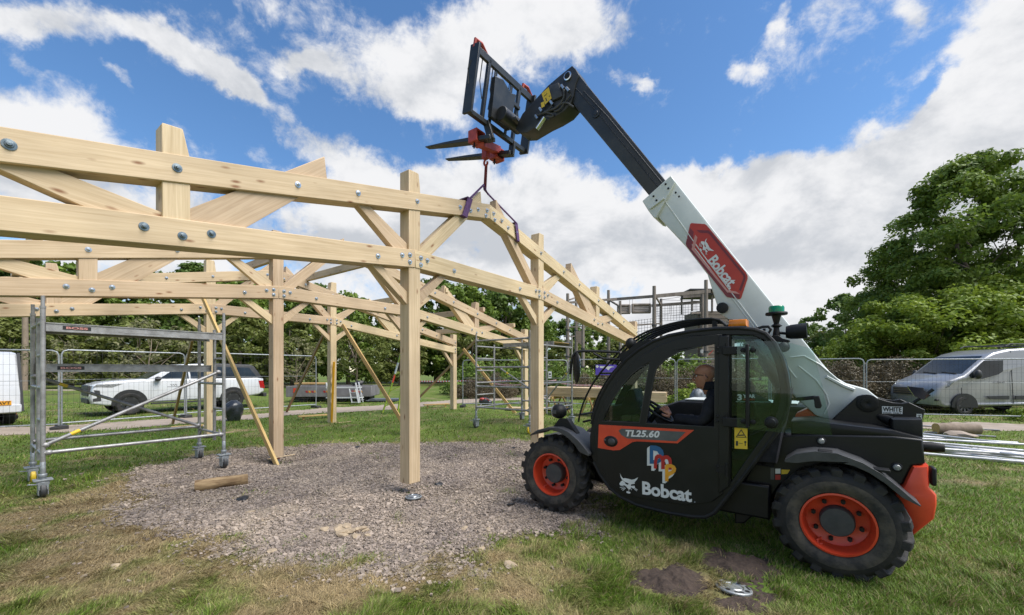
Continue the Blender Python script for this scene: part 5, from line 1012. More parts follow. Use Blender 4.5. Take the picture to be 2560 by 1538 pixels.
# --- boom
YB0, YB1 = .15, -.15
wb = VP.many((0, 0, 1), [(1681, 444), (1820, 620), (1981, 821), (2005, 846), (2055, 908), (2083, 940), (2118, 960), (2169, 974), (2204, 1002), (2196, 1040), (2083, 1052), (2040, 1040), (1985, 990), (1930, 915), (1855, 812), (1822, 800), (1797, 782), (1789, 754), (1768, 686), (1714, 616), (1606, 501)], YB0)
b = MB(); rounded(b, wb, YB0, YB1, .018); bo = b.build('boom', M['white'], TL)
def pline(L, yy): return [Vector((*(lambda t: (t[0], yy, t[1]))(VP(u, v, yy)),)) for u, v in L]
b = MB(); b.tube(pline([(1653, 490), (1760, 640), (1880, 800), (1990, 945)], YB0 + .003), .007, 6); b.tube(pline([(1712, 588), (1800, 705), (1900, 838)], YB0 + .003), .006, 6)
b.tube(pline([(1976, 894), (2010, 890), (2050, 912), (2120, 972)], YB0 + .003), .008, 6); b.tube(pline([(1996, 915), (2040, 950), (2065, 985), (2073, 1010), (2060, 1035)], YB0 + .003), .007, 6); b.tube(pline([(2066, 942), (2110, 965), (2136, 975)], YB0 + .006), .016, 6); b.build('weld_ridges', M['white'], bo)
col = VP.many(ZD, [(228, 114), (262, 160), (120, 432), (98, 425), (62, 378), (16, 305)], YB0 + .03); b = MB(); b.xz(col, YB0 + .03, YB1 - .03); b.build('boom_collar', M['white'], bo, bevel=.008)
b = MB(); b.tube(pline(zz(ZD, [(75, 360), (110, 335), (150, 305), (178, 285)]), YB0 + .04), .014, 6); b.build('collar_rib', M['white'], bo)
b = MB()
for x, y in ((210, 212), (122, 300), (265, 243), (290, 272), (190, 180), (100, 270)): q = v1(ZD, x, y, YB0 + .032); b.lathe([(.012, 0), (.01, .008), (.001, .008)], q, 'y', 8, 1, False)
b.build('collar_bolts', M['plastic'], bo)
ex = VP.many(ZF, [(1222, 300), (1275, 360), (1905, 1130), (1790, 1240), (1245, 585), (1180, 440)], .11); b = MB(); rounded(b, ex, .11, -.11, .012); be = b.build('boom_extension', M['steelblack'], TL)
b = MB()
for L in ([(1255, 460), (1400, 620), (1840, 1160)], [(1310, 480), (1480, 660), (1870, 1135)]): b.tube(pline(zz(ZF, L), .112), .008, 6)
q = v1(ZF, 1400, 640, .112); b.lathe([(.055, 0), (.052, .012), (.03, .014), (.026, .02), (.001, .02)], q, 'y', 24, 1, False); b.build('extension_ribs', M['steelblack'], be)
# boom head
hd = VP.many(ZE, [(1222, 366), (1260, 400), (1300, 470), (1262, 560), (1240, 690), (1215, 770), (1140, 860), (1020, 935), (900, 995), (810, 1050), (730, 1100), (650, 1105), (605, 1060), (640, 970), (680, 890), (960, 582), (1080, 480)], .13)
b = MB(); rounded(b, hd, .13, -.13, .012); bh = b.build('boom_head', M['steelblack'], TL)
q = v1(ZE, 1180, 487, .132); b = MB(); b.lathe([(.055, 0), (.055, .02), (.042, .024)], q, 'y', 24, 1, False); b.build('head_pin', M['chrome'], bh); b = MB(); b.lathe([(.041, .02), (.036, .03), (.001, .03)], q, 'y', 20, 1, False); b.build('pin_cap', M['plastic'], bh)
b = MB(); rounded(b, vp(ZE, [(985, 585), (1075, 552), (1125, 700), (1010, 752), (960, 640)], .16), .17, .10, .015); b.build('valve_cover', M['dustyplastic'], bh)
s = plaque(ZE, [(890, 672), (968, 605), (1000, 725), (930, 792)], .172, 'decalyellow', 'warning_label', bh); plaque(ZE, [(882, 775), (918, 760), (925, 812), (890, 830)], .172, 'decalyellow', 'warning_label', bh); b = MB()
for P in ([(918, 698), (950, 668), (953, 673), (921, 704)], [(930, 722), (938, 717), (952, 752), (945, 757)], [(968, 702), (982, 694), (984, 699), (971, 708)]): b.xz(vp(ZE, P, .175), .176, .1745)
b.build('warning_symbols', M['decalblack'], s)
b = MB(); 
for L, r_ in (([(1125, 610), (1140, 680), (1125, 740), (1060, 830), (1000, 850), (900, 890)], .014), ([(1210, 690), (1150, 760), (1090, 850), (1030, 870)], .012), ([(1010, 780), (985, 840), (900, 890), (820, 920)], .012), ([(1240, 820), (1150, 760), (1080, 800), (1000, 850)], .011), ([(930, 880), (1020, 900), (1010, 930), (950, 920)], .012)): b.tube(chaikin([v1(ZE, x, y, .16) for x, y in L], 2, False), r_, 8)
b.build('hydraulic_hoses', M['hub'], bh)
b = MB()
for x, y in ((1120, 600), (1175, 628), (1000, 775), (880, 850), (835, 930)): q = v1(ZE, x, y, .165); b.tube([q + Vector((.02, 0, .03)), q - Vector((.02, 0, .03))], .018, 8)
b.build('hose_fittings', M['zinc'], bh)
b = MB(); b.tube([v1(ZE, 925, 935, .15), v1(ZE, 840, 1060, .15)], .03, 12); b.build('tilt_cylinder', M['chrome'], bh)
# lift cylinder behind the cab
b = MB(); b.tube([v1(ZA, 1345, 80, .1), v1(ZA, 1420, 165, .12), v1(ZA, 1640, 440, .14)], .032, 14); b.tube([v1(ZA, 1600, 390, .14), v1(ZA, 1760, 640, .16)], .055, 16); b.build('lift_cylinder', M['plastic'], TL)
q = v1(ZA, 1347, 78, .155); b = MB(); b.lathe([(.055, 0), (.055, .03), (.04, .034), (.001, .034)], q, 'y', 20, 1, False); b.build('cylinder_pin', M['plastic'], TL)
# red panel with emblem and name on the boom
sp = plaque(ZI, [(262, 122), (485, 138), (520, 160), (1180, 950), (1208, 1010), (1208, 1060), (1100, 1385), (1070, 1405), (870, 1372), (840, 1350), (180, 515), (165, 470), (240, 140)], YB0 + .004, 'signred', 'name_panel', bo, .003)
yy = YB0 + .0075; b = MB()
for P in ([(345, 238), (545, 245), (590, 275), (1168, 990), (1175, 1060), (1095, 1270), (1065, 1240), (1140, 1045), (1132, 1005), (565, 310), (530, 292), (400, 285)], [(165, 470), (240, 200), (300, 270), (258, 560), (860, 1290), (1080, 1330), (1070, 1400), (870, 1370), (840, 1345), (180, 512)]): b.xz(vp(ZI, P, yy), yy + .001, yy)
b.build('panel_border', M['signdark'], sp, smooth=False); b = MB(); yy += .0015; b.xz(vp(ZI, [(322, 318), (362, 358), (318, 540), (330, 590), (870, 1250), (1010, 1275), (1080, 1320), (860, 1285), (262, 562), (268, 530)], yy), yy + .001, yy); b.build('panel_highlight', M['signpale'], sp, smooth=False)
def cat_on(Z, o, ax, ay, yy, parent):
    b = MB()
    for P in CATW:
        Q = [(o[0] + ax[0] * (x - 140) / 370 + ay[0] * (y - 730) / 400, o[1] + ax[1] * (x - 140) / 370 + ay[1] * (y - 730) / 400) for x, y in P]; b.xz(vp(Z, Q, yy), yy + .001, yy)
    return b.build('cat_head_emblem', M['decalwhite'], parent, smooth=False)
cat_on(ZI, (520, 365), (160, 200), (-190, 120), YB0 + .0105, sp)
a0, e0 = v1(ZI, 520, 765, YB0 + .0105), v1(ZI, 885, 1212, YB0 + .0105); r_ = (e0 - a0); wd = r_.length; r_.normalize(); up = Vector((0, 1, 0)).cross(r_); hh = abs((v1(ZI, 672, 642, YB0 + .0105) - a0).dot(up))
text_mesh('Bobcat', sp, 'decalwhite', a0, r_, up, wd, hh, 'maker_lettering', .03, 0, .001, .97)
q = v1(ZI, 908, 1220, YB0 + .0105); b = MB(); b.lathe([(.006, 0), (.010, 0), (.010, .001), (.006, .001)], q, 'y', 12); b.build('registered_mark', M['decalwhite'], sp)
# --- fork carriage
CY0, CY1 = .80, -.50
def cp(x, y, yy): return v1(ZE, x, y, yy)
ct, cb = cp(175, 130, CY0), cp(80, 880, CY0); cu = (ct - cb).normalized(); cf = Vector((0, 1, 0)).cross(cu)   # cf: out of the carriage
cl = (ct - cb).length
def C3(h, y, d=0.0): return cb + cu * h + Vector((0, y - CY0, 0)) + cf * d
cg = MB(); cg.bar(C3(.03, CY0), C3(.03, CY1), .075, .06, cu); ca = cg.build('fork_carriage', M['steelblack'], TL, bevel=.006)
for y in (CY0, CY1): cg = MB(); cg.bar(C3(-.01, y), C3(cl, y), .16, .04, (0, 1, 0)); cg.build('side_bar', M['steelblack'], ca, bevel=.006)
cg = MB(); cg.bar(C3(cl - .05, CY0), C3(cl - .05, CY1), .05, .09, cu); cg.build('upper_rail', M['steelblack'], ca, bevel=.006)
for y, dd in ((.52, 0), (.36, .0), (.0, 0), (-.18, 0)):
    cg = MB(); cg.bar(C3(.02, y), C3(cl - .04, y), .02 if y in (.36, 0.0) else .05, .05, (0, 1, 0)); cg.build('upright', M['steelblack'], ca, bevel=.004)
cg = MB()
P = [(.10, .44), (.62, .46), (.66, .30), (.58, .10), (.62, -.02), (.10, .02)]
cg.plate(P, -.03, -.10, lambda a, b_, t: C3(a, b_, t)); cg.bar(C3(.30, .42, -.02), C3(.26, -.1, -.02), .06, .16, cu); cg.bar(C3(.55, .44, -.03), C3(.52, -.2, -.03), .05, .05, cu); cg.build('coupler_plate', M['steelblack'], ca, bevel=.006)
b = MB(); q0 = C3(.14, .12, -.06); b.bar(q0, Vector((q0.x - .25, .06, q0.z - .02)), .05, .24, (0, 1, 0)); b.lathe([(.1, -.22), (.1, .22)], q0 + Vector((-.12, 0, .02)), 'y', 24); b.build('coupler_knuckle', M['steelblack'], ca, bevel=.01)
s = MB(); s.plate([(.42, .34), (.24, .335), (.24, .30), (.42, .305)], .002, .006, lambda a, b_, t: C3(a, b_, t - .1)); s.build('carriage_label', M['decalwhite'], ca)
for y in (CY0 - .10, CY1 + .12):
    b = MB(); b.tube([C3(cl - .04, y + .10, .02), C3(cl + .06, y + .10, .02), C3(cl + .07, y - .02, .02), C3(cl + .0, y - .14, .02)], .026, 6); b.build('red_hook', M['red'], ca)
b = MB(); b.tube([C3(cl - .2, CY0 + .02, .03), C3(cl - .3, CY0 + .02, .07), C3(cl - .5, CY0 + .02, .03)], .008, 6)
for y in (.62, .40, .02, -.26): b.tube([C3(cl - .03, y, .03), C3(cl - .35, y - .01, .04), C3(cl - .55, y - .08, .03)], .007, 6)
b.build('carriage_hoses', M['hub'], ca); b = MB(); b.bar(C3(.50, .14, .02), C3(.42, .10, .02), .05, .04, cu); b.build('red_latch', M['red'], ca)
# forks
def fork(tip, heel, yy, hup):
    t0, h0 = v1(ZF, *tip, yy), v1(ZF, *heel, yy); d = (h0 - t0); n = 6; b = MB(); rings = []
    for i in range(n + 1):
        f = i / n; p = t0 + d * f; w = .045 + .02 * min(1, f * 3); h = .008 + .022 * min(1, f * 1.4); rings.append([p + Vector((0, w, h)), p + Vector((0, -w, h)), p + Vector((0, -w, -h)), p + Vector((0, w, -h))])
    b.loft(rings); e = t0 + d; b.bar(e + Vector((.02, 0, -.02)), C3(hup, yy, .0), .10, .045, (0, 1, 0)); return b.build('fork', M['steelblack'], TL, bevel=.006)
fork((195, 885), (660, 815), .42, .05); fork((335, 970), (800, 925), -.20, .05)
# ------------------------------------------------------------------ lifting hook on the forks, slings
def wv(p): return TL.matrix_basis @ Vector(p)
bpy.context.view_layer.update()
HK = thing('fork_lifting_hook', 'red lifting hook block clamped across the two forks', 'lifting hook', wv(v1(ZF, 612, 950, .08)), math.atan2(VF.y, VF.x)); HO = v1(ZF, 612, 950, .08)
def hk(x, y, yy): return v1(ZF, x, y, yy) - HO
for (x, y, yy) in ((548, 815, .42), (690, 935, -.20)):
    b = MB(); q = hk(x, y, yy)
    for s in (-1, 1): b.box(q + Vector((.0, s * .085, .0)), (.16, .025, .16))
    b.box(q + Vector((0, 0, .075)), (.16, .19, .025)); b.box(q + Vector((0, 0, -.075)), (.16, .19, .025)); c = b.build('fork_sleeve', M['red'], HK, bevel=.005); m = MB(); m.tube([q + Vector((.0, .05, -.08)), q + Vector((.0, .06, -.17))], .012, 8); m.tube([q + Vector((-.03, .06, -.14)), q + Vector((.03, .06, -.14))], .008, 6); m.build('clamp_screw', M['plastic'], c)
b = MB(); b.bar(hk(575, 850, .42), hk(700, 905, -.2), .11, .11); b.build('cross_beam', M['red'], HK, bevel=.006)
b = MB(); b.box((0, .0, .05), (.10, .08, .16)); b.tube([(0, 0, .0), (0, 0, -.04)], .03, 12); b.build('swivel', M['red'], HK, bevel=.008)
hkp = [(0, 0, -.03), (.03, 0, -.06), (.035, 0, -.10), (.0, 0, -.135), (-.035, 0, -.11), (-.03, 0, -.08)]; b = MB(); b.tube(chaikin(hkp, 2, False), .016, 10); b.build('hook', M['red'], HK)
SLP = wv(HO + Vector((0, 0, -.115))); SLO = SLP
SL_ = thing('lifting_sling', 'purple webbing sling hanging from the red hook and wrapped round the upper beam', 'sling', SLO)
def strap(pts, w, name, mat='sling'):
    pts = [Vector(p) - SLO for p in pts]; b = MB()
    for i in range(len(pts) - 1): b.bar(pts[i], pts[i + 1], w, .012, (FD.x, FD.y, .2)) if False else b.tube([pts[i], pts[i + 1]], [w * .5, w * .5], 6)
    return b.build(name, M[mat], SL_)
mid = frame_world(0, -.05, .08, 4.52); mid.z = SLO.z - .27
pA = frame_world(0, -.62, -.03, zu(.62) - TH - .02); pA2 = frame_world(0, -.50, -.03, zu(.5) + .03); pA3 = frame_world(0, -.50, .23, zu(.5) + .03); pA4 = frame_world(0, -.62, .23, zu(.62) - TH - .02)
pB = frame_world(0, .72, -.03, zu(.72) - TH - .02); pB2 = frame_world(0, .66, -.03, zu(.66) + .03); pB3 = frame_world(0, .66, .23, zu(.66) + .03); pB4 = frame_world(0, .72, .23, zu(.72) - TH - .02)
jA = frame_world(0, -.16, .0, zu(.1) + .27); jB = frame_world(0, .10, .1, zu(.1) + .22)
strap([SLO, mid], .035, 'sling_loop', 'slingred'); strap([SLO + Vector((.015, 0, 0)), mid + Vector((.02, 0, 0))], .03, 'sling_loop', 'slingred')
strap([mid, jA, pA2], .032, 'sling_leg'); strap([mid, jB, pB2], .03, 'sling_leg'); strap([jA, frame_world(0, .0, .05, zu(0) + .17), jB], .022, 'sling_leg')
def wrap(P, w):
    b = MB(); P = [Vector(p) - SLO for p in P]
    for i in range(4): b.bar(P[i], P[(i + 1) % 4], w, .012, (FN.x, FN.y, 0) if i in (0, 2) else (FD.x, FD.y, 0)) if False else None
    e = Vector((FD.x, FD.y, -.1)).normalized() * w / 2
    for i in range(4):
        a, c = P[i], P[(i + 1) % 4]; b.add([a - e, a + e, c + e, c - e], [(0, 1, 2, 3)])
    o = b.build('sling_wrap', M['sling'], SL_, smooth=False); s = o.modifiers.new('solid', 'SOLIDIFY'); s.thickness = .01
wrap([pA, pA2, pA3, pA4], .10); wrap([pB, pB2, pB3, pB4], .075)
# ------------------------------------------------------------------ the driver
PY = .53
PE = thing('person', 'bald man with black glasses in a dark jacket driving, hand on the steering wheel', 'person', wv((.80, PY, .9)), math.atan2(VF.y, VF.x)); PO = Vector((.80, PY, .9))
def pp(x, y, yy=PY): return v1(ZP, x, y, yy) - PO
def skin_body(name, verts, edges, radii, mat, root=0, sub=2, parent=PE):
    me = bpy.data.meshes.new(name); me.from_pydata([tuple(v) for v in verts], edges, []); o = bpy.data.objects.new(name, me); COL.objects.link(o)
    sk = o.modifiers.new('skin', 'SKIN'); sk.use_smooth_shade = True
    for i, r_ in enumerate(radii): me.skin_vertices[0].data[i].radius = (r_, r_) if not isinstance(r_, tuple) else r_
    me.skin_vertices[0].data[root].use_root = True; su = o.modifiers.new('sub', 'SUBSURF'); su.levels = sub; su.render_levels = sub; me.materials.append(M[mat]); o.parent = parent; return o
# jacketed torso with arms (one surface), trousers
sh = pp(1120, 800); hipz = .02; V = [Vector((-.28, 0, .02)), Vector((-.29, 0, .17)), Vector((-.27, 0, .32)), Vector((sh.x - .03, 0, sh.z - .02)), Vector((sh.x + .01, 0, sh.z + .10))]
lsh = Vector((sh.x + .0, .185, sh.z - .015)); lel = pp(930, 1160, PY + .21); lwr = pp(505, 1090, PY + .14); rsh = Vector((sh.x, -.185, sh.z - .015)); rel = pp(1000, 1130, PY - .20); rwr = pp(790, 1120, PY - .14)
V += [lsh, lsh.lerp(lel, .55) + Vector((-.02, .015, 0)), lel, lel.lerp(lwr, .5), lwr, rsh, rsh.lerp(rel, .5), rel, rwr]
E_ = [(0, 1), (1, 2), (2, 3), (3, 4), (3, 5), (5, 6), (6, 7), (7, 8), (8, 9), (3, 10), (10, 11), (11, 12), (12, 13)]
body = skin_body('jacket', V, E_, [(.15, .19), (.13, .175), (.135, .19), (.11, .15), (.06, .065), .075, .066, .056, .052, .045, .075, .06, .053, .045], 'fabric')
lk = [Vector((-.25, .1, .0)), Vector((.15, .12, .06)), Vector((.25, .13, -.33)), Vector((-.25, -.1, .0)), Vector((.15, -.12, .06)), Vector((.25, -.13, -.33)), Vector((-.27, 0, .02))]
skin_body('trousers', lk, [(6, 0), (0, 1), (1, 2), (6, 3), (3, 4), (4, 5)], [.10, .078, .055, .10, .078, .055, .13], 'fabric', 6, 1)
b = MB(); q = pp(958, 1025, PY + .245); Mr = Matrix.Rotation(R(8), 3, 'Y'); b.box(q + Vector((0, -.012, 0)), (.045, .03, .042), Mr); bd = b.build('arm_badge', M['decalred'], body, bevel=.006); b = MB(); b.box(q + Vector((0, .0045, 0)), (.022, .003, .02), Mr); b.build('badge_mark', M['decalwhite'], bd)
# collar
b = MB(); cpt = Vector((sh.x + .025, 0, sh.z + .105)); b.lathe([(.088, -.03), (.082, .02), (.076, .05)], cpt, 'z', 20, 1, False); co = b.build('collar', M['fabric'], body); so = co.modifiers.new('solid', 'SOLIDIFY'); so.thickness = .01
# head: stacked outlines, facing +x (towards the front of the machine)
top_, chin, nose, back = pp(990, 298), pp(905, 655), pp(790, 520), None
hz0, hz1 = chin.z, top_.z; HH = hz1 - hz0; fx = pp(826, 560).x   # front of the lips
rows = [  # height fraction, front x (relative to fx), back x, half width
 (.00, -.045, -.105, .030), (.03, -.012, -.115, .042), (.08, -.004, -.125, .050), (.15, -.004, -.135, .055), (.20, .0, -.14, .058), (.225, .006, -.142, .059), (.25, .001, -.146, .060), (.28, .008, -.150, .062), (.33, .002, -.155, .065), (.38, .006, -.160, .067), (.45, .004, -.168, .070), (.50, -.002, -.174, .072), (.55, .004, -.178, .073), (.60, .012, -.181, .074), (.66, .012, -.183, .075), (.74, .008, -.182, .075), (.82, -.002, -.176, .072), (.90, -.022, -.160, .063), (.96, -.048, -.135, .046), (.99, -.07, -.115, .025), (1.0, -.09, -.095, .006)]
n = 28; rings = []
for f, a, c, w in rows:
    a += fx; c += fx; mx_, hx = (a + c) / 2, (a - c) / 2; ring = []
    for j in range(n):
        g = 6.2832 * j / n; cx_, sy = math.cos(g), math.sin(g); e = .82 if cx_ > 0 else 1.0
        x = mx_ + hx * math.copysign(abs(cx_) ** e, cx_); y = w * math.copysign(abs(sy) ** .85, sy)
        if cx_ > .55 and .46 < f < .56 and abs(sy) > .2: x -= .010 * min(1, (abs(sy) - .2) * 3)   # eye sockets
        ring.append(Vector((x, y, hz0 + HH * f)))
    rings.append(ring)
b = MB(); b.loft(rings); 
hd_ = b.build('head', M['skin'], PE, angle=80); su = hd_.modifiers.new('sub', 'SUBSURF'); su.levels = 1; su.render_levels = 1
nz_ = [(fx + .004, 0, hz0 + HH * .54), (fx + .018, 0, hz0 + HH * .44), (fx + .030, 0, hz0 + HH * .355), (fx + .022, 0, hz0 + HH * .315), (fx + .002, 0, hz0 + HH * .30)]
skin_body('nose', nz_ + [(fx + .012, .014, hz0 + HH * .325), (fx + .012, -.014, hz0 + HH * .325)], [(0, 1), (1, 2), (2, 3), (3, 4), (3, 5), (3, 6)], [.008, .010, .012, .010, .008, .008, .008], 'skin', 0, 2, hd_)
b = MB(); b.ball((fx - .002, 0, hz0 + HH * .232), (.012, .026, .0055), 14, 8); b.ball((fx - .001, 0, hz0 + HH * .21), (.011, .022, .006), 14, 8); b.build('lips', M['stubble'], hd_)
for s in (1, -1):
    b = MB(); b.ball((fx - .018, s * .032, hz0 + HH * .505), .0125, 12, 8); ey = b.build('eye', M['decalwhite'], hd_); b = MB(); b.ball((fx - .0085, s * .033, hz0 + HH * .505), (.004, .005, .005), 8, 6); b.build('pupil', M['decalblack'], ey)
    b = MB(); Me = Matrix.Rotation(R(14), 3, 'Y') @ Matrix.Rotation(R(s * 18), 3, 'Z'); e0 = Vector((fx - .105, s * .073, hz0 + HH * .47)); b.ball(e0, (.018, .007, .033), 12, 8, Me); b.ball(e0 + Vector((.0, s * .003, -.022)), (.010, .007, .012), 10, 6); b.build('ear', M['skin'], hd_)
    b = MB(); b.tube([(fx - .0, s * .014, hz0 + HH * .575), (fx + .0, s * .034, hz0 + HH * .588), (fx - .016, s * .052, hz0 + HH * .57)], .004, 6); b.build('eyebrow', M['stubble'], hd_)
gl = MB(); zg = hz0 + HH * .50
for s in (1, -1):
    lens = [(fx + .018, s * .008, zg + .014), (fx + .020, s * .034, zg + .016), (fx + .006, s * .060, zg + .014), (fx + .004, s * .060, zg - .012), (fx + .017, s * .040, zg - .019), (fx + .018, s * .012, zg - .016)]; gl.tube(lens, .0032, 6, closed=True); gl.tube([(fx + .006, s * .060, zg + .010), (fx - .04, s * .075, zg + .012), (fx - .105, s * .077, zg + .006), (fx - .125, s * .074, zg - .012)], .0035, 6)
gl.tube([(fx + .018, .008, zg + .006), (fx + .022, 0, zg + .01), (fx + .018, -.008, zg + .006)], .003, 6); go = gl.build('glasses', M['decalblack'], PE)
nk = MB(); nk.tube([(fx - .095, 0, hz0 + HH * .14), (fx - .115, 0, hz0 - .02), (sh.x + .02, 0, sh.z + .07)], [.052, .054, .066], 18); nk.build('neck', M['skin'], hd_)
# hands: palm, four fingers curled over the rim, thumb
def hand(wr, dirx, side, up):
    wr = Vector(wr); d = Vector(dirx).normalized(); up = Vector(up); s = up.cross(d).normalized() * side; u = d.cross(s) * side; u = u if u.dot(up) > 0 else -u
    vs = [wr, wr + d * .045, wr + d * .085]; es = [(0, 1), (1, 2)]; rd = [(.026, .021), (.036, .019), (.034, .016)]
    for k, (off, L) in enumerate(((.030, .92), (.010, 1.0), (-.010, .94), (-.028, .78))):
        b0 = wr + d * .084 + s * off; i = len(vs); p1 = b0 + d * .034 * L + u * .004; p2 = p1 + d * .018 * L - u * .024 * L; p3 = p2 - d * .014 * L - u * .016 * L; vs += [b0, p1, p2, p3]; es += [(2, i), (i, i + 1), (i + 1, i + 2), (i + 2, i + 3)]; rd += [.0105, .0098, .009, .008]
    i = len(vs); vs += [wr + d * .035 + s * .036 - u * .006, wr + d * .065 + s * .050 - u * .020, wr + d * .085 + s * .042 - u * .034]; es += [(0, i), (i, i + 1), (i + 1, i + 2)]; rd += [.014, .0115, .010]
    return skin_body('hand', vs, es, rd, 'skin', 0, 2)
lw = pp(478, 1075, PY + .14); hand(lw, (pp(370, 960, PY + .13) - lw), 1, (.3, .5, 1)); rw = pp(775, 1115, PY - .14); hand(rw, (1, 0, .12), -1, (0, 0, 1))
# ------------------------------------------------------------------ parked vehicles
def road_wheel(parent, x, y, r, w, side, spokes=6, mat='alloy', steer=0.0):
    t = MB(); t.lathe([(r * .62, w / 2 - .01), (r * .66, w / 2), (r * .9, w / 2 - .005), (r, w / 2 - .04), (r, -w / 2 + .04), (r * .9, -w / 2), (r * .6, -w / 2)], (0, 0, 0), 'y', 36, side, False); o = t.build('wheel', M['rubber'], parent); o.location = (x, y, r); o.rotation_euler = (0, 0, steer)
    b = MB(); b.lathe([(r * .64, w / 2 - .015), (r * .60, w / 2 - .03), (r * .56, w / 2 - .10), (r * .2, w / 2 - .11), (.001, w / 2 - .11)], (0, 0, 0), 'y', 28, side, False)
    for i in range(spokes):
        a = 6.2832 * i / spokes; b.bar((0, side * (w / 2 - .05), 0), (r * .62 * math.cos(a), side * (w / 2 - .03), r * .62 * math.sin(a)), .03, r * .17, (math.cos(a + 1.57), 0, math.sin(a + 1.57)))
    b.lathe([(r * .16, w / 2 - .06), (r * .13, w / 2 - .03), (.001, w / 2 - .025)], (0, 0, 0), 'y', 16, side, False); b.build('rim', M[mat], o); return o
def wheel_arch(parent, x, z, r, y, mat='decalblack', k=.03, a0=-8, a1=188):
    P = [(x + r * math.cos(R(a)), z + r * math.sin(R(a))) for a in np.linspace(a0, a1, 22)]; b = MB(); b.xz(P, y + .004 * (1 if y > 0 else -1), y - .06 * (1 if y > 0 else -1)); return b.build('wheel_arch', M[mat], parent)
def side_rounded(P, half, r, taper=0.0, z0=1.0):
    """body from a side profile, rolled edges, narrowing above z0"""
    b = MB(); rings = []
    for (y, t) in ((-half, r), (-half + r * .12, r * .55), (-half + r * .45, r * .18), (-half + r, 0), (half - r, 0), (half - r * .45, r * .18), (half - r * .12, r * .55), (half, r)):
        rings.append([Vector((a, y * (1 - taper * max(0, zz_ - z0)), zz_)) for a, zz_ in offset_poly(P, t)])
    return b.loft(rings) and b
# white pickup -------------------------------------------------------
PF = Vector((-.5976, -.8018, 0)); PL = Vector((.8018, -.5976, 0)); PO_ = Vector((-13.05, 14.15, 0)) - PL * .86
PU = thing('pickup_truck', 'white double cab pickup truck with dark canopy parked behind the left scaffold', 'pickup truck', (PO_.x, PO_.y, ground_h(PO_.x, PO_.y)), math.atan2(PF.y, PF.x)); gz = PU.location.z
ZQ = (0, 700, 700 / 1791)
# profile along x (nose +), wheel centre of the front axle at x = 0
prof = [(.92, .42), (.97, .62), (.93, .80), (.88, 1.02), (.60, 1.13), (-.35, 1.22), (-.50, 1.20), (-3.98, 1.22), (-4.22, 1.18), (-4.25, .66), (-4.05, .52), (-3.4, .44), (-.6, .40), (.55, .34)]
b = side_rounded(prof, .92, .07); body = b.build('body', M['carwhite'], PU)
cab = [(-.42, 1.18), (-1.18, 1.66), (-1.50, 1.75), (-2.0, 1.78), (-2.42, 1.77), (-2.55, 1.18)]; b = side_rounded(cab, .86, .06, .22, 1.18); b.build('cab', M['carwhite'], PU)
can = [(-2.46, 1.20), (-2.46, 1.765), (-2.6, 1.80), (-3.75, 1.77), (-3.90, 1.70), (-4.22, 1.20)]; b = side_rounded(can, .87, .05, .16, 1.2); b.build('canopy', M['cartrim'], PU)
for s in (1, -1):
    yy = lambda z: s * (.86 * (1 - .22 * max(0, z - 1.18)) + .004)
    def panel(P, name, mat, yf, par): b = MB(); b.add([Vector((a, yf(z), z)) for a, z in P] + [Vector((a, yf(z) - s * .01, z)) for a, z in P], [tuple(range(len(P))), tuple(range(2 * len(P) - 1, len(P) - 1, -1))] + [(i, (i + 1) % len(P), (i + 1) % len(P) + len(P), i + len(P)) for i in range(len(P))]); return b.build(name, M[mat], par)
    panel([(-.78, 1.22), (-1.28, 1.60), (-1.62, 1.66), (-1.66, 1.22)], 'side_window', 'carglass', yy, PU); panel([(-1.72, 1.22), (-1.68, 1.66), (-2.32, 1.67), (-2.40, 1.22)], 'side_window', 'carglass', yy, PU)
    yc = lambda z: s * (.87 * (1 - .16 * max(0, z - 1.2)) + .004)
    panel([(-2.58, 1.28), (-2.58, 1.66), (-3.70, 1.64), (-3.95, 1.28)], 'canopy_window', 'carglass', yc, PU)
    b = MB(); b.ball((-.72, s * 1.02, 1.22), (.10, .11, .085), 12, 8); b.bar((-.72, s * .86, 1.17), (-.72, s * 1.0, 1.19), .06, .05); b.build('door_mirror', M['cartrim'], PU)
    for x in (-1.62, -2.5): b = MB(); b.box((x + .05, s * .925, 1.02), (.16, .02, .03)); b.build('door_handle', M['carwhite'], PU, bevel=.005)
    for x in (-.55, -1.66, -2.56): b = MB(); b.box((x, s * .9185, .80), (.008, .006, .75)); b.build('door_gap', M['decalblack'], body)
    wheel_arch(body, 0, .40, .47, s * .918); wheel_arch(body, -3.09, .40, .46, s * .918); road_wheel(PU, 0, s * .815, .385, .25, s); road_wheel(PU, -3.09, s * .815, .385, .25, s)
    b = MB(); P = [(.90, .98), (.80, 1.06), (.18, 1.07), (.45, .95)]; b.xz(P, s * .90, s * .925); b.build('headlight', M['lampglass'], PU); b = MB(); P = [(.88, .88), (.74, .86), (.70, .52), (.90, .50), (.90, .60), (.80, .62)]; b.xz(P, s * .88, s * .924); b.build('fog_surround', M['cartrim'], PU)
    b = MB(); b.xz([(-4.20, 1.10), (-4.02, 1.10), (-4.08, .80), (-4.26, .78)], s * .84, s * .926); b.build('tail_light', M['redlamp'], PU)
    b = MB(); b.bar((-.55, s * .93, .36), (-2.55, s * .93, .36), .12, .05); b.build('side_step', M['cartrim'], PU)
b = MB(); b.box((.945, 0, .84), (.06, 1.15, .36)); b.box((.955, 0, .5), (.06, 1.2, .16)); b.build('grille', M['cartrim'], PU, bevel=.02); b = MB(); b.box((-4.30, 0, .50), (.14, 1.7, .16)); b.build('rear_bumper', M['cartrim'], PU, bevel=.02)
b = MB(); b.add([Vector((-.44, .74, 1.215)), Vector((-.44, -.74, 1.215)), Vector((-1.15, -.68, 1.66)), Vector((-1.15, .68, 1.66))], [(0, 1, 2, 3)]); b.build('windscreen', M['carglass'], PU)
b = MB(); 
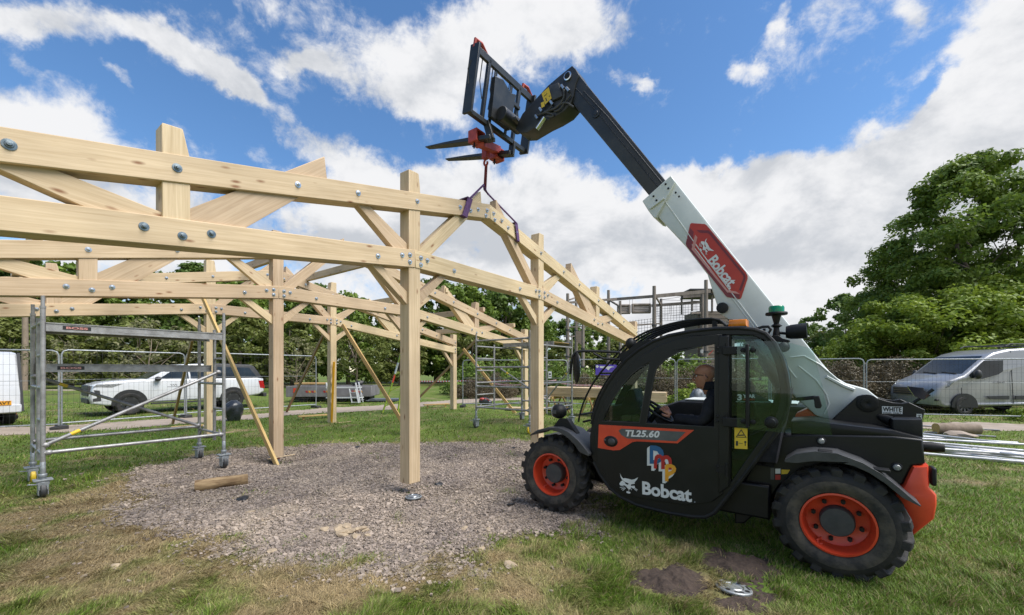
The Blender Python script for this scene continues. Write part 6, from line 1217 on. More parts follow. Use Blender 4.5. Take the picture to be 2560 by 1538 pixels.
for i in range(3): b.xz([(-1.16 - i * .07, .98), (-1.10 - i * .07, 1.02), (-1.08 - i * .07, 1.02), (-1.13 - i * .07, .97)], .9205, .922)
b.box((-1.18, .9213, .93), (.36, .001, .014)); b.build('door_emblem', M['decalblack'], PU)
# silver van ---------------------------------------------------------
SF = Vector((-.999, .045, 0)).normalized(); SL_v = Vector((-SF.y, SF.x, 0)); S0 = Vector((15.35, 14.05, 0)) - SL_v * 1.03
SV = thing('van', 'silver panel van parked behind the mesh fence at the right edge', 'van', (S0.x, S0.y, ground_h(S0.x, S0.y)), math.atan2(SF.y, SF.x))
vprof = [(.90, .34), (.97, .55), (.93, .92), (.72, 1.12), (.10, 1.33), (-.02, 1.38), (-.80, 2.02), (-1.05, 2.15), (-1.55, 2.27), (-2.3, 2.31), (-4.4, 2.31), (-4.5, 2.25), (-4.55, .40), (-.6, .30), (.6, .26)]
b = MB(); rings = []
for (y, t) in ((-1.03, .10), (-1.02, .05), (-.98, .015), (-.90, 0), (.90, 0), (.98, .015), (1.02, .05), (1.03, .10)):
    rings.append([Vector((a - (.16 if a > .6 else 0) * (abs(y) / 1.03) ** 4, y * (1 - .09 * max(0, q - 1.15)) * (1 - .10 * max(0, a - .1)), q)) for a, q in offset_poly(vprof, t)])
b.loft(rings); vb = b.build('body', M['carsilver'], SV)
vy = lambda z: 1.03 * (1 - .09 * max(0, z - 1.15))
for s in (1, -1):
    def pan(P, name, mat, e=.005, par=SV):
        n = len(P); b = MB(); b.add([Vector((a, s * (vy(z) + e), z)) for a, z in P] + [Vector((a, s * (vy(z) - .01), z)) for a, z in P], [tuple(range(n)), tuple(range(2 * n - 1, n - 1, -1))] + [(i, (i + 1) % n, (i + 1) % n + n, i + n) for i in range(n)]); return b.build(name, M[mat], par)
    pan([(-.20, 1.28), (-.16, 1.38), (-.68, 1.86), (-1.30, 1.88), (-1.26, 1.50), (-1.10, 1.40), (-.55, 1.24)], 'side_window', 'carglass')
    b = MB(); b.ball((-.32, s * 1.14, 1.40), (.10, .09, .15), 12, 8); b.bar((-.32, s * 1.0, 1.33), (-.32, s * 1.12, 1.35), .07, .06); b.build('door_mirror', M['cartrim'], SV)
    b = MB(); b.box((-1.15, s * 1.035, 1.13), (.24, .03, .05)); b.build('door_handle', M['cartrim'], SV, bevel=.01)
    pan([(-.70, .66), (-.80, .56), (-1.42, .55), (-1.42, .68)], 'rubbing_strip', 'cartrim', .015); pan([(-1.62, .55), (-1.62, .68), (-3.6, .68), (-3.6, .55)], 'rubbing_strip', 'cartrim', .015); pan([(-1.56, .42), (-1.56, 2.2), (-1.575, 2.2), (-1.575, .42)], 'door_gap', 'decalblack', .003, vb)
    pan([(.12, .95), (.10, .45), (.085, .45), (.105, .95)], 'door_gap', 'decalblack', .003, vb)
    wheel_arch(vb, 0, .33, .42, s * 1.03); wheel_arch(vb, -3.3, .33, .41, s * 1.03); road_wheel(SV, 0, s * .925, .335, .23, s, 8, 'hub', R(5)); road_wheel(SV, -3.3, s * .93, .335, .23, s, 8, 'hub')
    b = MB(); vs = [Vector((.80, s * .66, .82)), Vector((.72, s * .86, .80)), Vector((.46, s * .985, .98)), Vector((.30, s * 1.0, 1.16)), Vector((.46, s * .93, 1.15)), Vector((.70, s * .78, 1.02))]; b.add(vs + [v + Vector((.03, s * .02, .02)) for v in vs], [(0, 1, 2, 3, 4, 5), (11, 10, 9, 8, 7, 6)] + [(i, (i + 1) % 6, 6 + (i + 1) % 6, 6 + i) for i in range(6)]); b.build('headlight', M['lampglass'], SV)
    b = MB(); b.box((.76, s * .84, .52), (.16, .20, .08)); b.build('fog_lamp', M['cartrim'], SV, bevel=.02)
b = MB(); b.box((.955, 0, .80), (.05, 1.2, .26)); b.build('grille', M['cartrim'], SV, bevel=.02)
for i in range(3): b = MB(); b.box((.985, 0, .74 + i * .07), (.015, 1.1, .018)); b.build('grille_bar', M['chrome'], SV)
b = MB(); b.add([Vector((-.06, .86, 1.415)), Vector((-.06, -.86, 1.415)), Vector((-.80, -.80, 2.035)), Vector((-.80, .80, 2.035))], [(0, 1, 2, 3)]); ws = b.build('windscreen', M['carglass'], SV); b = MB(); b.tube([(-.05, .7, 1.43), (-.12, .1, 1.48)], .012, 6); b.tube([(-.05, .0, 1.43), (-.12, -.6, 1.48)], .012, 6); b.build('wiper', M['cartrim'], ws)
b = MB(); 
for s in (.75, -.75): b.tube([(-1.6, s, 2.36), (-1.75, s, 2.44), (-4.2, s, 2.44)], .022, 8)
for x in (-1.8, -3, -4.1): b.tube([(x, -.8, 2.42), (x, .8, 2.42)], .022, 8)
b.build('roof_rack', M['cartrim'], SV)
# white van at the left edge ----------------------------------------
WF = Vector((-.88, .475, 0)).normalized(); WLn = Vector((-WF.y, WF.x, 0)); WR = at(60, 1016, 11.3); W0 = Vector((WR.x, WR.y, 0)) + WLn * 1.0
WV = thing('van', 'white van at the left edge showing its rear doors and yellow number plate', 'van', (W0.x, W0.y, ground_h(W0.x, W0.y)), math.atan2(WF.y, WF.x))
b = MB(); P = [(0, .48), (.02, .9), (.28, 1.98), (.40, 2.03), (3.6, 2.03), (4.4, 1.3), (5.2, 1.1), (5.3, .4), (3.9, .35), (.3, .35)]; rings = []
for (y, t) in ((-1.0, .08), (-.98, .03), (-.9, 0), (.9, 0), (.98, .03), (1.0, .08)): rings.append([Vector((a, y * (1 - .05 * max(0, q - .9)), q)) for a, q in offset_poly(P, t)])
b.loft(rings); wb_ = b.build('body', M['carwhite'], WV); b = MB(); b.box((-.03, 0, .50), (.10, 1.9, .22)); b.build('rear_bumper', M['carwhite'], WV, bevel=.03)
b = MB(); b.bar((-.03, -.97, .42), (.25, -.95, 2.0), .05, .05); b.build('corner_trim', M['cartrim'], WV)
pl = MB(); pl.box((-.085, -.50, .66), (.012, .52, .115)); plo = pl.build('number_plate', M['decalamber'], WV); text_mesh('AVT', plo, 'decalblack', (-.093, -.52, .62), (0, -1, 0), (0, 0, 1), .22, .08, off=.02)
b = MB(); b.bar((-.01, 0, .75), (.22, 0, 1.9), .012, .012); b.build('door_gap', M['decalblack'], wb_)
for s in (1, -1): road_wheel(WV, .9, s * .88, .33, .22, s); road_wheel(WV, 4.2, s * .88, .33, .22, s)
# orange garden machine at the left edge -----------------------------
q = on_ground(4, 1052); OT = thing('lawn_mower', 'small orange garden machine on the grass at the left edge below the white van', 'mower', q, R(20)); b = MB(); rounded(b, [(-.32, .10), (.22, .10), (.24, .22), (.10, .32), (-.2, .34), (-.32, .28)], .2, -.2, .03); b.build('deck', M['orange'], OT); b = MB(); b.tube([(.0, 0, .32), (.0, 0, .42)], .07, 12); b.tube([(-.2, .15, .3), (-.75, .15, .85)], .014, 6); b.tube([(-.2, -.15, .3), (-.75, -.15, .85)], .014, 6); b.build('engine_and_handle', M['plastic'], OT)
for x in (.16, -.25):
    for y in (.21, -.21): b = MB(); b.lathe([(.09, -.02), (.09, .02), (.001, .02)], (x, y, .09), 'y', 14); b.build('wheel', M['rubber'], OT)
# flatbed truck -------------------------------------------------------
ZT = (680, 820, 540 / 2470); d0 = 20.6
c = at(838, 1000, d0); TF = Vector((-.97, -.24, 0)); FB = thing('flatbed_truck', 'grey flatbed truck body with orange reflective chevrons behind the white trestle', 'flatbed', (c.x, c.y, ground_h(c.x, c.y)), math.atan2(-.10, -.99)); gz = FB.location.z
hz = lambda v: CZ - (v - HZ) / F * d0 - gz
b = MB(); b.box((0, .9, (hz(964) + hz(988)) / 2), (3.9, .04, hz(964) - hz(988))); b.box((0, -.9, (hz(964) + hz(988)) / 2), (3.9, .04, hz(964) - hz(988))); b.box((1.94, 0, (hz(964) + hz(988)) / 2), (.04, 1.8, hz(964) - hz(988))); b.box((-1.94, 0, (hz(964) + hz(988)) / 2), (.04, 1.8, hz(964) - hz(988))); b.box((0, 0, hz(988)), (3.9, 1.84, .05)); b.build('drop_sides', M['truckgrey'], FB, bevel=.01); b = MB(); b.box((0, 0, hz(994)), (3.6, .9, .16)); b.build('chassis', M['cartrim'], FB)
for x in (1.2, -.6, -1.4):
    for s in (1, -1): road_wheel(FB, x, s * .72, .30, .2, s, 8, 'hub')
for x0 in (.55, -.25, -1.55):
    for i in range(4): b = MB(); a = x0 + i * .13; z = hz(977); b.xz([(a, z - .045), (a + .09, z - .045), (a + .13, z + .045), (a + .04, z + .045)], .924, .928); b.build('chevron', M['decalred'] if i % 2 else M['decalamber'], FB)
b = MB(); b.box((1.55, .925, hz(974)), (.14, .01, .22)); b.build('reflector', M['orange'], FB)
b = MB(); b.box((.9, .2, hz(958)), (1.6, .8, .07)); b.build('load_boards', M['plank'], FB)
b = MB(); b.add([Vector((-.9, .3, hz(964))), Vector((-1.35, .3, hz(964))), Vector((-1.45, .25, hz(952))), Vector((-1.1, .25, hz(951)))], [(0, 1, 2, 3)]); o = b.build('black_panel', M['cartrim'], FB); sm = o.modifiers.new('solid', 'SOLIDIFY'); sm.thickness = .04
# ------------------------------------------------------------------ mesh fences
def fence_panel(a, b_, h, label, group, cell=.26, mesh=True, w=.004):
    a, b_ = Vector(a), Vector(b_); ga, gb = ground_h(a.x, a.y), ground_h(b_.x, b_.y); L = (b_ - a).length; rz = math.atan2(b_.y - a.y, b_.x - a.x); t = thing('fence_panel', label, 'fence', (a.x, a.y, ga), rz, group); r = .03; R_ = .12
    P = [(0, 0, 0), (0, 0, h - R_), (R_ * .3, 0, h - R_ * .3), (R_, 0, h), (L - R_, 0, h), (L - R_ * .3, 0, h - R_ * .3), (L, 0, h - R_), (L, 0, 0)]
    mb = MB(); mb.tube(P, .02, 8); mb.build('frame', M['galv'], t); m2 = MB(); m2.tube([(0, 0, .15), (L, 0, .15)], .018, 8); m2.tube([(0, 0, h * .62), (L, 0, h * .62)], .006, 5); m2.build('rails', M['galv'], t)
    m3 = MB(); n = int(L / cell * 2.4)
    for i in range(1, n): x = L * i / n; m3.add([(x - w / 2, 0, .15), (x + w / 2, 0, .15), (x + w / 2, 0, h - .01), (x - w / 2, 0, h - .01)], [(0, 1, 2, 3)]); m3.add([(x, -w / 2, .15), (x, w / 2, .15), (x, w / 2, h - .01), (x, -w / 2, h - .01)], [(0, 1, 2, 3)])
    for z in np.arange(.15 + cell, h, cell): m3.add([(0, 0, z - w / 2), (L, 0, z - w / 2), (L, 0, z + w / 2), (0, 0, z + w / 2)], [(0, 1, 2, 3)])
    m3.build('wire_mesh', M['wire'], t, smooth=False)
    for x in (0, L): m4 = MB(); m4.box((x, 0, .05), (.18, .5, .1)); m4.build('foot', M['cartrim'], t, bevel=.01)
    return t
G1 = 'temporary mesh fence panels on the left'; A0 = on_ground(-340, 1100); 
lp = [at(-260, 1085, 9.6), at(150, 1085, 10.9), at(463, 1080, 13.2), at(790, 1080, 16.6)]
for i, l in enumerate(('mesh fence panel at the left edge in front of the white van', 'mesh fence panel in front of the white pickup bonnet', 'mesh fence panel in front of the dark pickup canopy')):
    a, b_ = lp[i], lp[i + 1]; dv = (b_ - a).normalized() * .03; fence_panel(a + dv, b_ - dv, 2.08, l, G1)
G2 = 'temporary mesh fence panels behind the machine'
rp = [at(1155, 1000, 17.2), at(1420, 1000, 17.0), at(1690, 1000, 16.2), at(1925, 1000, 15.0), at(2163, 1000, 13.4), at(2640, 1000, 12.2)]
rl = ['mesh fence panel behind the right scaffold tower', 'mesh fence panel carrying the purple banner', 'mesh fence panel seen through the cab door window', 'mesh fence panel behind the cab rear and boom foot', 'mesh fence panel in front of the silver van bonnet']
for i, l in enumerate(rl): a, b_ = rp[i], rp[i + 1]; dv = (b_ - a).normalized() * .035; fence_panel(a + dv, b_ - dv, [1.95, 1.95, 1.95, 1.9, 1.87, 1.87][i], l, G2)
# purple banner and paper notice on the fence
def board_on(a, b_, u0, v0, u1, v1_, off, mat, name, label, cat):
    a, b_ = Vector((a.x, a.y, 0)), Vector((b_.x, b_.y, 0)); pl = Plane(a, (b_ - a).normalized()); (s0, z0), (s1, z1_) = pl(u0, v0, off), pl(u1, v1_, off); o = MB(); c = a + pl.f * ((s0 + s1) / 2) + pl.n * off; L = abs(s1 - s0); H = abs(z0 - z1_)
    o.box((0, 0, 0), (L, .006, H)); ob = o.build(name, M[mat]); ob.location = (c.x, c.y, (z0 + z1_) / 2); ob.rotation_euler = (0, 0, math.atan2(pl.f.y, pl.f.x)); return tag(ob, label, cat), L, H
bn, L, H = board_on(rp[1], rp[2], 1489, 912, 1542, 938, -.06, 'purple', 'banner', 'purple printed banner tied to the mesh fence left of the cab', 'banner')
b = MB(); b.lathe([(.001, 0), (.055, 0), (.055, -.002), (.001, -.002)], (-L * .42, -.004, H * .32), 'y', 16); P = [(-L * .3, H * .36), (L * .2, H * .34), (L * .4, H * .30), (L * .22, H * .22), (L * .1, -H * .05), (L * .02, H * .12), (-L * .3, H * .2)]; b.xz(P, -.0045, -.0035); b.build('banner_print', M['decalwhite'], bn, smooth=False)
nt_, L, H = board_on(rp[0], rp[1], 1371, 929, 1379, 946, -.06, 'decalwhite', 'notice', 'white paper notice hung on the mesh fence beside the middle scaffold', 'notice'); b = MB(); b.box((0, -.0045, H * .12), (L * .6, .002, H * .3)); b.box((0, -.0045, -H * .25), (L * .7, .002, H * .12)); b.build('print', M['hub'], nt_)
# barrier tape
def tape(P, label):
    pts = []
    for i in range(len(P) - 1):
        a, c = at(*P[i]), at(*P[i + 1]); n = 12
        for k in range(n): f = k / n; q = a.lerp(c, f); q.z -= .10 * 4 * f * (1 - f) * .5; pts.append(q)
    pts.append(at(*P[-1])); b = MB(); k = 0; o3 = pts[0]
    dense = []
    for i in range(len(pts) - 1):
        for f in (0, .25, .5, .75): dense.append(pts[i].lerp(pts[i + 1], f))
    for i in range(len(dense) - 1): b.mi = i % 2; p, q = dense[i] - o3, dense[i + 1] - o3; b.add([p + Vector((0, 0, -.035)), q + Vector((0, 0, -.035)), q + Vector((0, .004, .035)), p + Vector((0, .004, .035))], [(0, 1, 2, 3)])
    o = b.build('barrier_tape', [M['tapered'], M['tapewhite']], smooth=False); o.location = o3; s = o.modifiers.new('solid', 'SOLIDIFY'); s.thickness = .004; return tag(o, label, 'tape', 'red and white barrier tapes')
tape([(1000, 951, 26), (1160, 952, 24), (1268, 951, 22), (1340, 952, 20), (1392, 950, 20)], 'upper red and white barrier tape running behind the right scaffold'); tape([(1230, 958, 22), (1300, 962, 20.5), (1395, 956, 19.5), (1475, 963, 19), (1560, 968, 19)], 'lower red and white barrier tape sagging above the timber stack')
# timber stack on trestles, timber behind
def stack(u0, u1, v, d0, d1, rows, label, lift, wid=.18, h=.075, cols=4, legs=True):
    a, c = at(u0, v, d0), at(u1, v, d1); m = (a + c) / 2; g = ground_h(m.x, m.y); L = Vector((c.x - a.x, c.y - a.y, 0)).length; rz = math.atan2(c.y - a.y, c.x - a.x)
    r_ = random.Random(int(u0)); out = []
    for i in range(rows):
        for j in range(cols):
            b = MB(); b.box((0, 0, 0), (L * r_.uniform(.92, 1.0), wid, h)); o = b.build('timber_beam', M['timber'], None, bevel=.004, seg=1); o.rotation_euler = (0, 0, rz + r_.uniform(-.006, .006)); z = g + lift + h / 2 + i * (h + .004); off = Vector((0, (j - (cols - 1) / 2) * (wid + .01), 0)); off.rotate(Euler((0, 0, rz))); o.location = (m.x + off.x, m.y + off.y, z)
            tag(o, label, 'beam', 'timber beams in the ' + ('stack on trestles' if legs else 'low stack'))
    if legs:
        for k, s in enumerate((-.36, .05, .42)):
            off = Vector((L * s, 0, 0)); off.rotate(Euler((0, 0, rz))); t = thing('trestle', ('leftmost', 'middle', 'rightmost')[k] + ' wooden trestle under the stacked timber beams', 'trestle', (m.x + off.x, m.y + off.y, g), rz, 'wooden trestles under the stack')
            b = MB(); b.box((0, 0, lift - .05), (.08, 1.0, .09)); b.build('top_bar', M['plank'], t)
            for sx in (-1, 1):
                for sy in (-1, 1): b = MB(); b.bar((sx * .04, sy * .42, lift - .06), (sx * .26, sy * .46, 0), .06, .04); b.build('leg', M['oldplank'], t)
stack(1364, 1590, 985, 14.8, 13.2, 4, 'pale squared timber beam in the stack on trestles left of the cab', .62)
stack(1590, 1668, 990, 16.0, 15.6, 3, 'pale timber beam in the low stack seen through the cab window', .35, .2, .12, 3, False)
stack(1262, 1420, 1010, 15.8, 15.5, 1, 'pale timber beam lying on the grass behind the right scaffold', .06, .15, .06, 3, False)
# ladders and white trestle platform
def ladder(t, a, c, w, mat, n, wdir, rr=.02, name='rail'):
    a, c, wd = Vector(a), Vector(c), Vector(wdir).normalized() * w / 2
    for s in (-1, 1): b = MB(); b.bar(a + wd * s, c + wd * s, .06, .025, wd); b.build(name, M[mat], t, bevel=.004, seg=1)
    for i in range(1, n + 1):
        f = i / (n + 1); q = a.lerp(c, f); b = MB(); b.bar(q - wd, q + wd, .05, .025); b.build('tread', M['alubright'] if mat != 'ladwhite' else M['alubright'], t)
q = at(829, 1056, 12.1); LD_ = thing('stepladder', 'yellow stepladder leaning against the far post', 'ladder', (q.x, q.y, ground_h(q.x, q.y))); top_ = at(835, 905, 11.75) - Vector((q.x, q.y, LD_.location.z)); ladder(LD_, (0, 0, 0), top_, .34, 'ladyellow', 5, (-.40, .92, 0))
q = at(974, 1032, 14.4); GL = thing('stepladder', 'tall lime green stepladder with orange label standing on the grass', 'ladder', (q.x, q.y, ground_h(q.x, q.y))); o_ = Vector((q.x, q.y, GL.location.z))
ra = [at(*p) - o_ for p in ((956, 1033, 14.6), (966, 1004, 14.7), (980, 960, 14.8), (991, 924, 14.9), (1006, 868, 15.0))]; rb = [at(*p) - o_ for p in ((995, 1030, 14.7), (1001, 985, 14.8), (1006, 950, 14.9), (1009, 910, 15.0), (1013, 868, 15.1))]
for rail in (ra, rb): b = MB(); b.tube(rail, .032, 4); b.build('rail', M['ladgreen'], GL)
for i in range(1, 5): b = MB(); b.bar(ra[i].lerp(ra[i - 1], .4), rb[i].lerp(rb[i - 1], .4), .06, .03); b.build('tread', M['ladgreen'], GL)
b = MB(); b.tube([ra[2].lerp(ra[3], .1), ra[2].lerp(ra[3], .65)], .036, 4); b.build('orange_label', M['orange'], GL); b = MB(); b.tube([ra[2].lerp(ra[3], .7), ra[3].lerp(ra[4], .3)], .035, 4); b.build('white_label', M['decalwhite'], GL)
q = at(862, 1008, 18.9); WT = thing('trestle_platform', 'white folding trestle platform with ladder ends in front of the flatbed', 'platform', (q.x, q.y, ground_h(q.x, q.y))); o_ = Vector((q.x, q.y, WT.location.z))
def wp(x, y, d): return at(*z1(ZT, x, y), d) - o_
for (x0, y0, x1, y1, d) in ((620, 625, 670, 855, 18.6), (665, 625, 705, 850, 19.5), (955, 625, 1005, 855, 18.6), (990, 620, 1040, 850, 19.5)): b = MB(); b.bar(wp(x0, y0, d), wp(x1, y1, d), .07, .04); b.build('leg', M['carwhite'], WT)
for y in (680, 795): b = MB(); b.bar(wp(640, y, 19), wp(1010 if y < 700 else 1030, y, 19), .45, .05); b.build('shelf', M['carwhite'], WT)
for k in range(4):
    for (x0, x1) in ((630, 678), (965, 1012)): b = MB(); f = .15 + .24 * k; b.bar(wp(x0 + 45 * f, 625 + 230 * f, 18.6), wp(x1 + 42 * f, 625 + 225 * f, 19.5), .03, .025); b.build('rung', M['alubright'], WT)
for (x0, x1) in ((885, 915), (955, 990)): b = MB(); b.bar(wp(x0, 695, 18.3), wp(x1, 858, 18.3), .06, .03); b.build('leg', M['carwhite'], WT)
for f in (.25, .6, .95): b = MB(); b.bar(wp(885 + 30 * f, 695 + 163 * f, 18.3), wp(955 + 35 * f, 695 + 163 * f, 18.3), .04, .03); b.build('rung', M['alubright'], WT)
# rucksack, bin bag, sheeting, poles, cable drum etc.
q = on_ground(1211, 1012); RS = thing('rucksack', 'black and red rucksack slumped on the ground left of the middle scaffold', 'bag', q, .4); b = MB(); b.ball((0, 0, .16), (.26, .18, .18), 14, 10); b.ball((.2, -.05, .10), (.14, .14, .11), 12, 8); b.build('bag', M['bin'], RS); b = MB(); b.ball((-.12, -.06, .26), (.13, .12, .06), 12, 8); b.tube([(-.2, -.1, .2), (0, -.2, .3), (.2, -.12, .16)], .02, 6); b.build('flap', M['red'], RS)
q = on_ground(585, 1052); BB = thing('bin_bag', 'dark bin bag standing on the grass behind the right legs of the left scaffold', 'bag', q); b = MB(); rings = []
for i in range(12):
    z = i / 11; r_ = .20 * (.75 + .45 * math.sin(z * 2.6)) * (1 if z < .8 else 1 - (z - .8) * 3); rings.append([Vector((r_ * math.cos(a) * (1 + .1 * math.sin(5 * a + i)), r_ * math.sin(a) * (1 + .1 * math.cos(4 * a - i)), z * .62)) for a in [6.2832 * j / 20 for j in range(20)]])
b.loft(rings); b.build('bag', M['bin'], BB)
q = at(1745, 985, 13.5); TP = thing('sheeting', 'grey crumpled sheeting bundle seen beside the driver', 'sheeting', (q.x, q.y, ground_h(q.x, q.y))); b = MB(); rs = np.random.RandomState(4); nn = 26
rg = [[Vector((k * math.cos(a) * 1.25, k * math.sin(a), .04 + z)) for j in range(nn) for a in [6.2832 * j / nn] for k in [rr * (1 + .16 * math.sin(5 * a + 3 * z * 7) + .10 * math.sin(11 * a - i * 2) + rs.normal(0, .03))]] for i, (z, rr) in enumerate(((0, .42), (.12, .50), (.25, .46), (.38, .42), (.50, .34), (.60, .30), (.70, .18), (.74, .04)))]
b.loft(rg); b.build('bundle', M['tarp'], TP, angle=60); TP.scale = (.55, .55, 1.2)
for i in range(14):
    f = i / 13; r_ = random.Random(i); d0 = 9.6 - 1.9 * f + r_.uniform(-.15, .15); a = at(2285 + r_.uniform(-25, 25), 0, d0); c = at(2540 + 60 * f, 0, d0 - .9 + r_.uniform(-.3, .3)); za = .03 + (i % 3) * .045; b = MB(); a = Vector((a.x, a.y, ground_h(a.x, a.y) + za)); c = Vector((c.x, c.y, ground_h(c.x, c.y) + za + r_.uniform(-.01, .02))); m = (a + c) / 2
    b.tube([a - m, c - m], .025, 10); o = b.build('scaffold_tube', M['alubright']); o.location = m; tag(o, 'bright aluminium scaffold tube lying on the grass behind the counterweight', 'tube', 'aluminium tubes lying on the grass')
for (u0, v0, u1, v1_, l) in ((2300, 1064, 2500, 1076, 'single metal tube on the ground behind the split log'), (2310, 1080, 2490, 1092, 'single metal tube on the grass just in front of the split log')): a, c = on_ground(u0, v0, .03), on_ground(u1, v1_, .03); m = (a + c) / 2; b = MB(); b.tube([a - m, c - m], .02, 8); o = b.build('metal_tube', M['alu']); o.location = m; tag(o, l, 'tube', 'loose tubes by the split log')
log(2392, 1086, .85, .13, R(-12), 'thick weathered log with ragged end lying on sacking', 'palebark'); rock(2360, 1082, .17, 'ragged brown tree stump piece left of the thick log', 'bark', 'stump', 'stump', None, .9); rock(2400, 1092, .24, 'crumpled tan sacking under the thick log', 'path', 'sacking', 'sacking', None, .35)
b = MB(); b.box((0, 0, 0), (2.4, 1.1, .04)); b.box((.05, .02, .05), (2.3, 1.0, .03)); o = b.build('sheet_stack', M['tarp']); o.location = on_ground(985, 1000, .06); tag(o, 'flat pale sheet stack lying on the grass behind the green ladder', 'sheets')
# tall grey post at far left
q = at(60, 975, 32); b = MB(); b.tube([(0, 0, -.2), (.1, 0, 4), (.05, 0, 9.5)], [.20, .18, .15], 12); o = b.build('timber_pole', M['palebark']); o.location = (q.x, q.y, ground_h(q.x, q.y)); tag(o, 'tall pale wooden pole behind the scaffold at far left', 'pole')
# ------------------------------------------------------------------ ropes course
ZR = (1400, 680, 420 / 2078); DR = 30.0; rq = at(1560, 950, DR); RC = thing('ropes_course', 'tall weathered timber ropes course with hanging logs and netting behind the machine', 'ropes course', (rq.x, rq.y, ground_h(rq.x, rq.y))); ro = Vector((rq.x, rq.y, RC.location.z))
def rp3(x, y, d=DR): return at(*z1(ZR, x, y), d) - ro
for (x, y, d, r_) in ((95, 268, 30, .13), (200, 290, 32, .12), (285, 640, 30, .12), (600, 226, 32, .13), (745, 358, 30, .10), (1165, 175, 30, .15), (1250, 332, 32, .12), (1757, 275, 31, .16), (1806, 100, 30, .15)):
    p = rp3(x, y, d); b = MB(); b.tube([Vector((p.x - .04, p.y, -.1)), Vector((p.x, p.y, p.z * .5)), p], [r_ * 1.1, r_, r_ * .85], 10); po = b.build('pole', M['polewood'], RC)
    m = MB()
    for z in (.35, .62): m.lathe([(r_ * 1.25, p.z * z), (r_ * 1.25, p.z * z + .12)], (p.x, p.y, 0), 'z', 10)
    m.build('collar', M['wire'], po)
for (x0, y0, d0, x1, y1, d1, w, h) in ((120, 380, 30, 700, 335, 31, .10, .16), (600, 345, 32, 1180, 300, 30, .12, .2), (1180, 300, 30, 1860, 238, 30, .12, .25), (1130, 418, 32, 1740, 372, 31, .10, .2), (960, 655, 30, 1260, 638, 31, .08, .1), (1180, 300, 30, 1250, 410, 32, .10, .12), (610, 350, 32, 745, 430, 30, .1, .12), (1520, 305, 31, 1740, 290, 31, .12, .25), (1620, 510, 30, 1740, 505, 31, .1, .12), (120, 345, 30, 240, 300, 32, .08, .1), (60, 600, 30, 130, 610, 30, .2, .1), (170, 610, 32, 240, 650, 32, .2, .1), (60, 680, 30, 320, 680, 30, .08, .08), (50, 800, 30, 180, 795, 32, .08, .08)):
    b = MB(); b.bar(rp3(x0, y0, d0), rp3(x1, y1, d1), w, h); b.build('cross_beam', M['polewood'], RC)
for (x0, x1, y0, y1) in ((715, 865, 415, 505), (892, 1118, 405, 498)):
    for k in range(6): b = MB(); y = y0 + (y1 - y0) * k / 5; b.tube([rp3(x0, y + 3, 30.5), rp3(x1, y, 30.5)], .10 if k in (0, 5) else .05, 8); b.build('hanging_log', M['polewood'], RC)
    for x in (x0 + 5, x1 - 5): b = MB(); b.tube([rp3(x, y0 - 5, 30.4), rp3(x, y1 + 5, 30.4)], .09, 6); b.tube([rp3(x, 330, 30.5), rp3(x, y0, 30.5)], .012, 4); b.build('end_batten', M['polewood'], RC)
b = MB()
for i in range(26): x = 830 + i * 36; b.tube([rp3(x, 600 - .08 * (x - 830) if x < 1160 else 430 - .06 * (x - 1180), 30.6), rp3(x, 830 - .15 * (x - 830) if x < 1260 else 600, 30.6)], .011, 4)
for k in range(7): b.tube([rp3(830, 620 + k * 34, 30.6), rp3(1160, 575 + k * 34, 30.6)], .011, 4)
for k in range(7): b.tube([rp3(1180, 430 + k * 30, 30.6), rp3(1740, 395 + k * 32, 30.6)], .011, 4)
for x in (1205, 1380, 1530): b.tube([rp3(x, 410, 30.5), rp3(x, 540, 30.5), rp3(x + 150, 520, 30.5), rp3(x + 150, 400, 30.5)], .014, 4)
b.tube([rp3(1250, 345, 31), rp3(1520, 305, 31)], .014, 4); b.tube([rp3(1250, 345, 31), rp3(1740, 360, 31)], .014, 4)
for k in range(5): b.tube([rp3(300, 650 + 25 * k, 31), rp3(900, 690 + 22 * k, 31)], .009, 4)
b.build('rope_net', M['wire'], RC)
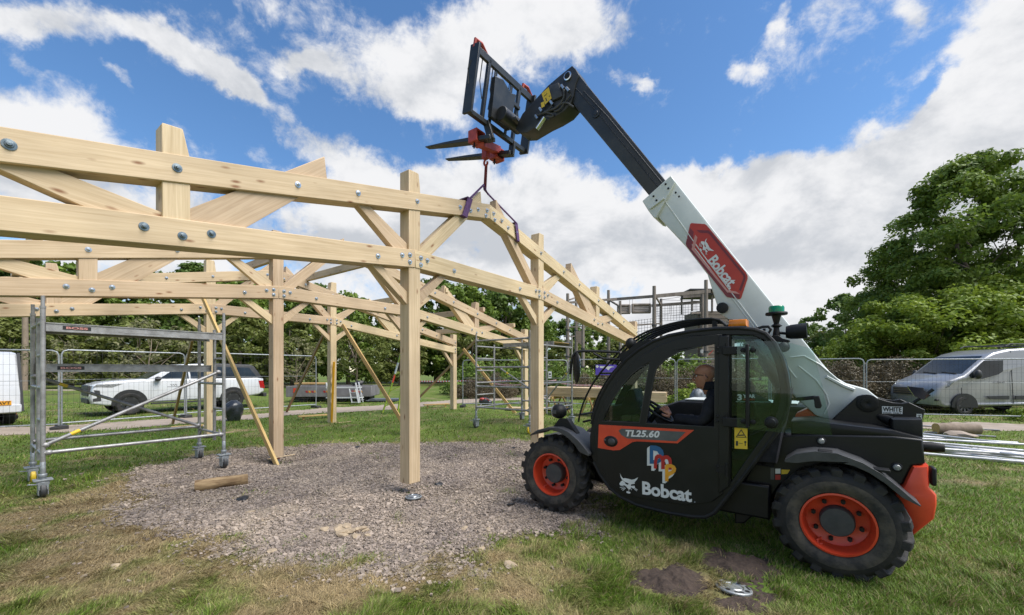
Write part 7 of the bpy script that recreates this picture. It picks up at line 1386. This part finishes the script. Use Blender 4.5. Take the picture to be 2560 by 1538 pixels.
b = MB(); P = [rp3(195, 730, 30.6), rp3(275, 728, 30.6), rp3(270, 905, 30.6), rp3(200, 860, 30.6)]; b.add(P + [p + Vector((0, .06, 0)) for p in P], [(0, 1, 2, 3), (7, 6, 5, 4)] + [(i, (i + 1) % 4, 4 + (i + 1) % 4, 4 + i) for i in range(4)]); b.build('target_board', M['clad'], RC)
TWR = at(1790, 980, 31.5); TW = thing('timber_tower', 'grey boarded timber tower with flat roof behind the cab and boom', 'tower', (TWR.x, TWR.y, ground_h(TWR.x, TWR.y))); to = Vector((TWR.x, TWR.y, TW.location.z))
p0, p1 = at(1747, 777, 31) - to, at(1840, 777, 31) - to; w_ = (p1.x - p0.x); b = MB(); b.box(((p0.x + p1.x) / 2, .9, p0.z / 2), (w_, 2.4, p0.z)); wl = b.build('wall', M['clad'], TW)
b = MB()
for i in range(1, 22): b.box(((p0.x + p1.x) / 2, -.305, p0.z * i / 22), (w_, .012, .016))
b.build('board_gaps', M['decalblack'], wl); q0, q1 = at(1732, 722, 30.6) - to, at(1790, 722, 30.6) - to; b = MB(); b.box(((q0.x + q1.x) / 2 + .5, .6, q0.z), (q1.x - q0.x + 1.2, 2.6, .10)); b.box(((q0.x + q1.x) / 2 + .5, .6, q0.z - .32), (q1.x - q0.x + .8, 2.2, .08)); b.build('roof', M['wire'], TW)
for x in (q0.x + .2, q1.x): 
    for y in (-.3, 1.6): b = MB(); b.tube([(x, y, p0.z), (x, y, q0.z)], .08, 8); b.build('roof_post', M['polewood'], TW)
b = MB()
for (x0, y0, x1, y1) in ((900, 82, 915, 140), (900, 82, 925, 90), (900, 132, 925, 140), (985, 78, 1000, 138), (965, 78, 1000, 86), (965, 130, 1000, 138), (925, 85, 938, 135)): a, c = at(*z1(ZP, x0, y0), 30.68) - to, at(*z1(ZP, x1, y1), 30.68) - to; b.box(((a.x + c.x) / 2, a.y, (a.z + c.z) / 2), (abs(c.x - a.x), .01, abs(a.z - c.z)))
b.build('painted_sign', M['decalwhite'], wl)
b = MB()
for (x0, y0, x1, y1) in ((1015, 165, 1085, 95), (970, 235, 1010, 180)): b.bar(at(*z1(ZP, x0, y0), 30.66) - to, at(*z1(ZP, x1, y1), 30.66) - to, .02, .12, (0, 1, 0))
b.build('red_streak', M['red'], wl)
